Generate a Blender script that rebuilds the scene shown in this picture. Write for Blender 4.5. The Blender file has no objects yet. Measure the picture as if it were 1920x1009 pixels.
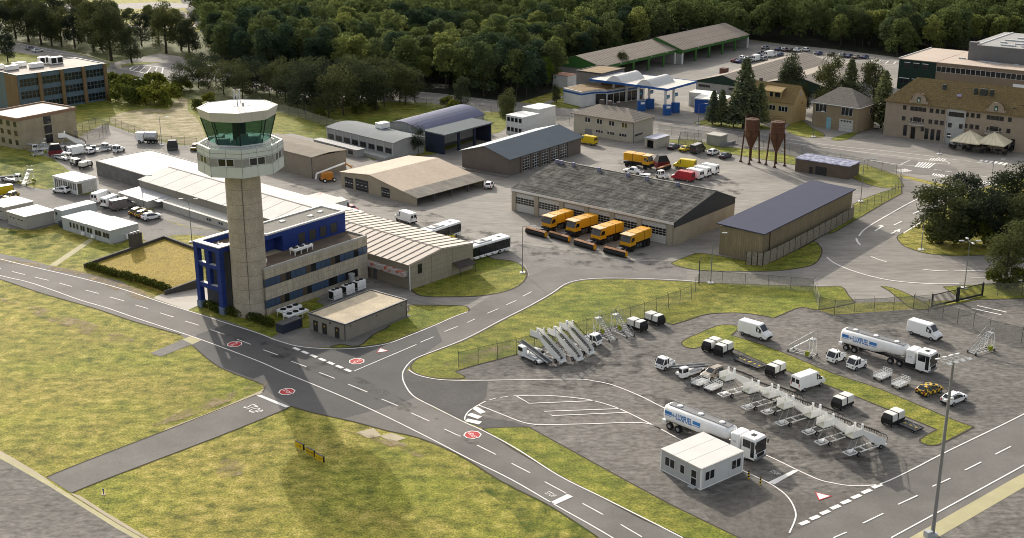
import bpy, bmesh, math, random
import numpy as np
from mathutils import Vector, Matrix
random.seed(7)
SC = bpy.context.scene
COL = SC.collection
PI = math.pi
# ---------- camera model (measured from the photograph) used to survey positions on the ground
FPX, TH, CH = 2334.65, math.radians(18.516), 74.18
CT, ST = math.cos(TH), math.sin(TH)
def G(px, py, z=0.0):
    x = (px-960)/FPX; u = -(py-504.5)/FPX
    dy = CT+u*ST; dz = -ST+u*CT
    t = (z-CH)/dz
    return (x*t, dy*t)
def ZT(g, py):
    u = -(py-504.5)/FPX
    return CH + g[1]/(CT+u*ST)*(-ST+u*CT)
# ---------- materials
MATS = {}
def lin(h):
    r = [int(h[i:i+2], 16)/255 for i in (0, 2, 4)]
    return tuple(c/12.92 if c < .04045 else ((c+.055)/1.055)**2.4 for c in r)
def mat(name, col, rough=.8, var=.12, scale=.6, metal=0., stripes=None, var2=0., scale2=6., spec=.2, bump=0., stretch=None, rnd=0., world=False, ramp=None, var3=0., scale3=.05, tint=None, detail=4):
    """procedural surface: base colour with two noise layers, optional seams; col = hex or linear rgb"""
    if name in MATS: return MATS[name]
    if isinstance(col, str): col = lin(col)
    m = bpy.data.materials.new(name); m.use_nodes = True
    nt = m.node_tree; N = nt.nodes; L = nt.links
    b = N['Principled BSDF']; b.inputs['Roughness'].default_value = rough; b.inputs['Metallic'].default_value = metal
    b.inputs['Specular IOR Level'].default_value = spec
    if world:
        tc = N.new('ShaderNodeNewGeometry').outputs['Position']
    else:
        tc = N.new('ShaderNodeTexCoord').outputs['Object']
    src = tc
    if stretch:
        mp = N.new('ShaderNodeMapping'); mp.inputs['Scale'].default_value = stretch; L.new(tc, mp.inputs[0]); src = mp.outputs[0]
    def noise(s, d=4, r=.6):
        n = N.new('ShaderNodeTexNoise'); n.inputs['Scale'].default_value = s; n.inputs['Detail'].default_value = d; n.inputs['Roughness'].default_value = r
        L.new(src, n.inputs['Vector']); return n.outputs['Fac']
    n1 = noise(scale, detail, .6 if detail < 6 else .72)
    rp = N.new('ShaderNodeValToRGB'); L.new(n1, rp.inputs[0])
    e = rp.color_ramp.elements
    if ramp:
        e[0].position = ramp[0][0]; e[0].color = (*(lin(ramp[0][1]) if isinstance(ramp[0][1], str) else ramp[0][1]), 1)
        e[1].position = ramp[-1][0]; e[1].color = (*(lin(ramp[-1][1]) if isinstance(ramp[-1][1], str) else ramp[-1][1]), 1)
        for p, c in ramp[1:-1]:
            q = e.new(p); q.color = (*(lin(c) if isinstance(c, str) else c), 1)
    else:
        e[0].position = .3; e[1].position = .7
        e[0].color = (*[c*(1-var) for c in col], 1); e[1].color = (*[min(1, c*(1+var)) for c in col], 1)
    out = rp.outputs[0]
    def mul(a, fac, lo, hi):
        mr = N.new('ShaderNodeMapRange'); mr.inputs[1].default_value = .3; mr.inputs[2].default_value = .7; mr.inputs[3].default_value = lo; mr.inputs[4].default_value = hi
        L.new(fac, mr.inputs[0])
        mx = N.new('ShaderNodeMix'); mx.data_type = 'RGBA'; mx.blend_type = 'MULTIPLY'; mx.inputs[0].default_value = 1
        L.new(a, mx.inputs[6]); L.new(mr.outputs[0], mx.inputs[7]); return mx.outputs[2]
    if var2: out = mul(out, noise(scale2, 3), 1-var2, 1+var2)
    if var3: out = mul(out, noise(scale3, 6, .7), 1-var3, 1+var3)
    if tint:
        nz = noise(tint[0], 5, .65); mr = N.new('ShaderNodeMapRange'); mr.inputs[1].default_value = .42; mr.inputs[2].default_value = .62; L.new(nz, mr.inputs[0])
        mx = N.new('ShaderNodeMix'); mx.data_type = 'RGBA'; mx.blend_type = 'MULTIPLY'; L.new(mr.outputs[0], mx.inputs[0]); L.new(out, mx.inputs[6]); mx.inputs[7].default_value = (*tint[1], 1); out = mx.outputs[2]
    if rnd:
        oi = N.new('ShaderNodeObjectInfo'); mr = N.new('ShaderNodeMapRange'); mr.inputs[3].default_value = 1-rnd; mr.inputs[4].default_value = 1+rnd
        L.new(oi.outputs['Random'], mr.inputs[0])
        mx = N.new('ShaderNodeMix'); mx.data_type = 'RGBA'; mx.blend_type = 'MULTIPLY'; mx.inputs[0].default_value = 1
        L.new(out, mx.inputs[6]); L.new(mr.outputs[0], mx.inputs[7]); out = mx.outputs[2]
    for st in (stripes or []):
        ax, sp, w, dc = st
        sx = N.new('ShaderNodeSeparateXYZ'); L.new(tc, sx.inputs[0])
        a = N.new('ShaderNodeMath'); a.operation = 'DIVIDE'; a.inputs[1].default_value = sp; L.new(sx.outputs['XYZ'.index(ax)], a.inputs[0])
        f = N.new('ShaderNodeMath'); f.operation = 'FRACT'; L.new(a.outputs[0], f.inputs[0])
        l = N.new('ShaderNodeMath'); l.operation = 'LESS_THAN'; l.inputs[1].default_value = w/sp; L.new(f.outputs[0], l.inputs[0])
        mx = N.new('ShaderNodeMix'); mx.data_type = 'RGBA'; L.new(l.outputs[0], mx.inputs[0]); L.new(out, mx.inputs[6]); mx.inputs[7].default_value = (*(lin(dc) if isinstance(dc, str) else dc), 1)
        out = mx.outputs[2]
    L.new(out, b.inputs['Base Color'])
    if bump:
        bp = N.new('ShaderNodeBump'); bp.inputs['Strength'].default_value = bump; bp.inputs['Distance'].default_value = .1
        L.new(noise(scale2*2, 3), bp.inputs['Height']); L.new(bp.outputs[0], b.inputs['Normal'])
    MATS[name] = m; return m
def leafmat(name, col, trans=.25, rnd=.25, hue=0.):
    m = bpy.data.materials.new(name); m.use_nodes = True; nt = m.node_tree; N = nt.nodes; L = nt.links
    N.remove(N['Principled BSDF']); o = N['Material Output']
    n = N.new('ShaderNodeTexNoise'); n.inputs['Scale'].default_value = .55; n.inputs['Detail'].default_value = 3
    tc = N.new('ShaderNodeTexCoord'); L.new(tc.outputs['Object'], n.inputs['Vector'])
    oi = N.new('ShaderNodeObjectInfo')
    ad = N.new('ShaderNodeMath'); ad.operation = 'MULTIPLY_ADD'; ad.inputs[1].default_value = rnd*1.6; ad.inputs[2].default_value = -rnd*.8; L.new(oi.outputs['Random'], ad.inputs[0])
    a2 = N.new('ShaderNodeMath'); L.new(ad.outputs[0], a2.inputs[0]); L.new(n.outputs['Fac'], a2.inputs[1])
    rp = N.new('ShaderNodeValToRGB'); L.new(a2.outputs[0], rp.inputs[0]); e = rp.color_ramp.elements
    c = lin(col) if isinstance(col, str) else col
    e[0].position = .2; e[0].color = (c[0]*.55, c[1]*.6, c[2]*.75, 1); e[1].position = .8; e[1].color = (min(1, c[0]*1.6), c[1]*1.42, c[2]*1.0, 1)
    d = N.new('ShaderNodeBsdfDiffuse'); t = N.new('ShaderNodeBsdfTranslucent'); mx = N.new('ShaderNodeMixShader'); mx.inputs[0].default_value = trans
    L.new(rp.outputs[0], d.inputs[0]); L.new(rp.outputs[0], t.inputs[0]); L.new(d.outputs[0], mx.inputs[1]); L.new(t.outputs[0], mx.inputs[2]); L.new(mx.outputs[0], o.inputs[0])
    MATS[name] = m; return m
def meshmat(name, col, alpha):
    """woven wire: finer than a pixel, so it is a sheet that lets most light through"""
    m = bpy.data.materials.new(name); m.use_nodes = True; nt = m.node_tree; N = nt.nodes; L = nt.links
    b = N['Principled BSDF']; b.inputs['Base Color'].default_value = (*lin(col), 1); b.inputs['Roughness'].default_value = .6
    n = N.new('ShaderNodeTexNoise'); n.inputs['Scale'].default_value = 2.5
    tc = N.new('ShaderNodeTexCoord'); L.new(tc.outputs['Object'], n.inputs['Vector'])
    mr = N.new('ShaderNodeMapRange'); mr.inputs[3].default_value = alpha*.6; mr.inputs[4].default_value = alpha*1.4; L.new(n.outputs['Fac'], mr.inputs[0])
    L.new(mr.outputs[0], b.inputs['Alpha']); MATS[name] = m; return m
def softmat(name, c1, c2, scale=.35, lo=.42, hi=.6, peak=.85):
    """thin ground cover that breaks up into what lies below"""
    m = bpy.data.materials.new(name); m.use_nodes = True; nt = m.node_tree; N = nt.nodes; L = nt.links; b = N['Principled BSDF']; b.inputs['Roughness'].default_value = .95; b.inputs['Specular IOR Level'].default_value = .1
    g = N.new('ShaderNodeNewGeometry')
    def nz(s):
        n = N.new('ShaderNodeTexNoise'); n.inputs['Scale'].default_value = s; n.inputs['Detail'].default_value = 7; n.inputs['Roughness'].default_value = .68; L.new(g.outputs['Position'], n.inputs['Vector']); return n.outputs['Fac']
    rp = N.new('ShaderNodeValToRGB'); L.new(nz(1.1), rp.inputs[0]); e = rp.color_ramp.elements; e[0].position = .35; e[1].position = .65; e[0].color = (*c1, 1); e[1].color = (*c2, 1); L.new(rp.outputs[0], b.inputs['Base Color'])
    mr = N.new('ShaderNodeMapRange'); mr.inputs[1].default_value = lo; mr.inputs[2].default_value = hi; mr.inputs[4].default_value = peak; L.new(nz(scale), mr.inputs[0]); L.new(mr.outputs[0], b.inputs['Alpha']); MATS[name] = m; return m
# ---------- mesh builder
class MB:
    def __init__(s): s.v = []; s.f = []; s.m = []
    def add(s, vs, fs, m=0):
        o = len(s.v); s.v += [tuple(v) for v in vs]; s.f += [tuple(i+o for i in f) for f in fs]; s.m += [m]*len(fs); return s
    def box(s, x0, x1, y0, y1, z0, z1, m=0):
        return s.add([(x0,y0,z0),(x1,y0,z0),(x1,y1,z0),(x0,y1,z0),(x0,y0,z1),(x1,y0,z1),(x1,y1,z1),(x0,y1,z1)],
                     [(3,2,1,0),(4,5,6,7),(0,1,5,4),(1,2,6,5),(2,3,7,6),(3,0,4,7)], m)
    def cbox(s, x0, x1, y0, y1, z0, z1, c=.08, m=0):
        """box with softened upright and top edges"""
        def ring(d, z):
            a, b, e, f = x0+d, x1-d, y0+d, y1-d
            return [(a+c,e,z),(b-c,e,z),(b,e+c,z),(b,f-c,z),(b-c,f,z),(a+c,f,z),(a,f-c,z),(a,e+c,z)]
        v = ring(0, z0)+ring(0, z1-c)+ring(c*.35, z1-c*.3)+ring(c, z1)
        f = [tuple(range(7,-1,-1)), tuple(range(24,32))]
        for k in range(3):
            for i in range(8): j = (i+1) % 8; f.append((k*8+i, k*8+j, k*8+8+j, k*8+8+i))
        return s.add(v, f, m)
    def poly(s, pts, z0, z1, m=0):
        n = len(pts)
        v = [(x,y,z0) for x,y in pts]+[(x,y,z1) for x,y in pts]
        return s.add(v, [tuple(range(n-1,-1,-1)), tuple(range(n,2*n))]+[(i,(i+1)%n,n+(i+1)%n,n+i) for i in range(n)], m)
    def ext(s, prof, ax, a, b, m=0):
        """profile (u,z) extruded along x ('x': u=y) or y ('y': u=x)"""
        n = len(prof)
        P = (lambda u,z,t: (t,u,z)) if ax == 'x' else (lambda u,z,t: (u,t,z))
        v = [P(u,z,a) for u,z in prof]+[P(u,z,b) for u,z in prof]
        return s.add(v, [tuple(range(n-1,-1,-1)), tuple(range(n,2*n))]+[(i,(i+1)%n,n+(i+1)%n,n+i) for i in range(n)], m)
    def tube(s, p, q, r, n=6, r2=None, m=0):
        p = Vector(p); q = Vector(q); d = q-p
        if d.length < 1e-6: return s
        r2 = r if r2 is None else r2
        a = d.orthogonal().normalized(); b = d.cross(a).normalized()
        v = []
        for c, rr in ((p, r), (q, r2)):
            for i in range(n):
                t = 2*PI*(i+.5)/n; v.append(c+a*rr*math.cos(t)+b*rr*math.sin(t))
        return s.add(v, [tuple(range(n-1,-1,-1)), tuple(range(n,2*n))]+[(i,(i+1)%n,n+(i+1)%n,n+i) for i in range(n)], m)
    def path(s, pts, r, n=5, m=0):
        for a, b in zip(pts, pts[1:]): s.tube(a, b, r, n, m=m)
        return s
    def lathe(s, prof, n=16, cx=0, cy=0, a0=0, m=0, cap=True):
        k = len(prof); v = []
        for r, z in prof:
            for i in range(n): t = a0+2*PI*i/n; v.append((cx+r*math.cos(t), cy+r*math.sin(t), z))
        f = [(j*n+i, j*n+(i+1)%n, (j+1)*n+(i+1)%n, (j+1)*n+i) for j in range(k-1) for i in range(n)]
        if cap: f += [tuple(range(n-1,-1,-1)), tuple(range((k-1)*n, k*n))]
        return s.add(v, f, m)
    def wheel(s, x, y, z, r, w, m=0, m2=1):
        s.tube((x,y-w/2,z), (x,y+w/2,z), r, 14, m=m); s.tube((x,y-w/2-.012,z), (x,y+w/2+.012,z), r*.55, 10, m=m2); return s
    def loft(s, secs, m=0, close=True):
        n = len(secs[0]); v = [p for q in secs for p in q]
        f = [(k*n+i, k*n+(i+1)%n, (k+1)*n+(i+1)%n, (k+1)*n+i) for k in range(len(secs)-1) for i in range(n)]
        if close: f += [tuple(range(n-1,-1,-1)), tuple(range((len(secs)-1)*n, len(secs)*n))]
        return s.add(v, f, m)
    def mesh(s, name, mats, smooth=False):
        me = bpy.data.meshes.new(name); me.from_pydata(s.v, [], s.f)
        for m in (mats if isinstance(mats, (list, tuple)) else [mats]): me.materials.append(m)
        me.polygons.foreach_set('material_index', s.m)
        if smooth: me.polygons.foreach_set('use_smooth', [True]*len(s.f))
        bm = bmesh.new(); bm.from_mesh(me); bmesh.ops.recalc_face_normals(bm, faces=bm.faces); bm.to_mesh(me); bm.free()
        me.update(); return me
    def build(s, name, mats, parent=None, smooth=False):
        return link(name, s.mesh(name, mats, smooth), parent)
def link(name, data, parent=None):
    o = bpy.data.objects.new(name, data); COL.objects.link(o)
    if parent: o.parent = parent
    return o
def tag(o, label=None, cat=None, group=None, kind=None):
    if label: o['label'] = label
    if cat: o['category'] = cat
    if group: o['group'] = group
    if kind: o['kind'] = kind
    return o
def thing(name, label, cat, loc=(0,0,0), ang=0., group=None):
    o = link(name, None); o.location = (loc[0], loc[1], loc[2] if len(loc) > 2 else 0); o.rotation_euler.z = ang
    return tag(o, label, cat, group)
def dup(root, loc, ang, label, group=None, swap=None):
    """copy a thing with its parts and their sub-parts; swap = {material: material}"""
    def cp(o, par):
        c = o.copy(); COL.objects.link(c); c.parent = par
        if swap and c.type == 'MESH':
            for i, sl in enumerate(c.material_slots):
                if sl.material in swap:
                    sl.link = 'OBJECT'; sl.material = swap[o.data.materials[i]]
        for ch in o.children: cp(ch, c)
        return c
    r = cp(root, None); r.location = (loc[0], loc[1], loc[2] if len(loc) > 2 else 0); r.rotation_euler.z = ang; r['label'] = label
    if group: r['group'] = group
    return r
USED = set()
def put(proto, loc, ang, label, group=None, swap=None):
    """first use moves the thing itself, later uses copy it"""
    if proto.name not in USED and not swap:
        USED.add(proto.name); proto.location = (loc[0], loc[1], loc[2] if len(loc) > 2 else 0); proto.rotation_euler.z = ang; proto['label'] = label
        if group: proto['group'] = group
        return proto
    return dup(proto, loc, ang, label, group, swap)
def text_mesh(body, size, depth, m, width=None, bold=0.):
    cu = bpy.data.curves.new('txt', 'FONT'); cu.body = body; cu.size = size; cu.extrude = depth; cu.align_x = 'CENTER'; cu.align_y = 'CENTER'
    if width: cu.space_character = width
    cu.resolution_u = 2; cu.offset = bold
    o = bpy.data.objects.new('txt', cu); COL.objects.link(o)
    dg = bpy.context.evaluated_depsgraph_get(); me = bpy.data.meshes.new_from_object(o.evaluated_get(dg))
    bpy.data.objects.remove(o); bpy.data.curves.remove(cu)
    me.materials.clear(); me.materials.append(m); return me
# ---------- shared materials
WHITE = mat('white_paint', (.83,.825,.80), .45, .05, .8)
WHITE2 = mat('white_plaster', (.6,.6,.58), .8, .1, .5, var2=.05)
OFFW = mat('offwhite_panel', (.62,.63,.58), .55, .05, .3)
GLASS = mat('dark_glass', (.012,.014,.016), .12, .2, .5, spec=.6)
CARGL = mat('vehicle_glass', (.012,.014,.018), .1, .1, .5, spec=.6)
BLACK = mat('black_plastic', (.018,.018,.018), .6, .15, 2)
RUBBER = mat('tyre_rubber', (.016,.016,.016), .85, .1, 3)
RIM = mat('wheel_rim', (.3,.3,.3), .4, .1, 3, metal=.4)
GALV = mat('galvanised_steel', (.36,.37,.37), .45, .12, 2, metal=.4)
LGREY = mat('light_grey_paint', (.42,.43,.43), .6, .08, .8)
DGREY = mat('dark_grey_paint', (.07,.07,.075), .6, .12, .8)
MGREY = mat('mid_grey_paint', (.19,.19,.19), .65, .1, .8)
FRAMEW = mat('window_frame_white', (.62,.62,.6), .5, .04, 2)
BLUE = mat('blue_panel', (.02,.042,.19), .6, .12, .4, stripes=[('Z',1.95,.05,(.01,.014,.09))])
BLUEP = mat('blue_paint', (.018,.035,.16), .5, .12, .4)
WOOD = mat('bark', (.06,.047,.035), .95, .25, 2)
RED = mat('red_paint', (.42,.02,.02), .5, .08, 1)
LAMPG = mat('lamp_glass', (.6,.6,.58), .2, .02, 2)
REDL = mat('red_light', (.35,.02,.015), .3, .02, 2)
YEL = mat('yellow_paint', (.62,.42,.02), .45, .06, 1)
# ---------- windows and doors, shared meshes
_W = {}
def win(p, ax, c, u, z, w, h, nx=1, nz=1, fm=None, gm=None, name='window'):
    """framed window on the wall plane x=c ('x', looking to -x) or y=c ('y', looking to -y); u = centre, z = sill"""
    fm = fm or FRAMEW; gm = gm or GLASS
    k = (round(w,2), round(h,2), nx, nz, fm.name, gm.name, name)
    if k not in _W:
        b = MB(); t = .09 if min(w/nx, h/nz) > .5 else .06
        b.box(-w/2, w/2, -.02, .03, 0, h, 1)
        for i in range(nx+1):
            x = -w/2+w*i/nx; b.box(max(-w/2-.01, x-t/2), min(w/2+.01, x+t/2), -.06, .0, -.005, h+.005)
        for j in range(nz+1):
            q = h*j/nz; b.box(-w/2-.012, w/2+.012, -.063, .002, max(-.01, q-t/2), min(h+.01, q+t/2))
        _W[k] = b.mesh(name, [fm, gm])
    o = link(name, _W[k], p)
    if ax == 'x': o.location = (c, u, z); o.rotation_euler.z = -PI/2
    else: o.location = (u, c, z)
    return o
def door(p, ax, c, u, z, w, h, m, name='door', ribs=0, fm=None):
    k = ('d', round(w,2), round(h,2), m.name, ribs, name)
    if k not in _W:
        b = MB(); b.box(-w/2, w/2, -.05, .03, 0, h, 0)
        for i in range(ribs): q = h*(i+1)/(ribs+1); b.box(-w/2+.02, w/2-.02, -.07, -.0, q-.03, q+.03, 1)
        _W[k] = b.mesh(name, [m, fm or MGREY])
    o = link(name, _W[k], p)
    if ax == 'x': o.location = (c, u, z); o.rotation_euler.z = -PI/2
    else: o.location = (u, c, z)
    return o
def at(name, label, cat, A, ang, group=None, z=0):
    """a building stands on its front corner, photo point A on the ground; local x runs right, y runs back"""
    g = G(*A) if z is None or len(A) == 2 else A
    return thing(name, label, cat, (g[0], g[1], 0), math.radians(ang), group)
def roof_slab(p, quads, th, m, name='roof', ribs=None):
    """quads: 4-point roof faces; each gets thickness th downward"""
    b = MB()
    for q in quads:
        lo = [(x,y,z-th) for x,y,z in q]
        b.add(list(q)+lo, [(0,1,2,3),(7,6,5,4),(0,4,5,1),(1,5,6,2),(2,6,7,3),(3,7,4,0)])
    return b.build(name, m, p)
def flat_roof(p, x0, x1, y0, y1, z, mtop, medge, up=.3, t=.25, name='roof'):
    """flat roof sheet with a raised rim"""
    b = MB(); b.box(x0+t, x1-t, y0+t, y1-t, z-.1, z, 0)
    b.box(x0, x1, y0, y0+t, z-.1, z+up, 1); b.box(x0, x1, y1-t, y1, z-.1, z+up, 1)
    b.box(x0, x0+t, y0+t, y1-t, z-.1, z+up, 1); b.box(x1-t, x1, y0+t, y1-t, z-.1, z+up, 1)
    return b.build(name, [mtop, medge], p)
# ================= SETTING: ground, roads, markings =================
GRASS = mat('infield_grass', (.2,.18,.05), .95, .3, .5, world=True, var2=.6, scale2=4.6, bump=.7, var3=.22, scale3=.09, detail=9,
    ramp=[(.34,(.085,.094,.014)),(.44,(.195,.182,.028)),(.54,(.32,.272,.052)),(.65,(.48,.385,.12))], stretch=(.85,1.1,1), tint=(.045,(.68,.8,.52)))
GRASS2 = mat('kept_grass', (.12,.15,.03), .95, .3, .45, world=True, var2=.55, scale2=4.6, bump=.7, var3=.2, scale3=.09, detail=9,
    ramp=[(.34,(.085,.10,.012)),(.5,(.19,.19,.026)),(.66,(.33,.285,.055))], stretch=(.8,1.15,1), tint=(.06,(.72,.85,.6)))
ASPH = mat('road_asphalt', (.155,.145,.13), .9, .12, .12, world=True, var2=.09, scale2=3, var3=.12, scale3=.06)
ASPHD = mat('new_asphalt', (.092,.089,.086), .9, .12, .15, world=True, var2=.08, scale2=3)
APRON = mat('apron_asphalt', (.148,.137,.121), .92, .24, .3, world=True, var2=.34, scale2=1.2, detail=7, stretch=(.7,1.3,1), var3=.2, scale3=.07)
APROND = mat('dark_apron_asphalt', (.085,.08,.075), .92, .15, .2, world=True, var2=.12, scale2=1.5)
YARD = mat('yard_concrete', (.25,.231,.202), .9, .12, .09, world=True, var2=.18, scale2=.6, stretch=(.5,1.6,1), var3=.2, scale3=.035)
MARK = mat('white_marking', (.78,.75,.7), .8, .05, .6, world=True, var2=.06, scale2=5)
SAND = mat('pale_sand', (.42,.36,.25), .95, .12, .3, world=True, var2=.1)
YSTRIP = mat('pale_yellow_strip', (.42,.38,.22), .9, .08, .4, world=True, var2=.08)
EDGE = mat('soil_edge', (.06,.05,.035), .95, .2, 2, world=True)
PAVE = mat('grey_paving', (.175,.164,.148), .9, .12, .4, world=True, var2=.12, scale2=2, var3=.18, scale3=.06)
def cr(pts, n=6, closed=True):
    """smooth outline through the points; a repeated point keeps a corner"""
    out = []; N = len(pts); rng = range(N) if closed else range(N-1)
    for i in rng:
        p1, p2 = pts[i], pts[(i+1) % N]
        if p1 == p2: continue
        p0 = pts[i-1] if (closed or i > 0) else p1; p3 = pts[(i+2) % N] if (closed or i+2 < N) else p2
        if p0 == p1: p0 = p1
        for k in range(n):
            t = k/n; t2, t3 = t*t, t*t*t
            out.append(tuple(.5*(2*b+(c-a)*t+(2*a-5*b+4*c-d)*t2+(3*b-a-3*c+d)*t3) for a, b, c, d in zip(p0, p1, p2, p3)))
    if not closed: out.append(pts[-1])
    return out
def PXL(s): 
    """'x,y x,y ...' in photo pixels -> surveyed ground points"""
    return [G(*map(float, q.split(','))) for q in s.split()]
def patch(name, s, m, z, smooth=5, edge=0, label=None):
    p = PXL(s); p = cr(p, smooth) if smooth else p
    me = MB(); n = len(p)
    me.add([(x,y,z) for x,y in p], [tuple(range(n))])
    if edge:
        for i in range(n):
            a, b = Vector(p[i]), Vector(p[(i+1) % n]); t = b-a
            if t.length < 1e-4: continue
            nn = Vector((-t.y, t.x)).normalized()*edge/2; zz = z+.004+.002*(i % 3)
            me.add([(*(a+nn),zz),(*(a-nn),zz),(*(b-nn),zz),(*(b+nn),zz)], [(0,1,2,3)], 1)
    o = me.build(name, [m, EDGE]); fixup(o); tag(o, label, kind='structure'); return o
def fixup(o):
    me = o.data
    bm = bmesh.new(); bm.from_mesh(me)
    for f in bm.faces:
        if f.normal.z < 0: f.normal_flip()
    bm.to_mesh(me); bm.free()
LINES = []
def ribbon(mb, pts, w, z=.06):
    n = len(pts); v = []
    for i in range(n):
        a, b = Vector(pts[max(0,i-1)]), Vector(pts[min(n-1,i+1)]); t = (b-a).normalized(); nn = Vector((-t.y, t.x))*w/2; p = Vector(pts[i])
        v += [(*(p+nn), z), (*(p-nn), z)]
    mb.add(v, [(2*i,2*i+1,2*i+3,2*i+2) for i in range(n-1)])
def line(mb, s, w=.19, smooth=5, closed=False, z=.06):
    p = PXL(s); p = cr(p, smooth, closed) if smooth else p
    if closed: p = p+[p[0]]
    ribbon(mb, p, w, z)
def quadm(mb, s, z=.06): p = PXL(s); mb.add([(x,y,z) for x,y in p], [tuple(range(len(p)))])
def big_plane(name, x0, x1, y0, y1, z, m):
    o = MB().add([(x0,y0,z),(x1,y0,z),(x1,y1,z),(x0,y1,z)], [(0,1,2,3)]).build(name, m); return tag(o, kind='structure')
big_plane('ground', -900, 900, 60, 1500, 0, GRASS)
# greener ground round the buildings on the left and under the far trees
GRASS3 = mat('shaded_rough_grass', (.08,.09,.025), .95, .3, .45, world=True, var2=.45, scale2=2.4, var3=.25, scale3=.06, detail=8, ramp=[(.33,(.04,.055,.012)),(.5,(.085,.098,.024)),(.67,(.16,.145,.05))])  # darker green; shade under the avenue and grove is put into the colour
patch('grass_ground_far', '-300,60 380,60 560,150 760,168 960,200 1040,262 900,300 640,300 380,290 250,255 140,215 -60,200 -300,215', GRASS2, .008, 4)
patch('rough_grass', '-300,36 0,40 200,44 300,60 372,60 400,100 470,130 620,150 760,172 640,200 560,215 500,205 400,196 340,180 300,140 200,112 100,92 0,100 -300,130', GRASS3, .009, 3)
patch('grass_ground_left', '-60,262 60,285 185,330 270,390 230,440 160,400 60,340 -60,335', GRASS2, .008, 4)
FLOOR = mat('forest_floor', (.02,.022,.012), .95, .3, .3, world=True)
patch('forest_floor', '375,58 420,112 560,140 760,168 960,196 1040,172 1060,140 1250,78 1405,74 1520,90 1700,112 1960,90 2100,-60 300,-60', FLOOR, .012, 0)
# mid yard and public road
patch('yard', '48,281 140,262 188,235 206,235 253,251 326,272 420,272 545,250 620,268 700,300 812,290 925,250 945,238 1000,244 1040,205 1240,245 1420,282 1600,310 1760,350 2000,380 2000,566 1841,562 1603,568 1440,560 1266,545 1100,560 1000,598 880,640 830,600 700,620 610,560 490,545 400,470 420,433 351,425 306,411 293,396 243,364 184,360 100,298', YARD, .010, 0)
patch('left_yard', '-60,348 0,336 40,346 82,355 110,352 150,366 209,357 246,364 270,388 300,398 310,412 351,426 411,433 440,450 369,441 321,442 273,452 264,436 210,458 118,424 105,421 50,431 -60,410', PAVE, .014, 4)
patch('public_road', '-200,30 0,95 30,80 120,95 208,118 300,100 420,120 600,165 700,165 773,170 860,180 960,191 1010,196 1080,170 1040,150 1100,90 1404,74 1440,80 1560,92 1700,110 2000,130 2000,400 1700,330 1420,285 1240,248 1090,218 960,215 894,208 806,193 720,190 600,190 400,150 330,150 208,150 205,118 120,112 27,98 -200,110', YARD, .016, 0)
patch('dark_road', '960,192 1060,206 1180,216 1340,238 1480,262 1640,292 1780,310 1780,330 1640,318 1440,285 1240,247 1090,220 960,214', PAVE, .020, 4)
# apron
patch('apron', '853,697 900,683 968,665 1208,595 1243,604 1261,609 1290,602 1323,590 1361,587 1399,588 1440,594 1452,596 1490,580 1508,577 1535,582 1564,590 1712,580 1746,577 1841,562 2000,545 2300,640 2300,1250 1500,1250 1380,1009 1260,948 1180,905 1089,855 991,801 904,803 870,790 816,764 775,742 758,719 757,700 770,694 790,706 822,712 876,712', APRON, .018, 0)
patch('dark_apron', '760,702 766,694 790,706 822,712 876,714 915,714 912,742 905,752 893,762 880,780 960,790 991,801 904,803 870,790 816,764 775,742 758,719', APROND, .024, 0)
patch('dark_apron', '1300,940 1420,905 1470,925 1520,930 1625,915 1570,955 1490,998 1460,1020 1360,1009', mat('apron_shade_asphalt', (.125,.114,.1), .92, .2, .3, world=True, var2=.25, scale2=1.3), .024, 0)  # mostly a shadow painted onto the apron, over a slightly darker road
patch('dark_road', '2000,735 1900,787 1775,848 1714,880 1659,906 1600,940 1560,960 1480,1001 1380,1060 1700,1060 1900,900 2000,850', ASPH, .021, 0)
# main road and its branch
patch('main_road', '-200,430 -60,465 0,476 50,486 95,499 140,508 190,519 226,527 286,560 330,575 376,589 430,603 474,620 519,637 555,647 593,652 638,654 682,651 727,643 772,626 816,609 840,598 880,580 920,555 985,520 1040,500 1280,520 1278,528 1211,525 1135,524 1090,527 1060,535 1035,552 990,578 941,603 876,637 816,660 778,675 765,687 757,703 760,720 777,744 816,767 870,793 906,806 965,838 1052,888 1132,929 1212,968 1300,1010 1400,1060 1250,1080 1120,1007 1063,969 1020,943 940,903 860,853 787,822 727,808 659,790 590,775 546,762 525,772 406,820 203,897 134,925 87,895 169,862 328,801 481,741 492,736 494,722 437,700 401,682 361,648 339,628 251,603 176,578 75,549 0,524 -60,510 -200,470', ASPH, .028, 0)
patch('new_road_surface', '369,628 426,608 474,622 519,638 555,649 593,653 638,655 682,652 727,645 772,628 816,610 830,640 790,668 765,690 758,708 764,730 780,746 709,768 640,786 590,775 546,762 505,737 494,722 437,700 401,682 361,648', ASPHD, .032, 0)
patch('stub_pad', '281,663 342,637 361,646 301,669', PAVE, .03, 0)
patch('yellow_pad', '342,637 359,630 378,638 361,646', YSTRIP, .034, 0)
patch('runway', '-100,795 0,861 94,911 219,989 269,1020 330,1060 -100,1080', APRON, .028, 0)
patch('runway_edge_strip', '-100,781 0,852 94,905 219,982 285,1020 272,1021 216,990 92,912 0,860 -100,790', YSTRIP, .034, 0)
patch('sandy_verge', '-100,774 0,845 60,880 90,900 94,905 0,852 -100,781', SAND, .036, 0)
patch('sandy_verge', '134,925 150,930 200,962 255,995 292,1017 285,1018 219,981 134,927', SAND, .036, 0)
patch('sandy_verge', '494,730 484,735 405,769 345,792 310,806 330,801 481,742', SAND, .036, 4)
patch('sandy_patch', '668,811 700,803 716,818 690,822', SAND, .036, 0)
patch('sandy_patch', '712,818 735,812 762,822 735,830', SAND, .036, 0)
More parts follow.
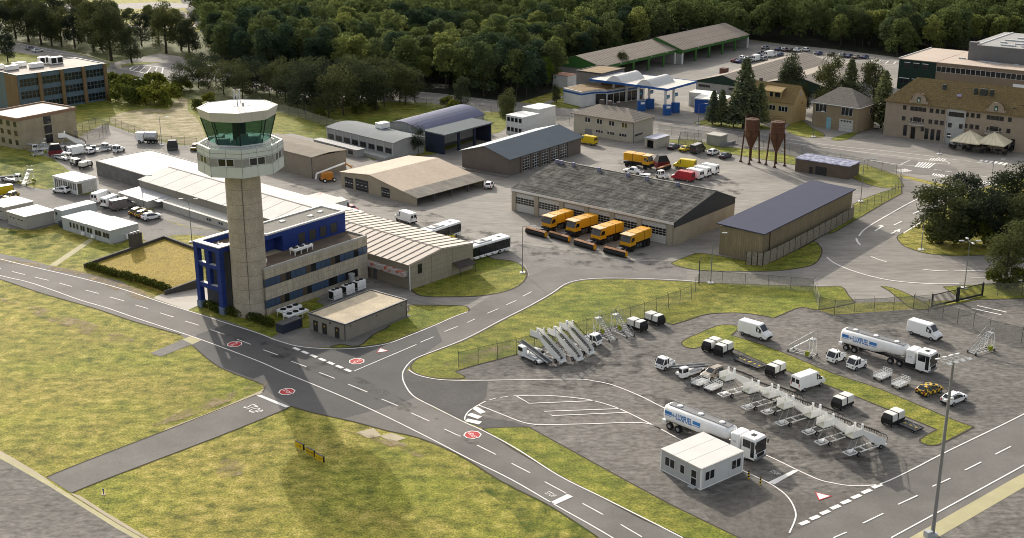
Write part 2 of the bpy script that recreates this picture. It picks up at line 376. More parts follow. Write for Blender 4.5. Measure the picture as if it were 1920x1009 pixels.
patch('forecourt_paving', '286,559 330,540 366,520 385,540 430,560 378,570 352,582', mat('pale_paving', (.46,.42,.36), .9, .08, .3, world=True), .034, 0)
patch('tower_grass', '352,582 378,571 395,575 430,590 500,600 545,610 600,600 580,617 640,655 593,652 555,647 519,637 474,620 430,603', GRASS2, .036, 0)
patch('utility_paving', '505,637 530,620 580,615 600,600 640,570 662,555 690,548 762,560 830,572 764,573 764,600 700,640 672,648 625,651 593,652 560,649', PAVE, .040, 0)
patch('grass_patch', '700,628 730,612 716,606 764,586 766,573 800,573 836,573 869,574 878,578 878,584 853,594 816,609 772,626 727,643 660,652 620,652 640,646 672,650', GRASS2, .05, 3, .3)
patch('grass_patch', '770,541 785,533 893,480 925,486 960,490 980,500 988,514 978,532 950,546 900,555 840,557 790,555', GRASS2, .05, 4, .3)
patch('grass_patch', '580,575 640,552 660,560 605,590', GRASS2, .05, 0)
patch('concrete_slab', '592,565 660,535 690,548 625,582', PAVE, .06, 0)
patch('footpath', '92,498 168,447 177,450 106,499', YSTRIP, .03, 0)
# islands and verges inside the fence
patch('grass_patch', '770,690 782,674 816,660 876,637 941,603 990,578 1035,553 1060,536 1090,527 1135,524 1211,525 1278,528 1311,530 1311,530 1440,535 1535,538 1577,538 1590,553 1603,568 1603,568 1535,581 1508,577 1490,580 1452,596 1440,594 1399,588 1361,587 1323,590 1285,602 1261,609 1261,609 1243,604 1208,596 1208,596 968,665 900,683 853,697 853,697 872,709 822,710 784,702', GRASS2, .05, 3, .25)
patch('grass_patch', '1305,653 1294,653 1283,650 1278,643 1290,634 1305,628 1332,616 1351,610 1369,610 1386,614 1371,629 1371,629 1426,646 1482,667 1560,700 1653,731 1776,783 1826,801 1826,801 1770,830 1748,836 1733,833 1725,824 1757,806 1757,806 1659,766 1546,721 1435,682 1375,655 1330,648', GRASS2, .05, 3, .25)
patch('grass_patch', '904,804 940,802 991,801 991,801 1089,855 1180,905 1260,948 1400,1016 1420,1060 1340,1040 1260,997 1207,975 1132,935 1052,894 965,844', GRASS2, .05, 0, .25)
patch('grass_patch', '1652,537 1688,545 1746,577 1712,579 1688,563 1666,545', GRASS2, .05, 3, .25)
patch('grass_patch', '1768,538 1800,536 1920,531 2000,528 2000,556 1920,560 1841,562 1800,560', GRASS2, .05, 0, .25)
patch('grass_patch', '1261,496 1266,490 1306,475 1306,475 1336,478 1427,495 1427,495 1450,490 1500,466 1525,453 1538,463 1541,473 1533,490 1515,500 1478,506 1440,509 1386,509 1324,508 1286,503', GRASS2, .05, 3, .25)
patch('grass_patch', '1500,466 1550,438 1599,408 1599,384 1618,374 1650,362 1690,350 1691,363 1658,381 1616,406 1565,436 1533,444 1525,453', GRASS2, .051, 0, .25)
patch('grass_patch', '1615,309 1650,318 1681,330 1691,343 1690,352 1646,351 1600,335 1600,325', GRASS2, .05, 3, .25)
patch('grass_patch', '1236,262 1300,262 1351,275 1440,283 1495,295 1493,310 1440,301 1359,287 1300,276', GRASS2, .05, 0, .25)
patch('grass_patch', '1301,231 1329,225 1395,227 1440,238 1440,243 1375,241 1329,236', GRASS2, .05, 4, .2)
patch('grass_patch', '1472,243 1500,226 1522,240 1545,252 1539,258 1500,256', GRASS2, .05, 3, .2)
patch('grass_patch', '1558,261 1600,248 1653,240 1616,247 1585,263', GRASS2, .05, 3, .2)
patch('grass_patch', '1033,199 1042,188 1050,185 1078,178 1092,180 1092,199 1073,204', GRASS2, .05, 3, .2)
patch('grass_patch', '1682,446 1693,437 1730,412 1748,400 1800,368 1850,350 1960,330 2000,400 1960,470 1851,478 1791,480 1741,476 1711,468 1693,460', GRASS, .05, 3, .25)
patch('grass_patch', '903,214 940,210 956,216 948,240 930,250 905,246', GRASS2, .05, 3)
patch('grass_patch', '209,131 240,119 300,116 300,117 262,122 222,126', GRASS2, .05, 3)
patch('grass_patch', '195,205 260,190 340,196 372,214 330,222 250,216', GRASS2, .02, 3)
DRY = mat('dry_ground', (.3,.25,.15), .95, .3, .25, world=True, var2=.25, scale2=1.5, stretch=(.8,1.3,1), detail=8, ramp=[(.35,(.13,.14,.03)),(.48,(.25,.21,.10)),(.65,(.42,.35,.24))])
patch('sand_track', '215,216 270,204 318,204 326,190 340,183 352,187 352,208 372,226 384,268 330,268 253,247 210,232', DRY, .024, 3)
patch('dark_road', '208,124 300,118 420,130 420,152 300,150 208,138', PAVE, .022, 3)
# far fields and tracks, upper left
patch('far_track', '-300,2 200,8 300,4 360,8 395,8 396,12 330,16 362,30 350,36 322,16 200,17 60,28 -300,30', YARD, .02, 0)
patch('far_track', '240,46 300,50 380,46 380,50 300,54 240,50', YARD, .02, 0)
LUSH = softmat('lush_grass', (.045,.085,.016), (.10,.15,.028), .3, .44, .66, .75)
for s_ in ('0,298 40,296 95,312 140,332 120,352 84,356 42,346 0,338', '880,882 940,902 1020,942 1120,1006 1150,1030 1010,1020 960,960 900,912', '0,380 0,420 60,440 120,430 100,460 40,470 -40,440'  ): patch('lush_grass', s_, LUSH, .056, 3)
DIRT = softmat('bare_soil', (.26,.19,.10), (.42,.34,.21), .22, .45, .62, .8)
for s_ in ('420,862 460,866 455,890 400,893', '250,560 160,520 60,500 0,492 0,484 90,498 180,515 290,555', '300,800 400,765 490,728 494,716 380,755 280,800', '640,806 760,832 900,900 840,880 700,826', '0,560 120,590 260,640 200,640 60,590', '820,690 870,670 930,650 960,652 880,682'): patch('bare_soil', s_, DIRT, .058, 3)
STAIN = softmat('asphalt_stain', (.035,.033,.03), (.07,.065,.06), .3, .5, .66, .55)
for s_ in ('1220,740 1420,800 1660,870 1560,900 1300,800 1180,760', '1330,620 1560,700 1700,780 1640,790 1400,690', '960,690 1180,650 1260,660 1160,730 980,720', '900,430 1000,455 1240,480 1240,510 1000,490 900,460', '560,345 700,372 800,395 900,440 860,455 740,400 560,360', '1160,300 1380,340 1360,370 1200,345', '420,620 560,660 700,720 900,830 860,825 640,720 460,650', '1380,540 1600,600 1780,640 1760,660 1560,600'): patch('asphalt_stain', s_, STAIN, .040, 3)
patch('pale_strip', '1700,1012 1900,898 2000,845 2000,872 1920,914 1752,1012', YSTRIP, .036, 0)
patch('worn_yard', '985,496 962,474 972,458 1060,470 1180,488 1266,490 1261,497 1286,505 1280,526 1211,523 1135,522 1060,535 1020,550 1000,540', PAVE, .014, 3)
mb = MB()
for s_ in ('87,895 169,862 328,801 481,741', '134,925 203,897 406,820 525,772 546,762', '-60,510 0,524 75,549 176,578 251,603 339,628', '361,648 401,682 437,700 494,722 492,736', '546,762 590,775 659,790 727,808 787,822 860,853 940,903 1020,943 1063,969 1120,1007'): line(mb, s_, .22, 3, False, .045)
o = mb.build('asphalt_edges', EDGE); fixup(o); tag(o, kind='structure')
# ---- white lines
def marks(name): return MB(), name
mb = MB()
line(mb, '-150,445 0,486 75,504 150,521.5 226,541.6 301,566.7 376,590.5 426,606.8 480,624 519,638.7 554.6,649 593,653.5 638,655 682.5,652 727,644.6 772,628 816,610 853.6,593.6 877.6,585')
line(mb, '-150,477 0,517 50,528.6 100,545 150,563 200.6,578 251,595.5 301,612 376,637 480,676 528,697 578,717.5 653,749 727,783 816,827.5 876,859 959,900 1047,951 1113,988 1160,1016', .18)
line(mb, '1311,529 1278,526 1211,523 1135.5,522 1090,525 1060,533 1035,550 990,575.5 941,600 876,634 816,658 778,673 763,686 755,701 758,719 775,743 816,765 870,792 905.5,808 967,841 1047,892 1127,932 1207,972 1280,1009', .18)
Z0 = lambda x, y: (x/3.9875, 430+y/3.9875)
Z2 = lambda x, y: (400+x/3.3625, 600+y/3.3625)
Z8 = lambda x, y: (860+x/3.75, 740+y/3.75)
ZS = lambda x, y: (640+x/4.5875, 380+y/4.5875)
def dash(mb, a, b, w=.14): ribbon(mb, [G(*a), G(*b)], w)
for a in ((92,318,187,341),(262,360,363,384),(447,406,538,430),(640,457,738,482),(820,508,928,538),(1012,568,1107,595),(1195,627,1300,659),(1382,688,1488,720),(1575,752,1678,788),(1770,823,1875,863),(-60,278,6,296)):
    dash(mb, Z0(*a[:2]), Z0(*a[2:]), .17)
for a in ((315,190,408,223),(490,262,586,297),(668,333,767,371),(850,407,972,457),(1060,500,1162,543),(1247,588,1362,640),(1457,690,1560,738),(1305,143,1390,108),(1457,75,1540,43),(1600,18,1650,-4),(885,325,1280,157)):
    dash(mb, Z2(*a[:2]), Z2(*a[2:]), .17)
for a in ((-4,286,16,296),(130,358,262,424),(373,486,502,552),(605,615,757,697),(872,768,1015,846),(1140,916,1288,1003)):
    dash(mb, Z8(*a[:2]), Z8(*a[2:]), .17)
for a in ((1255,955,1350,915),(1418,882,1503,845),(1560,808,1637,768)): dash(mb, ZS(*a[:2]), ZS(*a[2:]), .17)
for i in range(7):
    x, y = 506+54*i, 176+22.6*i
    a, b = Z2(x, y), Z2(x+38, y+16); dash(mb, a, b, .6)
quadm(mb, '481,742.5 489,741 543,763 536,765')
quadm(mb, '1031,943 1064,927 1074.5,932 1041,947')
o = mb.build('road_markings', MARK); fixup(o); tag(o, kind='structure')
mb = MB()
line(mb, '766,694 784,704 822,712 876,714 959,713 1078,711.6 1114,715 1150,723 1200,743 1239.5,762.7 1340,812 1443,857 1491,880 1533,899 1560,906 1592,911 1628,911 1659,905 1714,879 1776,847 1900,787 2000,735')
line(mb, '1239,805 1300,838 1391,882 1439,905 1458,916.6 1474.7,930 1487,948 1492,970 1480,1000')
line(mb, '1671,1009 1900,884 2000,828', .2)
for a in ((1195,498,1290,450),(1010,595,1110,545),(810,695,920,645),(600,805,720,750),(385,920,510,860),(205,1009,285,975)):
    f = lambda x, y: (1500+x/3.265, 700+y/3.265); dash(mb, f(*a[:2]), f(*a[2:]), .2)
for i in range(8):
    x, y = 5+(450-5)*i/7, 925+(700-925)*i/7
    dash(mb, f(x-5, y+3), f(x+48, y-18), .62)
quadm(mb, '1440,905 1488,882 1498,883 1452,909')
line(mb, '963,743 1020,742 1073,746 1113,752 1161,767 1215,793 1239,805')
line(mb, '897,760 935,775 975,790.7 999,796 1020,797 1100,795.5 1180,793 1215,795 1239,805')
line(mb, '871,788 873,780 880,771 897,760 911,753')
for a in ((917,751,930,747),(938,746,952,744)): dash(mb, a[:2], a[2:])
line(mb, '968,743 992,757 1115,752', smooth=0); line(mb, '1163,767 1020,772 1036,780 1176,774', smooth=0)
for a in ((874,788,901,794),(879,777,900,784),(890,765,906,775)): dash(mb, a[:2], a[2:], .95)
o = mb.build('apron_markings', MARK); fixup(o); tag(o, kind='structure')
mb = MB(); ZP = lambda x, y: (1440+x/3.9875, 220+y/3.9875); ZQ = lambda x, y: (1440+x/3.9875, 430+y/3.9875)
def zl(z, pts, w=.2, s=4):
    p = [G(*z(*q)) for q in pts]; ribbon(mb, cr(p, s, False) if s else p, w)
zl(ZP, [(680,890),(710,850),(780,800),(900,730),(1100,620),(1290,540)], .32)
zl(ZP, [(660,905),(668,930),(688,955)], .4); zl(ZP, [(1015,865),(1120,800),(1260,715)], .32, 0)
for a, b in (((1085,722),(1160,690)),((940,808),(1000,780)),((915,876),(985,838))): zl(ZP, [a, b], .35, 0)
mb.add([(*G(*ZP(*q)), .061) for q in ((940,850),(992,834),(985,860))], [(0,1,2)])
zl(ZP, [(800,852),(850,820),(830,812)], .4, 0); mb.add([(*G(*ZP(*q)), .061) for q in ((815,815),(870,822),(850,806))], [(0,1,2)])
zl(ZQ, [(440,210),(490,250),(600,300),(760,350),(950,388),(1200,408),(1430,410)], .3)
zl(ZQ, [(770,205),(830,228),(888,246)], .28); zl(ZQ, [(1155,300),(1240,310),(1345,314)], .28); zl(ZQ, [(1388,314),(1620,308)], .28, 0); zl(ZQ, [(1515,367),(1630,366)], .28, 0)
zl(ZQ, [(1563,572),(1785,622)], .3, 0); zl(ZQ, [(1520,592),(1745,642)], .3, 0)
zl(ZP, [(130,160),(500,215),(900,255),(1240,295)], .22); zl(ZP, [(150,190),(600,250),(1000,295),(1330,335)], .2); zl(ZP, [(300,270),(700,315),(990,355),(1100,365)], .2); zl(ZP, [(990,355),(1065,320)], .2, 0)
zl(ZP, [(1270,300),(1330,330),(1355,345),(1330,352),(1210,345)], .22)
for q in ([(1220,305),(1345,312),(1310,332),(1200,325)], [(1130,335),(1265,345),(1210,385),(1095,372)], [(945,395),(1030,385),(1085,402),(1000,415)], [(1235,420),(1360,438),(1310,452),(1225,435)], [(1590,318),(1815,345),(1780,362),(1580,330)], [(1600,478),(1750,498),(1740,515),(1605,500)]):
    n = 6
    for i in range(n):
        a, b = i/n, (i+.62)/n
        L_ = lambda p, q, t: (p[0]+(q[0]-p[0])*t, p[1]+(q[1]-p[1])*t)
        mb.add([(*G(*ZP(*w)), .06) for w in (L_(q[0],q[1],a), L_(q[0],q[1],b), L_(q[3],q[2],b), L_(q[3],q[2],a))], [(0,1,2,3)])
for a in ((1380,318,1430,322),(1470,328,1515,332),(1560,338,1605,343),(1640,348,1690,353),(1240,392,1300,398),(1325,405,1375,410),(1400,418,1455,424),(1590,440,1640,448),(1670,455,1720,460)): zl(ZP, [a[:2], a[2:]], .25, 0)
o = mb.build('public_road_markings', MARK); fixup(o); tag(o, kind='structure')
mb = MB(); ZR = lambda x, y: (960+x/3.9875, y/3.9875)
zl(ZR, [(1070,920),(1300,935),(1600,975),(1900,1015)], .2); zl(ZR, [(1080,1010),(1300,1030),(1600,1065),(1900,1110)], .2); zl(ZR, [(1080,965),(1300,980)], .16, 0)
ZF = lambda x, y: (x/3.9875, y/3.9875)
zl(ZF, [(110,320),(400,375),(640,410),(830,470)], .3); zl(ZF, [(160,350),(450,400),(620,425)], .25)
zl(ZF, [(970,520),(1000,497),(1080,490),(1250,510)], .5); zl(ZF, [(970,525),(1080,548),(1200,566)], .5)
for i in range(5): zl(ZF, [(1040+45*i, 497+3*i), (985+55*i, 532+9*i)], .35, 0)
ZG = lambda x, y: (480+x/3.9875, y/3.9875)
zl(ZG, [(1180,690),(1400,705),(1500,725)], .25); zl(ZG, [(1230,730),(1300,738)], .25, 0); zl(ZG, [(1650,745),(1830,770)], .25, 0)
zl(ZS, [(0,0),(1,0)], .2, 0)
for i in range(4): dash(mb, (1636+15*i, 113+.8*i), (1630+15*i, 118+.8*i), .4)
dash(mb, (1632,112), (1688,116), .3); dash(mb, (1625,119), (1686,123), .3)
o = mb.build('far_road_markings', MARK); fixup(o); tag(o, kind='structure')
# red and white painted warning roundels, give-way triangles, painted words
REDM = mat('red_marking', (.42,.025,.03), .8, .1, 1, world=True)
def painted(name, px, py, r, kind, ang):
    g = G(px, py); b = MB()
    oc = lambda q: [(q*math.cos(PI/8+k*PI/4), q*math.sin(PI/8+k*PI/4)) for k in range(8)]
    if kind == 'stop':
        b.add([(x,y,0) for x,y in oc(r)], [tuple(range(8))], 0); b.add([(x,y,.004) for x,y in oc(r*.86)], [tuple(range(8))], 1)
    else:
        T = lambda q: [(q*math.cos(PI/2+k*2*PI/3), q*math.sin(PI/2+k*2*PI/3), 0) for k in range(3)]
        b.add(T(r), [(0,1,2)], 1); b.add([(x,y,.004) for x,y,_ in T(r*.78)], [(0,1,2)], 0)
    o = b.build(name, [MARK, REDM]); fixup(o); o.location = (*g, .064); o.rotation_euler.z = math.radians(ang)
    if kind == 'stop':
        t = link('lettering', text_mesh('STOP', r*.6, .001, MARK), o); t.location = (0,0,.008); t.scale = (.9,1.2,1)
    tag(o, kind='structure')
painted('stop_marking', 440, 646, 1.25, 'stop', 60); painted('stop_marking', 669, 678, 1.25, 'stop', -130)
painted('stop_marking', 538, 735, 1.25, 'stop', -50); painted('stop_marking', 886, 816, 1.25, 'stop', 120)
painted('give_way_marking', 716, 658, 1.2, 'tri', 140); painted('give_way_marking', 1541, 931, 1.25, 'tri', 150)
for (px, py), s, a, sc in (((474,768), 1.6, -52, (.8,1.6)), ((1032,928), .75, -50, (.8,1.6)), ((1453,887), .7, -50, (.8,1.5))):
    t = link('road_lettering', text_mesh('STOP', s, .001, MARK)); t.location = (*G(px, py), .064); t.rotation_euler.z = math.radians(a); t.scale = (*sc, 1); tag(t, kind='structure')
# ================= BUILDINGS =================
CONC = mat('shaft_concrete', (.40,.345,.27), .9, .14, .5, var2=.25, scale2=6, var3=.12, scale3=.3, stripes=[('Z',2.45,.05,(.17,.155,.13))])
CONCP = mat('panel_concrete', (.42,.365,.28), .9, .12, .6, var2=.2, scale2=3, stretch=(1,1,.25), stripes=[('Z',1.02,.04,(.2,.18,.14)),('X',1.22,.05,(.24,.215,.17))])
GRAVEL = mat('roof_gravel', (.13,.10,.075), .95, .25, .4, var2=.3, scale2=9)
ROOFW = mat('white_roof_sheet', (.58,.555,.505), .8, .08, .25, var3=.06, scale3=.1, var2=.05, scale2=1.2, stripes=[('Y',5.6,.24,(.2,.18,.15))])
CAPW = mat('white_coping', (.66,.645,.61), .6, .05, 1)
TINT = mat('green_tinted_glass', (.010,.036,.034), .15, .25, .25, spec=.4)
_t = TINT.node_tree; _tr = _t.nodes.new('ShaderNodeBsdfTransparent'); _tr.inputs[0].default_value = (.38,.55,.51,1); _mx = _t.nodes.new('ShaderNodeMixShader'); _mx.inputs[0].default_value = .62
_t.links.new(_t.nodes['Principled BSDF'].outputs[0], _mx.inputs[1]); _t.links.new(_tr.outputs[0], _mx.inputs[2]); _t.links.new(_mx.outputs[0], _t.nodes['Material Output'].inputs[0])
BLUEG = mat('blue_window_panel', (.04,.075,.135), .3, .2, .8, spec=.5)
BROWNG = mat('brown_window_panel', (.085,.065,.045), .3, .2, .8)
DARKIN = mat('recess_shade', (.02,.02,.022), .9, .1, 1)
# ---- control tower
A8 = math.radians(13.1)
T = thing('control_tower', 'tall concrete control tower with green glass cab and white octagonal gallery', 'tower', (-44.2, 198.4, 0), 0)
s = MB().lathe([(3.0,0),(2.92,8),(2.86,25.2)], 40)
s.build('shaft', CONC, T, smooth=False)
b = MB(); b.box(-.04,.04,-2.98,-2.80,0,25.1); o = b.build('seam_strip', mat('seam_dark', (.09,.08,.07), .9), T); o.rotation_euler.z = math.radians(8)
GAL = mat('gallery_panel', (.60,.625,.57), .55, .05, .3)
s = MB().lathe([(6.87,25.07),(6.87,29.64),(6.5,29.64),(6.5,28.6),(3,28.6)], 8, a0=A8, cap=False); s.lathe([(2.5,25.07),(6.87,25.07)], 8, a0=A8, cap=False)
gal = s.build('gallery', [GAL], T)
GREYP = mat('taupe_panel', (.30,.285,.26), .6, .06, .5)
ap = 6.87*math.cos(PI/8)
b = MB()
for k in range(8):
    v0 = Vector((6.88*math.cos(A8+k*PI/4), 6.88*math.sin(A8+k*PI/4))); v1 = Vector((6.88*math.cos(A8+(k+1)*PI/4), 6.88*math.sin(A8+(k+1)*PI/4)))
    b.tube((*v0,25.05), (*v0,29.66), .035, 4)
    mid = (v0+v1)/2; b.tube((*mid,25.08), (*mid,26.9), .022, 4); b.tube((*mid,28.25), (*mid,29.62), .022, 4)
    for z in (26.86, 28.27, 29.0): b.tube((*v0,z), (*v1,z), .028, 4)
b.build('joint_trim', MGREY, gal)
FL = 2*6.87*math.sin(PI/8)
def face_part(name, k, u, z, w, h, mats, r, nx=1):
    key = ('f', name, round(w,2), round(h,2))
    if key not in _W:
        q = MB(); q.box(-w/2, w/2, -.03, .02, 0, h, 1); 
        if len(mats) > 1:
            for x in (-w/2, w/2): q.box(x-.05, x+.05, -.07, 0, -.02, h+.02)
            for zz in (0, h): q.box(-w/2-.045, w/2+.045, -.066, .002, zz-.05, zz+.05)
        _W[key] = q.mesh(name, mats if len(mats) > 1 else [mats[0], mats[0]])
    a = A8+PI/8+k*PI/4; n = Vector((math.cos(a), math.sin(a), 0)); t = Vector((-n.y, n.x, 0)); p = n*r+t*u
    o = link(name, _W[key], T); o.location = (p.x, p.y, z); o.rotation_euler.z = a+PI/2; return o
for k in range(8):
    for u in (-.68, .68): face_part('window', k, u, 26.95, 1.28, 1.2, [FRAMEW, GLASS], ap)
    for u in (-1.97, 1.97): face_part('wall_panel', k, u, 26.95, 1.15, 1.2, [GREYP], ap)
# cab
s = MB().lathe([(4.82,29.9),(5.93,33.9)], 8, a0=A8, cap=False); s.build('cab_glass', TINT, T)
s = MB().lathe([(5.96,33.85),(6.42,35.4),(6.1,35.46),(6.0,35.36),(.2,35.52)], 8, a0=A8, cap=False); s.lathe([(.1,33.86),(5.96,33.85)], 8, a0=A8, cap=False)
s.build('cab_roof', mat('cab_roof_panel', (.58,.55,.49), .6, .04, .3, stripes=[('X',1.6,.03,(.35,.34,.3))]), T)
s = MB().lathe([(4.9,28.6),(4.9,29.92),(.2,29.92)], 8, a0=A8, cap=False); s.build('cab_base', OFFW, T)
b = MB(); b.cbox(-3.2,-1.0,-3.4,-2.3,29.92,30.7,.05); b.cbox(.3,2.6,-3.6,-2.4,29.92,31.0,.05); b.cbox(-.6,.1,-3.9,-3.2,29.92,30.6,.05); b.cbox(2.2,3.4,-2.0,.6,29.92,30.8,.05); b.cbox(-3.6,-2.6,-1.6,1,29.92,30.7,.05); b.cbox(.8,2.0,-3.2,-2.8,31.0,31.5,.03); b.build('console', CAPW, T)
MB().lathe([(1.1,29.92),(1.1,33.85)], 10).build('cab_core', DGREY, T)
for k in range(8):
    a = A8+k*PI/4; c, d = math.cos(a), math.sin(a)
    MB().tube((4.85*c,4.85*d,29.9), (5.97*c,5.97*d,33.9), .075, 6).build('mullion', BLACK, T)
a = A8+5*PI/4
b = MB(); rr = lambda r, k: (r*math.cos(A8+k*PI/4), r*math.sin(A8+k*PI/4))
for k in range(8):
    b.tube((*rr(5.5,k),29.75), (*rr(5.5,k+1),29.75), .03, 5); b.tube((*rr(5.5,k),29.3), (*rr(5.5,k+1),29.3), .02, 4)
    for t in range(5):
        p, q = Vector(rr(5.5,k)), Vector(rr(5.5,k+1)); w = p+(q-p)*t/5; b.tube((*w,28.6), (*w,29.75), .02, 4)
    b.tube((*rr(6.68,k),30.1), (*rr(6.68,k+1),30.1), .018, 4)
    for t in range(3):
        p, q = Vector(rr(6.68,k)), Vector(rr(6.68,k+1)); w = p+(q-p)*t/3; b.tube((*w,29.6), (*w,30.1), .015, 4)
b.build('railing', GALV, T)
b = MB(); b.box(-1.9,1.9,-1.5,-1.46,35.62,35.68); b.box(-1.9,1.9,1.46,1.5,35.62,35.68); b.box(-1.9,-1.86,-1.46,1.46,35.62,35.68); b.box(1.86,1.9,-1.46,1.46,35.62,35.68)
for x in (-1.88,1.88):
    for y in (-1.48,1.48): b.box(x-.03,x+.03,y-.03,y+.03,35.4,35.62)
o = b.build('roof_frame', DGREY, T); o.rotation_euler.z = .3
b = MB(); b.tube((0,0,35.4),(0,0,37.3),.1,6); b.tube((-.8,.6,35.4),(-.8,.6,36.4),.05,5); b.tube((.7,-.7,35.4),(.7,-.7,36.5),.05,5); b.tube((-.5,0,36.4),(.5,0,36.4),.03,5); b.tube((0,0,36.6),(-.28,0,37.4),.03,5); b.tube((0,0,36.6),(.28,0,37.4),.03,5)
b.box(-.55,-.33,-.1,.1,36.6,38.1); b.box(.33,.55,-.1,.1,36.6,38.1); b.tube((0,0,37.3),(0,0,38.1),.025,5); b.cbox(.7,1.05,-.15,.15,35.5,35.95,.03)
b.tube((2.9,3.4,35.3),(2.9,3.4,36.3),.025,5); b.tube((5.0,2.6,35.3),(5.0,2.6,36.2),.025,5)
b.build('antenna', LGREY, T)
# ---- office block at the foot of the tower
K = at('control_building', 'two storey concrete office block with blue windows and bright blue upper floor beside the tower', 'building', (500.5,592), 52)
b = MB(); b.box(0,24.4,0,5.4,0,8.0,0); b.box(3.4,24.4,5.4,11.4,0,8.0,0)
b.build('wall', CONCP, K)
b = MB(); b.box(0,24.42,-.02,.3,7.9,8.35,0); b.box(24.1,24.42,.3,5.2,7.9,8.35,0); b.box(0,.3,.3,3.2,7.9,8.35,0); b.box(.3,24.1,.3,5.4,7.95,8.06,1)
b.build('terrace_roof', [mat('grey_coping', (.4,.38,.34), .8, .06, 1), GRAVEL], K)
pat = 'bbkbbbknkbbbkbbbkbbbnkbb'
def band(z, h, x1, pattern, side):
    n = 21; w = (x1-.02)/n; i = 0
    seq = pattern
    for i in range(n):
        c = seq[i % len(seq)]
        win(K, 'y', -.0, .02+w*(i+.5), z, w-.02, h, 1, 1, BLACK if c == 'k' else DGREY, {'b': BLUEG, 'k': GLASS, 'n': BROWNG}[c])
    for i in range(3): win(K, 'x', 0, .55+1.05*i, z, 1.02, h, 1, 1, DGREY, BLUEG if i != 1 else GLASS)
band(5.0, 1.4, 24.38, 'bbbnkbbbnkbbbnkbbbkbb', 3)
band(1.25, 1.42, 21.7, 'bbbnkbbbnkbbbbkkbbkkk', 3)
b = MB(); b.box(9.2,24.42,5.4,11.6,8.0,11.75,0); b.box(5.6,9.2,7.6,11.6,8.0,11.75,0); b.box(5.6,9.2,5.4,7.6,10.9,11.75,0); b.build('upper_floor', BLUE, K)
b = MB(); b.box(5.58,24.45,5.36,5.75,11.7,12.0); b.box(24.05,24.45,5.75,11.62,11.7,12.0); b.box(5.58,24.05,11.25,11.62,11.7,12.0); b.box(5.58,5.95,5.75,11.25,11.7,12.0); b.build('white_coping', CAPW, K)
flat_top = MB().box(5.95,24.05,5.75,11.25,11.74,11.8).build('upper_roof', mat('grey_roof_felt', (.2,.19,.165), .95, .1, .5), K)
b = MB()
for x, y in ((13,9.6),(18.5,8.2),(21.5,8.8)): b.cbox(x-.5,x+.5,y-.4,y+.4,11.8,11.98,.05)
b.build('roof_hatch', CAPW, K)
for x in (13.6,16.2,18.8,21.4): win(K, 'y', 5.4, x, 8.45, 1.7, 1.95, 1, 1, BLUEP, mat('dark_grey_pane', (.055,.055,.05), .4))  # panes are a plain dark grey
b = MB(); b.box(-2.2,3.4,6.0,12.6,0,10.6,0); b.build('entrance_wall', mat('entrance_dark', (.07,.07,.072), .8), K)
b = MB(); b.box(-3.55,5.5,6.2,12.3,10.7,10.85,0); b.build('entrance_roof', GRAVEL, K)
# portal frame
fr = MB()
for y0, y1 in ((5.95,6.95),(11.75,12.65)): fr.box(-4.3,-3.4,y0,y1,1.3,10.9)
fr.box(-4.2,-3.45,8.9,9.7,3.9,10.9)
for z0, z1 in ((3.95,4.75),(7.75,8.45)): fr.box(-4.22,-3.5,6.95,8.9,z0,z1); fr.box(-4.22,-3.5,9.7,11.75,z0,z1)
fr.box(-4.32,-3.3,5.92,12.68,10.9,11.75); fr.box(-3.3,-1.2,5.92,6.9,10.9,11.75); fr.box(-3.3,5.6,11.8,12.68,10.9,11.75)
po = fr.build('portal_frame', BLUE, K)
b = MB(); b.box(-4.33,-3.3,5.9,12.7,11.75,11.9); b.box(-3.3,-1.2,5.9,6.92,11.75,11.9); b.box(-3.3,5.58,11.78,12.7,11.75,11.9)
for z in (4.75,8.45): b.box(-4.2,-3.52,6.97,8.88,z,z+.04); b.box(-4.2,-3.52,9.72,11.73,z,z+.04)
b.build('white_coping', CAPW, po)
b = MB(); b.box(-4.4,-3.3,5.85,7.05,0,1.3); b.box(-4.4,-3.3,11.65,12.75,0,1.3); b.build('plinth', mat('blue_grey_plinth', (.16,.2,.28), .8, .1, 1), po)
b = MB(); b.box(-1.9,-1.0,8.2,9.2,10.85,11.4); b.ext([(9.6,10.85),(10.6,10.85),(9.6,11.6)], 'x', -1.5, -1.2); b.build('skylight', CAPW, po)
# units on the terrace
def fan_unit(name, label, nx, ny, L, W, z, loc, ang, par=None):
    t = thing(name, label, 'cooler', loc, ang, 'rooftop and yard coolers')
    b = MB(); b.cbox(0,L,0,W,.75,1.15,.05); b.build('casing', WHITE, t)
    q = MB()
    for i in range(nx+1):
        for y in (.1, W-.2): x = min(L-.15, i*L/nx+.03); q.box(x,x+.12,y,y+.12,0,.75)
    q.build('leg_frame', WHITE, t)
    for i in range(nx):
        for j in range(ny):
            f = MB(); cx, cy = L*(i+.5)/nx, W*(j+.5)/ny; r = min(L/nx,W/ny)*.36; f.lathe([(r,1.15),(r,1.27),(r*.9,1.27),(r*.88,1.19),(.05,1.19)], 14, cx, cy)
            f.box(cx-r,cx+r,cy-.02,cy+.02,1.265,1.285); f.box(cx-.02,cx+.02,cy-r,cy+r,1.266,1.286); f.build('fan', BLACK, t)
    return t
def kw(x, y, z=0): a = math.radians(52); o = K.location; return (o.x+x*math.cos(a)-y*math.sin(a), o.y+x*math.sin(a)+y*math.cos(a), z)
A52 = math.radians(52)
fan_unit('dry_cooler', 'white three fan cooler on the gravel terrace of the office block', 3, 1, 4.3, 1.5, 8, kw(8.6,1.7,8.06), A52)
fan_unit('dry_cooler', 'white three fan cooler on the lawn nearest the bush at the road', 3, 1, 4.2, 1.9, 0, kw(.2,-5.6), A52)
fan_unit('dry_cooler', 'white three fan cooler on the lawn next to the office wall', 3, 1, 4.2, 1.9, 0, kw(1.0,-3.2), A52)
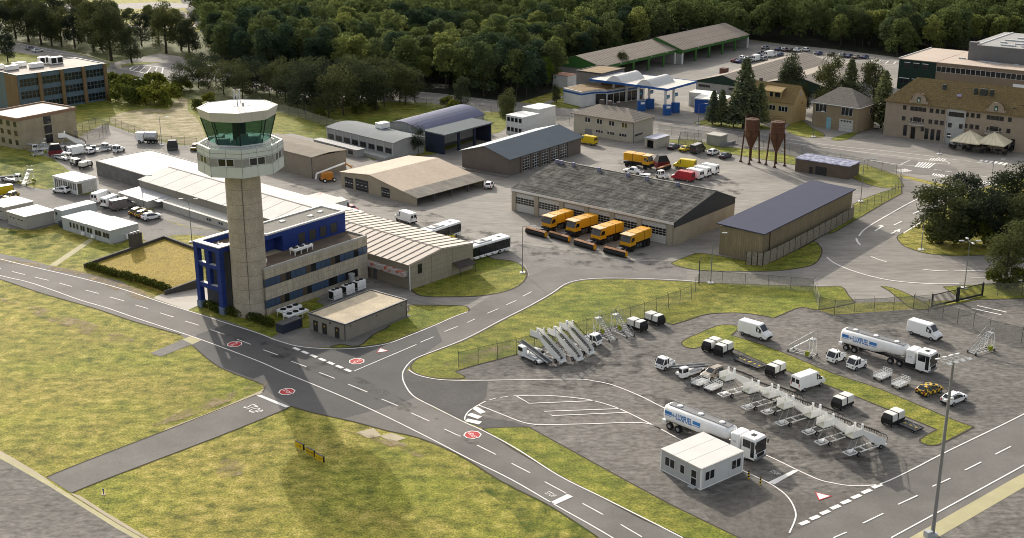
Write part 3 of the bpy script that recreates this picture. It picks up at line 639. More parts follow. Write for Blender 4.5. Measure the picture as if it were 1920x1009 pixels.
def chiller(label, x, y):
    t = thing('chiller', label, 'chiller', kw(x,y,.06), A52, 'chillers on the slab')
    MB().cbox(0,2.1,0,1.4,.12,1.75,.05).build('casing', WHITE, t); MB().box(-.02,.04,.1,1.3,.25,1.6).build('coil', BLACK, t)
    b = MB()
    for cx in (.6,1.5): b.lathe([(.38,1.75),(.38,1.88),(.3,1.86),(.04,1.84)], 12, cx, .7)
    b.build('fan', BLACK, t); MB().box(0,2.1,.02,1.38,0,.12).build('skid', DGREY, t)
chiller('white chiller on the slab nearest the three dark doors', 11.9, -3.9); chiller('white chiller on the slab in the middle of three', 15.1, -3.8); chiller('white chiller on the slab nearest the grey tank pipe', 18.0, -3.7)
t = thing('vent_stack', 'short grey vent pipe standing by the office wall behind the chillers', 'vent', kw(18.6,-1.6,.06)); MB().lathe([(.55,0),(.55,2.6),(.62,2.6),(.62,2.8),(.1,2.9)], 14).build('pipe', GALV, t)
tag(t.children[0]) ; MB().box(-.7,.7,-.7,.7,0,.12).build('base', DGREY, t)
t = thing('rail_fence', 'thin grey pipe railing round the chiller slab', 'railing', kw(0,0,.06), A52); b = MB()
b.path([(11.2,-4.3,1),(21.2,-4.3,1),(21.2,-.8,1)], .03); b.path([(11.2,-4.3,.5),(21.2,-4.3,.5),(21.2,-.8,.5)], .02)
for x in (11.2,13.7,16.2,18.7,21.2): b.tube((x,-4.3,0),(x,-4.3,1),.03)
b.build('rail', GALV, t)
t = thing('satellite_dish', 'white dish and antenna boxes on the terrace corner next to the shaft', 'dish', kw(1.4,1.6,8.06), A52); b = MB(); b.tube((0,0,0),(0,0,1.6),.05)
b.lathe([(.02,0),(.35,.06),(.55,.2)], 14, cap=False); d = MB().lathe([(.02,0),(.35,.06),(.55,.2),(.54,.22),(.02,.05)], 14).build('dish', WHITE, t); d.location = (0,-.12,1.1); d.rotation_euler = (PI/2,0,0)
MB().tube((0,0,0),(0,0,2.2),.05).build('mast', GALV, t); MB().cbox(-.15,.15,-.1,.2,1.5,2.4,.03).build('antenna_box', WHITE, t); MB().cbox(-.9,-.6,1.2,1.5,.1,1.6,.03).build('antenna_box', WHITE, t)
# ---- utility annex
U = at('utility_building', 'low flat roofed brown utility building with three dark doors', 'building', (649,640), 52.5)
UT = mat('taupe_render', (.25,.225,.185), .9, .08, .5, var2=.05, scale2=4)
MB().box(0,14.5,0,8.3,0,2.75).build('wall', UT, U)
flat_roof(U, -.12, 14.62, -.12, 8.42, 2.85, mat('ballast_roof', (.5,.42,.30), .95, .18, .35, var2=.3, scale2=8), DGREY, .12, .3)
MB().box(-.5,15,-.6,8.8,0,.08).build('plinth', PAVE, U)
for u in (6.85,4.8,1.95):
    d = door(U, 'x', 0, u, .1, 1.0, 1.85, mat('steel_door_dark', (.035,.032,.03), .5))
    g = MB().box(-.1,.1,-.08,-.05,1.2,1.45).build('warning_sign', YEL, d)
b = MB(); b.tube((-.1,.12,0),(-.1,.12,2.8),.06); b.tube((14.3,-.1,0),(14.3,-.1,2.8),.06); b.build('downpipe', DGREY, U)
b = MB(); b.box(-.08,0,3.3,3.6,2.2,2.5); b.box(1,1.2,-.12,0,2.25,2.4); b.box(7,7.2,-.12,0,2.25,2.4); b.box(13,13.2,-.12,0,2.25,2.4); b.build('wall_lamp', DGREY, U)
t = thing('skip_container', 'dark blue steel container on the lawn by the road', 'container', G(531,627), math.radians(52)); b = MB(); b.cbox(0,4.3,0,1.7,0,1.5,.04); b.build('body', mat('navy_steel', (.03,.035,.055), .6, .15, 1), t); MB().cbox(-.03,4.33,-.03,1.73,1.5,1.62,.04).build('lid', DGREY, t)
# ---- striped hall
BEIGE = mat('beige_sheet_wall', (.30,.265,.20), .85, .08, .4, var2=.1, scale2=2, stretch=(1,1,.4), stripes=[('Z',1.0,.05,(.2,.175,.13)),('X',5.4,.1,(.17,.15,.11))])
ROOFB = mat('ribbed_beige_roof', (.6,.53,.45), .85, var3=.06, scale3=.15) if 0 else mat('ribbed_beige_roof', (.6,.53,.45), .85, .05, .3, var2=.04, scale2=2)
RIB = mat('roof_rib_brown', (.17,.145,.12), .8, .1, 2)
def gable(p, x0, z0, xr, zr, x1, z1, y0, y1, wm, rm, ov=.3, th=.18, rib=None, ribm=None, wallz=0, ridge=None, ax='y', rname='roof'):
    P = (lambda u, t, z: (u, t, z)) if ax == 'y' else (lambda u, t, z: (t, u, z))
    w = MB(); w.ext([(x0,wallz),(x0,z0),(xr,zr),(x1,z1),(x1,wallz)], ax, y0, y1); w.build('wall', wm, p)
    r = MB(); s0 = (zr-z0)/(xr-x0); s1 = (zr-z1)/(x1-xr)
    a, bz = x0-ov, z0-ov*s0; c, cz = x1+ov, z1-ov*s1
    for (ua, za, ub, zb) in ((a, bz, xr, zr), (xr, zr, c, cz)):
        q = [P(ua,y0-ov,za+th), P(ub,y0-ov,zb+th), P(ub,y1+ov,zb+th), P(ua,y1+ov,za+th)]
        r.add(q+[(x,y,z-th+.012) for x,y,z in q], [(0,1,2,3),(7,6,5,4),(0,4,5,1),(1,5,6,2),(2,6,7,3),(3,7,4,0)], 0)
        if rib:
            n = int((y1-y0)/rib)
            for i in range(n+1):
                t = y0+i*(y1-y0)/n
                k = [P(ua,t-.09,za+th), P(ub,t-.09,zb+th), P(ub,t+.09,zb+th), P(ua,t+.09,za+th)]
                r.add(k+[(x,y,z+.09) for x,y,z in k], [(0,1,2,3),(7,6,5,4),(0,4,5,1),(1,5,6,2),(2,6,7,3),(3,7,4,0)], 1)
    if ridge:
        q = [P(xr-.2,y0-ov,zr+th+.03), P(xr+.2,y0-ov,zr+th+.03), P(xr+.2,y1+ov,zr+th+.03), P(xr-.2,y1+ov,zr+th+.03)]
        r.add(q+[(x,y,z-.1) for x,y,z in q], [(0,1,2,3),(7,6,5,4),(0,4,5,1),(1,5,6,2),(2,6,7,3),(3,7,4,0)], 1)
    ro = r.build(rname, [rm, ribm or rm], p)
    return ro
S = at('striped_hall', 'long beige hall with brown ribs across its shallow roof next to the office block', 'hall', (769,544), 48)
gable(S, 0, 4.6, 8.2, 5.75, 16.3, 4.9, 0, 34, BEIGE, ROOFB, .15, .1, 1.75, RIB, ridge=1)
win(S, 'y', 0, 2.5, 2.55, 1.0, 1.75, fm=DGREY)
b = MB(); q = [(10.7,-.02,2.5),(15.2,-.02,2.4),(15.2,-1.9,1.7),(10.7,-1.9,1.8)]; b.add(q+[(x,y,z-.08) for x,y,z in q], [(0,1,2,3),(7,6,5,4),(0,4,5,1),(1,5,6,2),(2,6,7,3),(3,7,4,0)])
for x in (11,15): b.tube((x,-1.8,0),(x,-1.8,1.8),.05)
b.build('awning', mat('brown_awning', (.075,.06,.055), .8, .15, 1), S)
MB().box(-1.0,-.0,.6,33,2.5,3.4).build('side_gutter', mat('stained_gutter', (.4,.37,.34), .8, .15, .6, ramp=[(.35,(.4,.38,.35)),(.5,(.42,.39,.36)),(.58,(.42,.12,.07))]), S)
door(S, 'x', 0, 9.2, 0, 1.0, 2.0, mat('grey_door', (.1,.1,.1), .6)); MB().tube((-.12,-.12,0),(-.12,-.12,4.6),.08).build('downpipe', WHITE, S)
# white hall and its lean-to
H = at('white_hall', 'long low hall with broad white sheet roof behind the tower', 'hall', (428.8,430.7), 48)
gable(H, 3, 3.6, 11, 5.0, 19, 3.7, -20.5, 37.7, mat('brown_grey_wall', (.27,.245,.2), .85, .1, .3), ROOFW, .25, .12, None, ridge=1, ribm=RIB)
b = MB(); b.ext([(0,0),(0,1.5),(3,1.75),(3,0)], 'y', -6, 24); b.build('side_wing', mat('pale_wing', (.45,.43,.38), .8, .08, .5), H)
roof_slab(H, [[(-.15,-6.1,1.58),(3,-6.1,1.85),(3,24.2,1.85),(-.15,24.2,1.58)]], .07, mat('pale_grey_roof', (.5,.48,.43), .7, .06, .4), 'wing_roof')
b = MB(); b.box(-2.2,2.9,26.5,37.9,0,1.6); b.build('porch', mat('pale_wing', .4), H)
roof_slab(H, [[(-2.4,26.3,1.66),(2.95,26.3,1.95),(2.95,38.1,1.95),(-2.4,38.1,1.66)],[(-.8,24.3,1.6),(2.95,24.3,1.9),(2.95,26.3,1.9),(-.8,26.3,1.6)]], .07, mat('grid_roof', (.5,.5,.5), .6, .05, .5, stripes=[('X',.9,.08,(.25,.25,.26)),('Y',1.2,.1,(.25,.25,.26))]), 'porch_roof')
for u in (6.4,7.3,2.2,3.1): win(H, 'x', 0, u, .55, .7, .6, fm=LGREY)
b = MB(); b.box(19.0,24.5,-9,0,0,2.9); b.build('rear_wing', WHITE2, H); MB().box(18.95,24.7,-9.2,.2,2.9,3.05).build('rear_roof', mat('rusty_white_roof', .6, ramp=[(.3,(.44,.42,.38)),(.62,(.42,.39,.35)),(.7,(.35,.1,.06))], scale=.35), H) if False else MB().box(18.95,24.7,-9.2,.2,2.9,3.05).build('rear_roof', mat('rusty_white_roof', (.6,.58,.54), .7, ramp=[(.3,(.44,.42,.38)),(.62,(.42,.39,.35)),(.7,(.35,.1,.06))], scale=.35), H)
Y = at('grey_hall', 'flat roofed grey hall left of the long white hall', 'hall', zz if False else (260.8,352.9), 48)
MB().box(0,15,-6,18.3,0,3.45).build('wall', mat('grey_stucco', (.15,.145,.14), .9, .2, .6, var2=.2), Y)
flat_roof(Y, -.15, 15.2, -6.2, 18.5, 3.6, mat('worn_pale_roof', (.54,.52,.48), .8, .12, .12, var2=.06), mat('grey_coping', .4), .1, .25)
# ---- modular office, garages, kiosk (left yard)
MODW = mat('pale_modular_wall', (.44,.46,.45), .7, .07, .6); MODR = mat('modular_roof', (.45,.465,.455), .65, .06, .5, stripes=[('Y',3.2,.04,(.4,.41,.41))])
Q = at('modular_office', 'pale modular office with a row of windows beside the footpath', 'office', (208.5,458), 52)
MB().box(0,6.7,0,16.6,0,2.65).build('wall', MODW, Q)
b = MB(); b.box(-.1,6.8,-.1,8.3,2.65,2.82); b.box(-.1,5.9,8.3,16.7,2.62,2.76); b.build('roof', MODR, Q)
for u, w, n in ((1.4,2.2,2),(4.1,2.2,2),(7.0,1.9,2),(9.4,1.6,2),(11.2,.75,1),(12.4,.75,1),(13.6,.75,1)): win(Q, 'x', 0, u, 1.0, w, 1.15, n, fm=LGREY)
for u in (5.6,9.0): MB().cbox(-.55,-.05,u-.4,u+.4,.35,.95,.04).build('ac_unit', WHITE, Q)
MB().cbox(3.4,4.6,-.6,-.05,.4,1.3,.05).build('ac_unit', WHITE, Q)
R_ = at('modular_annex', 'smaller grey modular cabin at the far end of the modular office', 'cabin', (119.5,422.5), 52)
MB().box(0,8.2,0,3.0,0,3.0).build('wall', MODW, R_); MB().box(-.1,8.3,-.1,3.1,3.0,3.18).build('roof', MODR, R_); win(R_, 'x', 0, 2.2, 1.9, .6, .6, fm=DGREY)
MB().cbox(-1.3,-.2,-1.4,-.2,0,1.3,.05).build('bin_box', DGREY, R_)
GARW = mat('pale_brick_wall', (.38,.36,.32), .85, .07, .6, var2=.08, scale2=4, stripes=[('Z',.6,.03,(.3,.28,.25))]); GARR = mat('garage_roof', (.64,.61,.55), .65, .05, .5, stripes=[('X',2.2,.05,(.4,.38,.35))])
for lab, A in (('white roofed double garage standing nearest the modular office', (49.5,431)), ('white roofed garage at the left edge behind its twin', (10,413))):
    g = at('garage', lab, 'garage', A, 51.5, 'garages in the left yard')
    MB().box(0,6.8,0,6.8,0,2.65).build('wall', GARW, g); roof_slab(g, [[(-.15,-.15,2.85),(6.95,-.15,2.75),(6.95,6.95,2.75),(-.15,6.95,2.85)]], .15, GARR)
    for u in (1.8,4.9):
        d = door(g, 'x', 0, u, .05, 2.6, 2.2, mat('garage_door', (.4,.38,.34), .8), 'garage_door', 3); 
        for v in (-.6,.6): MB().box(v-.3,v+.3,-.09,-.05,1.6,1.85).build('vent', GLASS, d)
g = at('glazed_kiosk', 'small white kiosk with glazed front beside the parked white car', 'kiosk', (145.5,366), 51.5)
MB().box(.1,5.2,.1,9.2,0,2.8).build('wall', WHITE2, g); MB().box(-.1,5.4,-.1,9.4,2.8,3.15).build('roof', CAPW, g)
for u, w in ((1.0,1.5),(2.8,1.7),(4.7,1.7),(6.6,1.7),(8.3,1.4)): win(g, 'x', .1, u, .9 if u < 6 else .2, w, 1.7 if u < 6 else 2.4, 2, fm=WHITE, gm=mat('pale_pane', (.16,.15,.13), .2))
door(g, 'y', .1, .8, .1, 1.1, 2.4, mat('olive_door', (.11,.1,.07), .5)); 
for u in (2.0,3.2,4.4): MB().box(u-.5,u+.5,.04,.12,.1,2.6).build('wall_panel', mat('pale_panel', (.48,.46,.42), .7), g)
b = MB(); [b.box(x,x+.18,y,y+.18,0,2.9) for x, y in ((0,0),(5.2,0),(0,9.2))]; b.build('corner_post', WHITE, g)
# ---- left edge office buildings
SANDW = mat('stained_sand_wall', (.33,.28,.19), .9, .2, .35, var2=.15, scale2=3)
L1 = at('sand_office', 'sand coloured office block with orange roof edge at left edge', 'office', (39.5,281), 56)
MB().box(0,18,0,14,0,7.6).build('wall', SANDW, L1); flat_roof(L1, -.25, 18.25, -.25, 14.25, 8.1, mat('cream_roof', (.5,.45,.37), .75, .06, .3, stripes=[('Y',4.6,.06,(.3,.27,.22))]), mat('terracotta_edge', (.26,.165,.11), .8, .08, 1), .35, .3)
MB().box(-.2,18.2,-.2,14.2,7.55,8.0).build('roof_edge', mat('terracotta_edge', .4), L1)
for z in (.3,2.85,5.4): win(L1, 'y', 0, 8.9, z, 2.3, 2.2, 2, fm=DGREY)
for u in (1.3,4.2,7.2,10.2,13): 
    for z in (1.1,3.6,6.0): win(L1, 'x', 0, u, z, 1.2, 1.3, fm=DGREY)
L2 = at('glazed_office', 'three storey office with blue curtain wall and brown piers at left edge', 'office', (G(32,142.5,11.3)[0]+.0, G(32,142.5,11.3)[1], 0), 49)
CW = mat('blue_curtain_wall', (.10,.145,.18), .4, .12, .5)
MB().box(0,29,0,18,0,11.2).build('wall', CW, L2); MB().box(-.12,.5,.2,7.6,0,11.3).build('end_wall', mat('brown_wall', (.2,.135,.07), .85, .12, .5), L2)
flat_roof(L2, -.1, 29.3, -.1, 18.1, 11.35, mat('pinkish_roof', (.42,.36,.30), .85, .07, .3), mat('slate_edge', (.1,.13,.15), .6), .2, .3)
for x in (6.9,14.2,21.5,28.9): MB().box(x-.55,x+.45,-.6,.1,0,11.5).build('pier', mat('brown_wall', .4), L2)
for i in range(4):
    for j in range(3):
        for k in range(5): win(L2, 'y', 0, .95+7.3*i+1.2*k+.1, .55+3.65*j, 1.12, 2.25, 1, 2, CW, GLASS)
def rooftop(p_, label, x, y, z, L, W, h_, m=None, fans=0, par=None):
    a = par.rotation_euler.z; o = par.location; t = thing('roof_unit', label, 'roof unit', (o.x+x*math.cos(a)-y*math.sin(a), o.y+x*math.sin(a)+y*math.cos(a), z), a, 'roof plant')
    MB().cbox(0,L,0,W,.25,h_,.06).build('casing', m or WHITE, t); MB().box(.05,L-.05,.05,W-.05,0,.25).build('skid', MGREY, t)
    if fans:
        for i in range(fans): MB().box(L*(i+.1)/fans,L*(i+.9)/fans,-.03,.02,.5,h_-.2).build('coil', BLACK, t)
for lab, x, y, L, f in (('tall white cooling unit with dark coils at left of the pair on the glazed office', 14.5, 12.5, 3.6, 2), ('tall white cooling unit at right of the pair on the glazed office', 16.5, 9.6, 4.2, 2), ('white plant box nearest the tree on the glazed office roof', 6.2, 13.2, 4.2, 0), ('white plant box in the middle of the glazed office roof', 9.0, 8.0, 4.2, 0), ('white plant box near the front corner of the glazed office roof', 1.8, 9.4, 4, 0), ('white plant box cut by the left edge on the glazed office roof', .3, 13.5, 3, 0)):
    rooftop('u', lab, x, y, 11.4, L, 1.6, 2.3 if f else 1.5, None, f, L2)
# ---- halls in the middle yard
B1 = at('brown_hall', 'plain brown flat roofed hall behind the tower gallery', 'hall', (586,335.5), 47)
MB().box(0,10.5,0,27,0,5.2).build('wall', mat('brown_sheet_wall', (.25,.215,.165), .85, .08, .4, var2=.06), B1)
roof_slab(B1, [[(-.25,-.3,5.35),(5.2,-.3,5.75),(5.2,27.3,5.75),(-.25,27.3,5.35)],[(5.2,-.3,5.75),(10.75,-.3,5.35),(10.75,27.3,5.35),(5.2,27.3,5.75)]], .12, mat('brown_felt_roof', (.21,.18,.14), .95, .1, .5, var2=.1, scale2=5))
MB().tube((-.1,-.1,0),(-.1,-.1,5.2),.07).build('downpipe', DGREY, B1)
ROOFG = mat('grey_green_roof', (.155,.17,.175), .85, .06, .4, stripes=[('Y',1.65,.09,(.11,.12,.125))])
O1 = at('grey_office', 'long grey office with curved sheet roof and a row of dark windows', 'office', (738,299), 45.5)
GW = mat('grey_wall', (.3,.3,.29), .85, .12, .5, var2=.12, scale2=3)
pr = [(-.2+10.8*i/10, 4.1+.75*math.sin(PI*i/10)) for i in range(11)]
b = MB(); b.ext([(0,0)]+[(max(0,min(10.4,x)),z) for x, z in pr]+[(10.4,0)], 'y', 0, 27.3); b.build('wall', GW, O1)
r = MB(); r.ext([(x,z+.05) for x, z in pr]+[(x,z+.18) for x, z in pr[::-1]], 'y', -.4, 27.7); r.build('roof', ROOFG, O1)
for i in range(8): win(O1, 'x', 0, 1.9+3.38*i, 1.3, 2.4, 1.35, 2, fm=DGREY)
b = MB(); [b.box(-.12,.02,3.38*i+.1,3.38*i+.3,0,4.1) for i in range(9)]; b.build('pilaster', LGREY, O1)
MB().box(-3,-.0,0,16,0,.9).build('ramp_wall', GW, O1); MB().box(-5.5,-3,8,26,0,.0+1.9).build('lower_wing', GW, O1); MB().box(-5.7,-2.9,7.8,26.2,1.9,2.05).build('wing_roof', MGREY, O1)
for u in (10.5,13.2,16): win(O1, 'x', -5.5, u, .6, 1.9, 1.0, 2, fm=DGREY)
rooftop('u', 'pale square unit on the curved roof of the grey office', 6.5, 12.6, 4.75, 3.2, 2.4, 1.6, None, 0, O1)
C1 = at('tan_shed', 'wide tan roofed vehicle shed with open front bays and dark doors', 'shed', (782,386), 48)
TANW = mat('tan_wall', (.32,.275,.2), .85, .08, .5)
TANR = mat('tan_roof', (.44,.35,.26), .8, .07, .18, var2=.07, scale2=1.2)
b = MB(); b.ext([(0,0),(0,1.75),(15.4,4.4),(25.4,3.35),(25.4,0)], 'x', 0, .3)
b.ext([(9.2,0),(9.2,3.3),(15.4,4.4),(25.4,3.35),(25.4,0)], 'x', .3, 21.4); b.ext([(0,0),(0,1.75),(9.2,3.3),(9.2,0)], 'x', 21.2, 21.5); b.build('wall', TANW, C1)
r = MB()
for (a, za, c, zc, m) in ((-.4,1.72,4.2,2.5,1),(4.2,2.5,15.4,4.42,0),(15.4,4.42,25.7,3.35,0)):
    q = [(-.3,a,za+.14),(21.9,a,za+.14),(21.9,c,zc+.14),(-.3,c,zc+.14)]; r.add(q+[(x,y,z-.12) for x,y,z in q], [(0,1,2,3),(7,6,5,4),(0,4,5,1),(1,5,6,2),(2,6,7,3),(3,7,4,0)], m)
r.build('roof', [TANR, mat('weathered_roof_edge', (.2,.18,.15), .9, .3, .8, stretch=(1,.3,1))], C1)
for x in (.15,5.2,10.8,16.3,21.3): MB().box(x-.12,x+.12,-.15,.1,0,1.75).build('post', DGREY, C1)
DD = mat('dark_roller_door', (.035,.033,.034), .6, .1, 1)
for u, w, h_ in ((22.7,2.9,2.45),(18.2,4.4,2.7),(10.2,2.7,2.2)):
    d = door(C1, 'x', 0, u, .1, w, h_, DD, 'roller_door', 3)
    for i in range(3): MB().box(-w/3+i*w/3-.25,-w/3+i*w/3+.25,-.09,-.05,h_*.45,h_*.55).build('pane', LGREY, d)
V1 = thing('blue_hall', 'hall with blue arched sheet roof behind the small trees', 'hall', (*G(705,262),0), math.radians(55))
ang = 55
BR = mat('blue_sheet_roof', (.115,.12,.2), .5, .07, .4, stripes=[('Y',1.05,.08,(.07,.075,.14)),('X',1.4,.06,(.08,.085,.15))])
V1.location = (-23.5,322.3,0)
pr = [(33*0+14*i/10, 4.2+2.0*math.sin(PI*i/10)) for i in range(11)]
b = MB(); b.ext([(0.1,0)]+[(max(.1,min(13.9,x)),z-.05) for x, z in pr]+[(13.9,0)], 'x', 0, 27.5); b.build('wall', GW, V1)
r = MB(); r.ext([(x,z) for x, z in pr]+[(x,z+.15) for x, z in pr[::-1]], 'x', -.4, 28); r.build('roof', mat('blue_sheet_roof2', (.085,.097,.165), .8, .07, .4, stripes=[('X',1.05,.08,(.07,.075,.14)),('Y',1.4,.06,(.08,.085,.15))]), V1)
MB().box(-5,-.2,8,14,0,3.2).build('side_block', DGREY, V1)
P1 = at('blue_carport', 'open carport with flat grey roof and blue end wall', 'carport', (833,290), 52)
MB().box(0,.25,0,6.5,0,5.1).build('end_wall', mat('dark_blue_wall', (.022,.03,.05), .7, .15, .6), P1)
MB().box(.25,19.3,6.2,6.5,0,5).build('wall', GW, P1); MB().box(19.0,19.4,0,6.5,0,5).build('end_wall', mat('dark_blue_wall', .4), P1)
roof_slab(P1, [[(-.4,-.5,5.3),(19.8,-.5,5.3),(19.8,7,5.55),(-.4,7,5.55)]], .28, mat('carport_roof', (.125,.145,.15), .85, .06, .5, spec=.05))
for x in (6.2,12.6): MB().box(x-.3,x+.3,.1,.6,0,5.1).build('post', mat('dark_blue_wall', .4), P1)
MB().box(.3,18.9,5.9,6.2,0,.7).build('kick_wall', DGREY, P1)
G2 = at('slate_garage', 'brown vehicle garage with slate blue roof and glazed folding doors', 'garage', (953.5,331), 53)
BRW = mat('mauve_brown_wall', (.135,.115,.1), .88, .08, .5)
gable(G2, 0, 4.4, 7.2, 6.6, 14.5, 4.6, 0, 31, BRW, mat('slate_roof', (.115,.135,.155), .6, .06, .3), .4, .15, ax='x', ) if False else None
b = MB(); b.ext([(0,0),(0,4.3),(7.3,6.4),(14.4,4.4),(14.4,0)], 'x', 0, 31); b.build('wall', BRW, G2)
r = MB()
for (a, za, c, zc, m) in ((-.7,4.2,7.3,6.5,0),(7.3,6.5,14.9,4.35,1)):
    q = [(-.4,a,za+.1),(31.5,a,za+.1),(31.5,c,zc+.1),(-.4,c,zc+.1)]; r.add(q+[(x,y,z-.14) for x,y,z in q], [(0,1,2,3),(7,6,5,4),(0,4,5,1),(1,5,6,2),(2,6,7,3),(3,7,4,0)], m)
r.build('roof', [mat('slate_roof2', (.085,.105,.125), .85, .06, .3, spec=.05), mat('pale_slate_roof', (.27,.31,.32), .6, .06, .3)], G2)
GD = mat('glazed_door_frame', (.5,.5,.49), .5)
for i in range(5): win(G2, 'y', 0, 7.0+4.0*i, .15, 2.9, 3.5, 3, 5, GD, GLASS, 'folding_door')
for i in range(6): MB().box(4.7+4*i,5.3+4*i,-.35,.0,0,4.2).build('pilaster', BRW, G2)
MB().box(-1.6,-.3,-.5,15,0,.35).build('kerb_plinth', PAVE, G2)
# ---- big dark roofed garage
DG = at('fire_garage', 'long garage with weathered dark tiled roof and six glazed roller doors', 'garage', (1264,462), 50.5)
TW = mat('beige_render', (.335,.295,.225), .88, .1, .4, var2=.05)
b = MB(); b.ext([(0,0),(0,4.9),(15.6,8.0),(23.6,4.9),(23.6,0)], 'y', .25, 41.3); b.build('wall', TW, DG)
MB().ext([(.0,3.8),(0,4.95),(15.6,8.05),(23.6,5.0),(23.6,3.8)], 'y', .05, .25).build('gable_cladding', mat('charcoal_cladding', (.045,.047,.05), .8, .08, .5), DG)
MB().ext([(0,0),(0,3.8),(23.6,3.8),(23.6,0)], 'y', .1, .25).build('end_wall', TW, DG)
TILE = mat('weathered_tiles', (.1,.085,.07), .97, spec=.03, var=.3) if 0 else mat('weathered_tiles', (.1,.085,.07), .97, .3, .5, ramp=[(.32,(.042,.04,.037)),(.5,(.08,.076,.07)),(.68,(.17,.165,.15))], var2=.3, scale2=2.2, spec=.03, var3=.15, scale3=.12, stripes=[('X',1.15,.14,(.15,.145,.13)),('Y',1.9,.1,(.14,.135,.12))])
r = MB()
for (a, za, c, zc) in ((-.5,4.85,15.6,8.05),(15.6,8.05,24,4.85)):
    q = [(a,0,za+.14),(c,0,zc+.14),(c,41.7,zc+.14),(a,41.7,za+.14)]; r.add(q+[(x,y,z-.13) for x,y,z in q], [(3,2,1,0),(4,5,6,7),(1,5,4,0),(2,6,5,1),(3,7,6,2),(0,4,7,3)])
r.build('roof', TILE, DG)
MB().box(-.55,-.45,0.02,41.7,4.5,4.98).build('fascia', CAPW, DG)
MB().box(15.4,15.8,0,41.7,8.1,8.3).build('ridge_cap', mat('pale_ridge', (.3,.28,.24), .9), DG)
SLATS = mat('pale_roller_door', (.5,.49,.45), .6, .04, .6, stripes=[('Z',.35,.05,(.3,.29,.27))])
xs = [(4.9,5.8),(11.7,5.8),(18.3,5.4),(24.6,5.4),(31.4,5.6),(38.1,5.2)]
for u, w in xs:
    d = door(DG, 'x', 0, u, .05, w, 4.0, SLATS, 'roller_door')
    wn = MB(); nx = 7
    for i in range(nx):
        for j in range(3): x0_ = -w/2+w*(i+.08)/nx; wn.box(x0_, x0_+w/nx*.84, -.1, -.04, 1.75+.5*j, 2.12+.5*j)
    wn.build('pane', GLASS, d)
for u in (1.0,8.3,15.0,21.5,28.0,34.8,41.0): MB().box(-.3,.0,u-.55,u+.55,0,4.5).build('pilaster', TW, DG)
for i, y in enumerate((48,42.8,36,29,21.4,16.5,8.8)):
    if y > 41: y -= 7.5 if y > 45 else 3.5
    MB().cbox(14.2,14.9,y-.35,y+.35,7.7,8.75,.05).build('roof_vent', mat('blue_grey_vent', (.2,.2,.27), .6), DG)
# ---- navy roofed shed
NV = at('navy_shed', 'long brown timber shed with plain navy blue roof', 'shed', (1428,494), 52)
MB().box(0,41,0,9.2,0,5.8).build('wall', mat('brown_timber_wall', (.25,.205,.125), .9, .12, .5, var2=.25, scale2=3, stretch=(2,2,.15), stripes=[('X',.45,.05,(.17,.14,.085)),('Y',.45,.05,(.17,.14,.085))]), NV)
roof_slab(NV, [[(-.5,-.45,6.0),(41.5,-.45,6.0),(41.5,9.8,6.35),(-.5,9.8,6.35)]], .2, mat('navy_roof', (.045,.05,.085), .9, .06, .3, stripes=[('X',8.3,.06,(.06,.058,.1))]))
MB().tube((2.6,-.12,0),(2.6,-.12,5.8),.09).build('downpipe', mat('brown_pipe', (.08,.05,.035), .7), NV)
# small brown hut
HU = at('brown_hut', 'low dark brown hut with patchy blue roof beside the silos', 'hut', (1590,337), 52)
MB().box(0,6.2,0,13.8,0,3.1).build('wall', mat('dark_brown_wall', (.13,.1,.075), .9, .12, .6), HU)
MB().box(-.2,6.4,-.2,14,3.1,3.3).build('roof', mat('patchy_blue_roof', (.2,.2,.28), .7, ramp=[(.35,(.1,.1,.16)),(.5,(.2,.21,.3)),(.66,(.4,.42,.5))], scale=.9), HU)
door(HU, 'x', 0, 9.6, 0, .9, 1.7, DD); door(HU, 'x', 0, 7.0, 0, 2.9, 2.1, DD, 'roller_door')
# ---- cream house
HS = at('cream_house', 'two storey cream house with tiled hip roof and white framed windows', 'house', (1187,268), 52)
MB().box(0,9.6,0,19.6,0,5.6).build('wall', mat('cream_render', (.4,.37,.3), .9, .08, .5, var2=.08), HS)
def hip(p, x0, x1, y0, y1, z, zr, ry0, ry1, xm, m, th=.2, name='roof'):
    a, b_, c, d = (x0,y0,z),(x1,y0,z),(x1,y1,z),(x0,y1,z); e, f = (xm,ry0,zr),(xm,ry1,zr)
    q = MB(); q.add([a,b_,c,d,e,f]+[(x,y,zz-th) for x,y,zz in (a,b_,c,d)], [(0,1,4),(1,2,5,4),(2,3,5),(3,0,4,5),(0,6,7,1),(1,7,8,2),(2,8,9,3),(3,9,6,0),(9,8,7,6)])
    return q.build(name, m, p)
hr = hip(HS, -.7, 10.3, -.7, 20.3, 5.75, 8.1, 5, 14.6, 4.8, mat('grey_brown_tiles', (.27,.235,.19), .9, .12, .5, var2=.12, scale2=4, stripes=[('Y',.9,.14,(.14,.12,.1)),('Z',.3,.04,(.17,.15,.12))]))
for y in (14.2,11.6,8.7): MB().cbox(5.2,6.4,y-.5,y+.5,7.3,9.2,.05).build('chimney', mat('dark_chimney', (.09,.08,.075), .9), hr)
for u in (2.9,7.0,11.0,14.9): win(HS, 'x', 0, u, 3.75, 1.75, 1.35, 2)
for u in (3.3,7.2,11.0): win(HS, 'x', 0, u, 1.25, 2.4, .85, 3)
door(HS, 'x', 0, 14.6, 0, 2.3, 1.9, mat('grey_glazed_door', (.2,.2,.2), .4)); win(HS, 'y', 0, 2.6, 1.5, 4.2, .75, 1)
b = MB(); b.tube((-.1,-.1,0),(-.1,-.1,5.6),.07); b.tube((9.7,-.1,0),(9.7,-.1,5.6),.07); b.build('downpipe', DGREY, HS)
g = at('open_hut', 'small white hut with open dark front beside the parked cars', 'hut', (1229,279.5), 50)
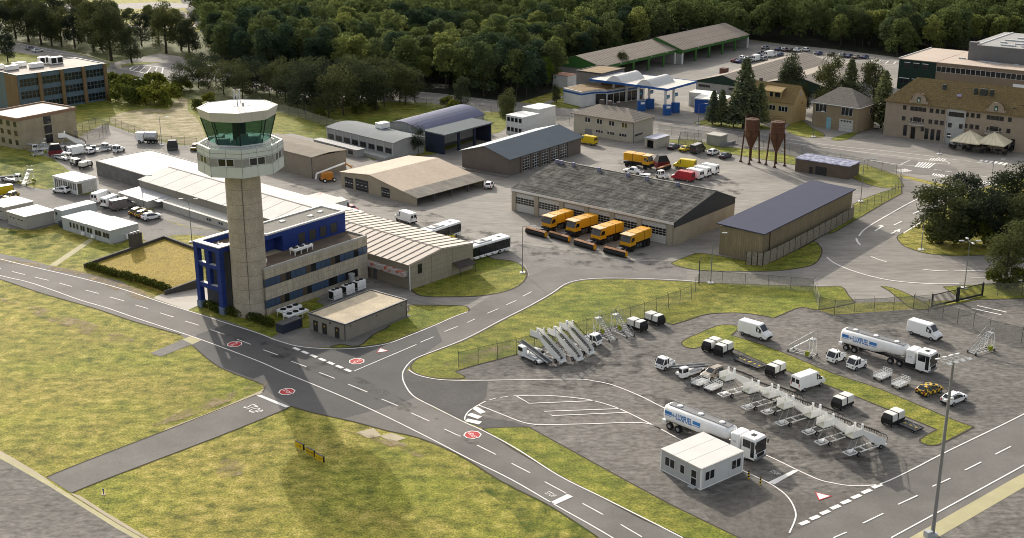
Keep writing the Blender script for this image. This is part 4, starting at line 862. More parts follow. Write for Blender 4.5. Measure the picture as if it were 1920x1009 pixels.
b = MB(); b.box(0,6.6,3.2,3.5,0,2.5); b.box(0,6.6,0,.3,0,2.5); b.box(6.4,6.6,.3,3.2,0,2.5); b.box(0,.3,.3,.7,0,2.5); b.box(0,.3,2.8,3.2,0,2.5); b.box(0,.3,.7,2.8,2.1,2.5); b.box(.3,6.4,.3,3.2,0,.05,1); b.build('wall', [mat('cream_render', .4), DARKIN], g)
MB().box(-.15,6.75,-.15,3.65,2.5,2.65).build('roof', mat('pale_blue_roof', (.36,.37,.44), .6), g); MB().box(.9,1.0,.35,3.15,.06,2.45).build('shade_sheet', DARKIN, g)  # dark sheet behind the opening; the interior's shade is put into its colour
g = at('transformer_house', 'small pale transformer house with flat lid roof behind the fence cage', 'hut', (1350,275), 50)
MB().box(0,3.6,0,4.2,0,2.6).build('wall', mat('mossy_render', (.3,.29,.25), .9, .15, .6, var2=.12), g); MB().box(-.15,3.75,-.15,4.35,2.6,2.85).build('roof', mat('pale_lid', (.42,.4,.35), .85), g); MB().box(-.6,6,-1.2,-.3,0,.8).build('retaining_wall', MGREY, g)
# stacked cabins
CABW = mat('white_cabin_wall', (.6,.6,.58), .7, .06, .6)
def cabin(lab, px, py, z, L, D, wins):
    g0 = G(px, py); t = thing('site_cabin', lab, 'cabin', (*g0, z), math.radians(49), 'stacked site cabins')
    MB().box(0,L,0,D,0,2.5).build('wall', CABW, t); MB().cbox(-.1,L+.1,-.1,D+.1,2.5,2.72,.04).build('roof', CAPW, t)
    for u in wins: win(t, 'x', 0, u, 1.0, 1.1, 1.2, 1, fm=LGREY)
for z, n in ((0,'lower'),(2.75,'upper')):
    cabin(f'{n} white site cabin of the stack with four windows, nearest the slate garage', 980, 257, z, 7, 6, (.9,2.3,3.7,5.1))
    cabin(f'{n} white site cabin of the windowless stack, nearest the public road', 1010, 241, z, 7.5, 6, ())
# ---- filling station
F1 = at('fuel_canopy', 'filling station canopy with blue edge and two white barrel vaults on white columns', 'canopy', (1250,215), 52)
CB = mat('station_blue', (.025,.095,.30), .4, .06, .8)
MB().box(0,17,0,28,7.3,7.62).build('deck', mat('white_deck', (.55,.52,.46), .6, .05, .4, stripes=[('Y',3.5,.12,(.4,.33,.27))]), F1)
b = MB(); b.box(-.12,17.12,-.12,.0,7.1,7.75); b.box(-.12,17.12,28,28.12,7.1,7.75); b.box(-.12,0,0,28,7.1,7.75); b.box(17,17.12,0,28,7.1,7.75); b.build('edge_band', CB, F1)
for y0, y1 in ((16.3,22.3),(5.4,11.4)):
    n = 10; pf = [(y0+(y1-y0)*i/n, 7.6+1.9*math.sin(PI*i/n)) for i in range(n+1)]
    MB().ext(pf, 'x', .6, 13).build('vault', mat('vault_sheet', (.62,.61,.58), .5, .05, .5, stripes=[('X',.5,.05,(.45,.45,.43))]), F1)
PIL = [(5.6,22.7),(9.4,20.5),(.9,10.6),(4.9,9.4),(.9,1.2),(5.6,1.2)]
for x, y in PIL: MB().box(x-.3,x+.3,y-.3,y+.3,0,7.3).build('column', WHITE2, F1)
for x, y in PIL[2:]:
    sg = MB().box(x+.3,x+2.3,y-.1,y+.05,4.3,5.4).build('sign_board', CB, F1); MB().box(x+.6,x+1.7,y-.13,y-.1,4.6,5.0).build('lettering', mat('sign_green', (.2,.45,.4), .5), sg)
for lab, px, py, wd in (('blue fuel pump at the left column, nearer pump with white display', 955,685,1), ('blue fuel pump at the left column, further pump', 1080,655,0), ('blue fuel pump at the right column, nearer pump with white display', 1325,745,1), ('blue fuel pump at the right column, further pump', 1445,710,0)):
    g = G(1080+px/7.68, 120+py/7.68); t = thing('fuel_pump', lab, 'fuel pump', g, math.radians(20), 'pumps under the canopy')
    MB().cbox(-1.1,1.1,0,1.5,.12,3.15,.08).build('casing', CB, t); MB().box(-1.3,1.3,-.15,1.65,0,.12).build('plinth', MGREY, t)
    if wd: MB().box(-.6,.7,-.03,.02,2.2,2.85).build('display', WHITE, t)
    MB().box(1.08,1.14,.5,1.0,1.2,2.2).build('nozzle_holder', BLACK, t)
F2 = at('station_shop', 'white filling station shop with blue band, curved corner and brown gravel roof', 'shop', (1250,215), 52)
pp = [(-6.1,26.8),(-.8,25.3),(.6,24.3),(1.6,22.6),(17.4,18.8),(22,27),(9,34),(-4,35)]
MB().poly(pp, 0, 4.3).build('wall', WHITE2, F2); sc_ = lambda q, k: [((x-8)*k+8, (y-26)*k+26) for x, y in q]
MB().poly(sc_(pp,1.008), 3.6, 4.1).build('blue_band', CB, F2)
b = MB(); b.poly(sc_(pp,1.012), 4.3, 4.7, 1); b.poly(sc_(pp,.965), 4.7, 4.76, 0); b.build('roof', [mat('brown_gravel', (.25,.18,.1), .95, .2, .5, var2=.2), mat('shop_coping', (.5,.48,.45), .7)], F2)
dx, dy = 17.4-1.6, 18.8-22.6; Ln = math.hypot(dx, dy); aa = math.atan2(dy, dx)
fr_ = link('shop_front', MB().box(0,.1,0,.02,0,.1).mesh('shop_front', BLACK), F2); fr_.location = (1.6,22.6,0); fr_.rotation_euler.z = aa
for i in range(6): win(fr_, 'y', -.02, 1.5+2.55*i, .2, 2.2, 3.0, 2, 1, DGREY, GLASS)
fr2 = link('shop_front', MB().box(0,.1,0,.02,0,.1).mesh('shop_front', BLACK), F2); fr2.location = (-.8,25.3,0); fr2.rotation_euler.z = math.atan2(-2.7,2.4); win(fr2, 'y', -.25, 1.8, .1, 3.2, 3.4, 1, 1, DGREY, GLASS)
o = G(1128,138,8.4)
g = thing('grey_house', 'grey two storey house with brown flat roof behind the filling station shop', 'house', o, math.radians(52))
MB().box(0,13,0,9.5,0,8.1).build('wall', mat('grey_house_wall', (.2,.185,.165), .9, .08, .5), g)
flat_roof(g, -.3, 13.3, -.3, 9.8, 8.35, mat('brown_gravel', .4), mat('dark_rim', (.06,.055,.05), .8), .15, .4)
for u, z in ((2.8,5.6),(6.3,2.4),(2.8,2.4)): win(g, 'x', 0, u, z, 1.7, 1.5, 2)
win(g, 'y', 0, 3, 5.4, 1.6, 1.6); 
t = thing('shed', 'small white shed with pinkish roof beside the grey house', 'shed', G(1064,166), math.radians(52)); MB().box(0,5,0,6,0,4).build('wall', WHITE2, t); MB().box(-.15,5.15,-.15,6.15,4,4.2).build('roof', mat('pink_roof', (.5,.27,.18), .85), t)
t = thing('blue_shed', 'white shed with blue front wall behind the conifers', 'shed', (54.6,368.9), math.radians(-24)); MB().box(0,9,0,8,0,4.2).build('wall', WHITE2, t); MB().box(.1,6,-.1,.02,.1,4.3).build('front_wall', mat('blue_ribbed', (.02,.08,.34), .5, .08, .5, stripes=[('Z',.6,.1,(.012,.05,.22))]), t); MB().box(-.2,9.2,-.2,8.2,4.2,4.5).build('roof', CAPW, t)
t = thing('white_shed', 'small white shed to the left of the blue fronted shed', 'shed', (54.4,380), math.radians(-30)); MB().box(0,7,0,5,0,4).build('wall', WHITE2, t); MB().box(-.1,7.1,-.1,5.1,4,4.25).build('roof', CAPW, t); MB().box(.6,2.6,-.06,.02,0,3).build('door', LGREY, t)
# ---- green halls at the wood
GRN = mat('green_fascia', (.045,.13,.03), .6, .08, .6)
RUST = mat('ribbed_grey_brown_roof', (.27,.225,.18), .9, .09, .12, var2=.08, scale2=.8, stripes=[('X',1.7,.5,(.17,.14,.115)),('Y',3.4,.3,(.18,.15,.125))])
CGW = mat('grey_block_wall', (.3,.29,.27), .9, .1, .4, var2=.08)
for lab, loc, x0, x1, y0, zr, ry, D, posts in (('open fronted hall with green fascia, the higher hall further from the station', (62.64,458.63), 0, 51.6, 0, 8.9, 11, 22, (10,20.3,30.6,40.8)), ('open fronted hall with green gable, the lower hall nearer the station', (62.64,458.63), -49.5, -.3, 2.6, 8.0, 13, 23, (-8.7,-19,-29,-39))):
    a = math.radians(52.2); t = thing('open_hall', lab, 'hall', (*loc,0), a, 'green halls by the wood')
    b = MB(); b.ext([(D-.3,0),(D-.3,5),(D,5),(D,0)], 'x', x0, x1); b.ext([(y0+.2,0),(y0+.2,4.3),(y0+.2,5.2),(ry,zr),(D-.3,5.2),(D-.3,0)], 'x', x1-.3, x1)
    b.ext([(y0+.2,0),(y0+.2,5.2),(ry,zr),(D-.3,5.2),(D-.3,0)], 'x', x0, x0+.3); b.build('wall', CGW, t)
    b = MB(); b.box(x0-.05,x1+.05,y0,y0+.25,4.2,5.45); b.ext([(y0,3.9),(y0,5.35),(ry,zr+.15),(D,5.3),(D,4)], 'x', x0-.25, x0-.02); b.build('fascia', GRN, t)
    r = MB()
    for (ya, za, yc, zc) in ((y0-.3,5.35,ry,zr+.2),(ry,zr+.2,D+.3,5.2)):
        q = [(x0-.4,ya,za),(x1+.3,ya,za),(x1+.3,yc,zc),(x0-.4,yc,zc)]; r.add(q+[(x,y,z-.15) for x,y,z in q], [(0,1,2,3),(7,6,5,4),(0,4,5,1),(1,5,6,2),(2,6,7,3),(3,7,4,0)])
    r.build('roof', RUST, t)
    for x in posts: MB().box(x-.45,x+.45,y0,y0+.5,0,4.2).build('post', GRN, t)
    for x in (x0+.3,x1-.3): MB().box(x-.35,x+.35,y0,y0+.45,0,4.2).build('end_post', WHITE2, t)
    for x in posts: MB().box(x+1.2,x+1.9,y0-.12,y0,4.9,5.1).build('lamp', WHITE, t)
DGRN = mat('dark_green_gable', (.018,.035,.025), .75, .1, .5)
CR = mat('ribbed_pale_roof', (.28,.24,.195), .9, .09, .12, var2=.08, scale2=.8, stripes=[('Y',2.4,.5,(.19,.16,.13)),('X',3.0,.25,(.2,.17,.14))])
t = thing('ribbed_hall', 'long hall with ribbed pale roof and dark green gable near the conifers', 'hall', (59.96,403.5), math.radians(-38), 'ribbed halls')
gable(t, 0, 3.7, 9.6, 6.4, 19, 3.7, 0, 60, CGW, CR, .3, .15)
MB().ext([(0,3.4),(0,3.75),(9.6,6.45),(19,3.75),(19,3.4)], 'y', -.15, .0).build('gable_cladding', DGRN, t)
for u in (3,14): win(t, 'y', 0, u, 1.9, 4.2, .8, 1, 1, DGREY)
MB().cbox(.6,2.8,14,16.4,3.9,6.0,.05).build('roof_box', mat('rust_brown', (.12,.06,.045), .8), t)
t = thing('ribbed_hall', 'second hall with ribbed pale roof and dark green gable behind the tall trees', 'hall', (59.96+.788*20+.616*9, 403.5-.616*20+.788*9), math.radians(-38), 'ribbed halls')
gable(t, 0, 4, 12, 6.8, 24, 4, 0, 40, CGW, CR, .3, .15); MB().ext([(0,2.2),(0,4.05),(12,6.85),(24,4.05),(24,2.2)], 'y', -.15, .0).build('gable_cladding', DGRN, t); MB().box(23.4,24.2,-.3,-.1,0,4).build('white_post', WHITE2, t)
# ---- houses on the right
YW = mat('ochre_render', (.40,.30,.15), .9, .08, .5, var2=.05)
YT = mat('ochre_brown_tiles', (.21,.145,.06), .9, .15, 1, var2=.22, scale2=5, stripes=[('Z',.45,.06,(.12,.085,.04))])
t = at('ochre_house', 'ochre yellow house with steep brown roof and wide dormer', 'house', (1484,233), 50)
gable(t, 0, 6, 4.2, 10.4, 8.5, 6, 0, 15.5, YW, YT, .25, .12)
dm = MB(); dm.ext([(.9,6.8),(.9,8.6),(3.2,9.3),(3.2,6.8)], 'y', 4.5, 10); d = dm.build('dormer', YW, t)
roof_slab(d, [[(.4,4.2,8.65),(3.6,4.2,9.75),(3.6,10.3,9.75),(.4,10.3,8.65)]], .12, mat('light_ochre_tiles', (.36,.26,.12), .9, .12, 1, var2=.2, scale2=5), 'dormer_roof')
for u in (5.5,7.5): win(d, 'x', .9, u, 7.1, 1.6 if u < 6 else .9, 1.2, 1, fm=DGREY)
for u in (3.0,7.0): win(t, 'x', 0, u, 3.3, 3.0, 1.5, 3)
o = MB().lathe([(.02,0),(.5,0),(.5,.08),(.02,.08)], 16).build('round_window', mat('round_pane', (.35,.3,.36), .4), t); o.location = (4.4,-.02,8.2); o.rotation_euler = (PI/2,0,0); MB().box(5.2,6.0,-.06,0,5.0,5.8).build('shutter', mat('ochre_shutter', (.3,.2,.08), .8), t)
MB().cbox(4.6,5.4,13,13.8,9.6,11.2,.05).build('chimney', mat('dark_chimney', .4), t)
t = at('tan_house', 'tan hip roofed house with pale blue door and white garage door', 'house', (1606,250), 48)
MB().box(0,10.2,0,14,0,7.1).build('wall', mat('tan_brown_render', (.26,.205,.13), .9, .08, .5), t)
hip(t, -.5, 10.7, -.5, 14.5, 7.2, 11.3, 5.2, 8.8, 5.1, mat('grey_roof_tiles', (.23,.2,.17), .9, .15, 1, var2=.25, scale2=5, stripes=[('Z',.4,.05,(.14,.12,.1))]))
MB().box(-.52,10.7,-.55,-.5,6.95,7.15).build('eaves_board', WHITE, t); MB().box(-.55,-.5,-.5,14.5,6.95,7.15).build('eaves_board', WHITE, t)
for u in (11.4,3.4): win(t, 'x', 0, u, 4.5, 3.5, 2.2, 3)
win(t, 'y', 0, 7.5, 4.5, 1.2, 1.6); door(t, 'x', 0, 8.75, 0, 1.4, 3.3, mat('pale_blue_door', (.22,.4,.46), .5))
d = door(t, 'x', 0, 3.4, 0, 4.2, 3.4, mat('white_garage_door', (.5,.49,.46), .6, .06, .5), 'garage_door', 3)
for i in range(4): MB().box(-1.7+.9*i,-1.1+.9*i,-.1,-.06,2.75,3.15).build('pane', GLASS, d)
BE = at('mansion', 'large beige three storey house with brown tiled roof and two curved gables', 'house', (1655.5,253), -36)
BW = mat('beige_rough_render', (.32,.26,.195), .9, .08, .5, var2=.06, scale2=5)
MB().box(0,39,0,14,0,9.5).build('wall', BW, BE)
BT = mat('ochre_roof_tiles', (.165,.118,.052), .9, .15, .8, var2=.4, scale2=3.2, stripes=[('Z',.42,.06,(.11,.085,.035))])
q = MB(); c8 = [(-.5,-.5,9.6),(39.5,-.5,9.6),(39.5,14.5,9.6),(-.5,14.5,9.6)]
q.add(c8+[(5.6,7,15.6),(34,7,15.6)]+[(x,y,9.4) for x,y,_ in c8], [(0,1,5,4),(1,2,5),(2,3,4,5),(3,0,4),(0,6,7,1),(1,7,8,2),(2,8,9,3),(3,9,6,0),(9,8,7,6)])
rf = q.build('roof', BT, BE)
for x, y, w in ((14.0,4.6,1.0),(22.4,4.2,1.0),(24.5,4.2,1.9),(26.6,4.2,1.0)): MB().cbox(x-w/2,x+w/2,y-.4,y+.4,11.8,14.8,.1).build('chimney', mat('dark_roof_vent', (.05,.055,.05), .7), rf)
for x, y, z in ((33.5,1.5,11.2),(35.2,2.6,12)): MB().cbox(x-.4,x+.4,y-.3,y+.3,10.4,z,.05).build('roof_vent', mat('dark_roof_vent', .4), rf)
o = MB().box(-.6,.6,-.4,.4,0,.1).build('rooflight', mat('lilac_rooflight', (.3,.25,.4), .3), rf); o.location = (18.6,2.9,12.55); o.rotation_euler.x = math.radians(38)
for cx in (9.0,29.3):
    pf = [(cx-2.5,9.3),(cx-2.5,10.4)]+[(cx-2.05*math.cos(PI*i/10), 10.5+1.9*math.sin(PI*i/10)) for i in range(11)]+[(cx+2.5,10.4),(cx+2.5,9.3)]
    gb = MB().ext(pf, 'y', -.2, .25).build('curved_gable', BW, BE)
    pf2 = [(cx-2.0*math.cos(PI*i/10), 9.6+2.6*math.sin(PI*i/10)) for i in range(11)]
    MB().ext(pf2, 'y', .25, 4.2).build('gable_roof', BT, gb); c = MB()
    top = [(cx-2.15*math.cos(PI*i/10), -.25, 10.52+2.02*math.sin(PI*i/10)) for i in range(11)]; c.path(top, .09, 5); c.build('gable_trim', mat('brown_trim', (.1,.06,.035), .8), gb)
    e = MB().box(cx-.45,cx+.45,-.26,-.2,10.1,11.5).build('emblem', mat('dark_green_plate', (.04,.09,.06), .5), gb); MB().lathe([(.02,0),(.22,0),(.13,.5),(.02,.7)], 8).build('emblem_shape', WHITE, e).location = (cx,-.32,10.4)
    for i in range(4): win(BE, 'y', 0, cx-1.65+1.1*i, 7.7, 1.0, 1.1, fm=DGREY)
    win(BE, 'y', 0, cx+.0, 4.5, 2.2, 1.5, 2, fm=DGREY); 
    for v in (-1.6,1.6): win(BE, 'y', 0, cx+v, 4.5, .45, 1.2, fm=DGREY)
    bl = MB(); pf = [(cx-2.4+4.8*i/8, -.2-1.3*math.sin(PI*i/8)) for i in range(9)]; bl.poly(pf+[(cx+2.4,-.02),(cx-2.4,-.02)], 3.9, 4.15)
    for i in range(8): bl.tube((*pf[i],5.0), (*pf[i+1],5.0), .06, 5); bl.tube((*pf[i],4.15), (*pf[i],5.0), .05, 5)
    bl.build('balcony', mat('stone_white', (.45,.42,.37), .8), BE)
for x in (5.3,13.4,15.0,16.5,24.0,25.5,22.5,33.0): win(BE, 'y', 0, x-.8 if 13 < x < 17 else x-(.5 if 22 < x < 26 else 0), 7.7, .95, 1.15, fm=DGREY); win(BE, 'y', 0, x-.8 if 13 < x < 17 else x-(.5 if 22 < x < 26 else 0), 4.7, .95, 1.15, fm=DGREY)
for x in (6.0,11.9,13.5,15.1,24.5,26,27.6,33,34.5): win(BE, 'y', 0, x, .6 if x < 7 else .4, 1.0, 2.9, 1, 2, DGREY)
door(BE, 'y', 0, 8.2, 0, 1.2, 3.2, mat('dark_house_door', (.02,.018,.016), .5)); win(BE, 'y', 0, 10.7, 2.4, .9, 1.1, fm=DGREY)
by = MB().box(17.0,21.6,-.15,.02,0,9.6).build('pale_bay', mat('pale_grey_bay', (.42,.42,.4), .85, .1, .6), BE); win(by, 'y', -.15, 19.3, 7.4, 4.0, 1.2, 3, fm=DGREY)
for x, z in ((17.9,4.4),(20.8,4.4),(17.9,1.6)): win(by, 'y', -.15, x, z, .95, 1.2, fm=DGREY)
for x in (16.85,21.75): MB().tube((x,-.3,0),(x,-.3,9.5),.12,6).build('downpipe', mat('stone_white', .4), BE)
# patio
for lab, px, py in (('cream square parasol over the cafe tables, left of the two', 1813.9,283.4), ('cream square parasol over the cafe tables, right of the two', 1860.3,287)):
    g = G(px, py); t = thing('parasol', lab, 'parasol', g, math.radians(-36), 'cafe parasols'); s = 3.7
    c = MB(); c.add([(-s,-s,3.0),(s,-s,3.0),(s,s,3.0),(-s,s,3.0),(0,0,5.5)]+[(-s,-s,2.75),(s,-s,2.75),(s,s,2.75),(-s,s,2.75)], [(0,1,4),(1,2,4),(2,3,4),(3,0,4),(0,5,6,1),(1,6,7,2),(2,7,8,3),(3,8,5,0)])
    c.build('canopy', mat('cream_cloth', (.7,.62,.44), .8, .05, .5), t); MB().tube((0,0,0),(0,0,5.4),.08).build('pole', DGREY, t)
    rb = MB()
    for i in range(16):
        a = 2*PI*i/16; k = s/max(abs(math.cos(a)), abs(math.sin(a))); rb.tube((0,0,5.53), (k*math.cos(a),k*math.sin(a),3.03), .05, 4)
    rb.build('seam', mat('pale_cream_cloth', (.62,.56,.42), .8), t); MB().box(-.5,.5,-.5,.5,0,.15).build('base', DGREY, t)
WK = mat('dark_wicker', (.03,.027,.025), .85, .2, 6)
ch = thing('wicker_chair', 'c', 'chair', (0,0,0), 0, 'dark wicker cafe chairs')
MB().cbox(-.45,.45,-.45,.45,.4,.65,.06).build('seat', WK, ch); MB().cbox(-.5,-.3,-.5,.5,.4,1.35,.06).build('backrest', WK, ch)
b = MB(); b.cbox(-.4,.42,-.55,-.4,.4,.95,.04); b.cbox(-.4,.42,.4,.55,.4,.95,.04); b.build('armrest', WK, ch)
for x in (-.4,.4):
    for y in (-.42,.42): MB().box(x-.04,x+.04,y-.04,y+.04,0,.4).build('leg', WK, ch)
tb = thing('cafe_table', 'c', 'table', (0,0,0), 0, 'dark cafe tables'); MB().cbox(-.75,.75,-.75,.75,.95,1.05,.02).build('tabletop', WK, tb); MB().tube((0,0,.04),(0,0,.95),.06).build('stem', WK, tb); MB().lathe([(.4,0),(.4,.05),(.06,.08)], 12).build('foot', WK, tb)
zc = lambda x, y: G(1640+x/5.607, 130+y/5.607)
CHN = [(800,830,'leftmost of all the cafe chairs'),(830,843,'just in front of the leftmost cafe chair'),(852,790,'behind the leftmost cafe chair by the house wall'),(905,778,'by the pale bay of the house'),(940,848,'left of the first parasol pole'),(990,864,'front row under the middle of the two parasols'),(972,775,'under the left parasol against the wall'),(1100,822,'between the two parasol poles'),(1125,884,'front row left of the right parasol pole'),(1190,878,'front row at the right parasol pole'),(1212,820,'behind the right parasol pole'),(1362,905,'front row near the right end'),(1420,875,'rightmost of all the cafe chairs'),(1378,825,'under the right edge of the right parasol by the wall'),(1058,798,'under the seam of the two parasols'),(1030,822,'middle row under the left parasol')]
for i, (x, y, w) in enumerate(CHN): put(ch, zc(x, y), i*1.9, 'dark wicker cafe chair '+w)
for i, (x, y, w) in enumerate([(890,806,'at the left end of the terrace'),(1010,838,'under the left parasol'),(1155,842,'left of the right parasol pole'),(1297,890,'in the front at the right end'),(1330,845,'under the right parasol by the wall')]): put(tb, zc(x, y), .4*i, 'dark square cafe table '+w)
# ---- big building top right
D1 = at('works_building', 'large works building with dark green end, brown front and pinkish flat roof', 'building', (1681,166), -38)
MB().box(0,12.3,0,29,0,9.8).build('green_wall', mat('bottle_green_wall', (.013,.03,.022), .7, .1, .4), D1); MB().box(12.3,52,.15,18,0,9.8).build('wall', mat('brown_front', (.225,.17,.12), .88, .06, .4), D1)
MB().box(12.3,19,18,29,0,9.8).build('rear_wall', mat('brown_front', .4), D1)
PR = mat('pink_beige_roof', (.47,.385,.31), .85, .06, .12)
b = MB(); b.box(-.2,12.35,-.2,29.2,9.8,10.0,0); b.box(12.4,52,-.05,18,9.78,9.95,0); b.box(12.4,19,18,29.2,9.8,9.96,0); b.box(-.25,-.0,-.2,29.2,10,10.25,1); b.build('roof', [PR, CAPW], D1)
for x in (2.8,5.8,8.8): win(D1, 'y', 0, x, 7.1, 1.8, 1.7, 2, 1, DGREY); MB().box(x-1,x+1,-.12,0,8.85,9.0).build('lintel', WHITE, D1)
for x, w in ((2.2,3.2),(6,2.2)): win(D1, 'y', 0, x, 1.9, w, 1.7, 2, 1, DGREY); MB().box(x-w/2-.1,x+w/2+.1,-.12,0,3.65,3.8).build('lintel', WHITE, D1)
for i in range(12): win(D1, 'y', .15, 14.0+3.15*i, 6.9, 3.1, 1.75, 2)
MB().box(37,48,-.05,.15,2.0,5.6).build('white_fascia', WHITE, D1); win(D1, 'y', -.05, 40, 2.1, 4, 1.6, 2)
for x, y, w in ((15.5,11.2,2.2),(23,8.2,5),(28,7.5,2.5),(34,8.3,1.5)): MB().cbox(x,x+w,y,y+.8,9.95,10.35,.05).build('rooflight', LGREY, D1)
D2 = thing('grey_works_hall', 'tall grey hall with flat roof and rooflights at the right edge', 'hall', (D1.location.x+.788*18.5+.616*11, D1.location.y-.616*18.5+.788*11), math.radians(-38))
MB().box(0,36,0,36,0,14.8).build('wall', mat('plain_grey_wall', (.15,.15,.15), .9, .08, .3), D2); b = MB(); b.box(.0,36,-.05,36,14.8,15.0); b.build('roof', mat('grey_works_roof', (.31,.305,.285), .85, .06, .3), D2)
MB().box(2.6,3,0,36.1,15,15.25).build('roof_kerb', CAPW, D2); MB().box(-.1,2.5,-.1,2.5,14.8,15.7).build('corner_block', mat('plain_grey_wall', .4), D2)
for x, y, w in ((9,3,4.5),(15.5,3,5),(7,9,1.8),(12,8,5.5),(19,9,4),(6.5,15,6),(15,15,2.2),(8.5,22,2),(13,22,5.5),(20,21,5),(9,29,4),(17,29,6)): MB().cbox(x,x+w,y,y+1.4,15,15.4,.05).build('rooflight', LGREY, D2)
# ---- grass roofed bunker and its hedges
BK = thing('grass_roof_bunker', 'sloping grass roofed bunker with dark low walls beside the road', 'bunker', (0,0,0), 0)
GR = mat('dry_roof_grass', (.30,.22,.042), .95, .2, .5, world=True, var2=.45, scale2=3, bump=.5, detail=8)
c = [(-80.6,222.5),(-61.3,206.8),(-52.3,217.2),(-49.5,229),(-61,244)]
P = lambda px, py, z: (*G(px, py, z), z)
q = [P(158,500,.2), P(232,520,.3), P(309,551,.2), P(376,527,1.2), P(376,472,1.7), P(308,447,1.7)]
b = MB(); b.add(q+[(x,y,-.1) for x,y,_ in q], [tuple(range(6)), tuple(range(11,5,-1))]+[(i,(i+1)%6,6+(i+1)%6,6+i) for i in range(6)]); b.build('grass_roof', GR, BK)
b = MB()
for s_, e_ in ((q[0],q[5]),(q[5],q[4]),(q[2],q[3])):
    s_, e_ = Vector(s_), Vector(e_); d = (e_-s_); d.z = 0; n = Vector((-d.y,d.x,0)).normalized()*.22
    for z0 in (0,): b.add([s_-n, s_+n, e_+n, e_-n, s_-n+Vector((0,0,.55)), s_+n+Vector((0,0,.55)), e_+n+Vector((0,0,.55)), e_-n+Vector((0,0,.55))]+[Vector((*(v.xy),-.05)) for v in (s_-n, s_+n, e_+n, e_-n)], [(4,5,6,7),(0,1,5,4),(1,2,6,5),(2,3,7,6),(3,0,4,7),(8,9,1,0),(9,10,2,1),(10,11,3,2),(11,8,0,3)])
b.build('parapet', mat('dark_parapet', (.07,.066,.06), .85, .12, 1), BK)
g = G(260,490); g = P(247,470,1.0)
t = thing('vent_block', 'dark concrete vent block standing on the grass roof', 'vent', (g[0]+.2,g[1]+.3,.5), math.radians(52)); MB().box(0,2.3,0,1.2,0,3.6).build('block', mat('dark_vent_concrete', (.085,.08,.07), .9, .12, 1, stripes=[('X',.77,.04,(.04,.04,.035))]), t)
for i in range(3): MB().lathe([(.22,3.6),(.22,3.9),(.05,3.9)], 10, .4+.75*i, .6).build('pipe', LGREY, t)
# ---- site office cabin by the apron
W1 = at('site_office', 'white flat roofed site office cabin beside the tanker on the apron', 'office', (1313.5,919.5), 38.5)
CBW = mat('white_panel_wall', (.6,.6,.58), .6, .05, .4, stripes=[('X',2.5,.04,(.4,.4,.39)),('Y',2.4,.04,(.4,.4,.39))])
MB().box(0,7.6,0,6.9,.06,2.8).build('wall', CBW, W1); b = MB(); b.box(-.06,7.66,-.06,6.96,2.8,2.95); b.build('roof', mat('site_roof', (.6,.58,.54), .55, .05, .4, stripes=[('Y',2.32,.09,(.3,.29,.27))]), W1)
b = MB(); [b.box(x,x+.16,y,y+.16,.05,2.82) for x, y in ((-.04,-.04),(7.48,-.04),(-.04,6.78))]; b.box(-.03,7.63,-.03,6.93,.02,.12); b.build('corner_post', WHITE, W1)
win(W1, 'x', 0, 5.3, 1.0, 1.7, 1.25, 2); win(W1, 'x', 0, 3.15, 1.0, .8, 1.2); win(W1, 'y', 0, 1.5, 1.0, 1.7, 1.25, 2); win(W1, 'y', 0, 6.3, 1.0, 1.7, 1.25, 2)
win(W1, 'x', 0, 1.2, .15, .95, 2.15, 1, 2, name='door'); MB().box(-.55,-.02,.7,1.7,0,.12).build('step', LGREY, W1)
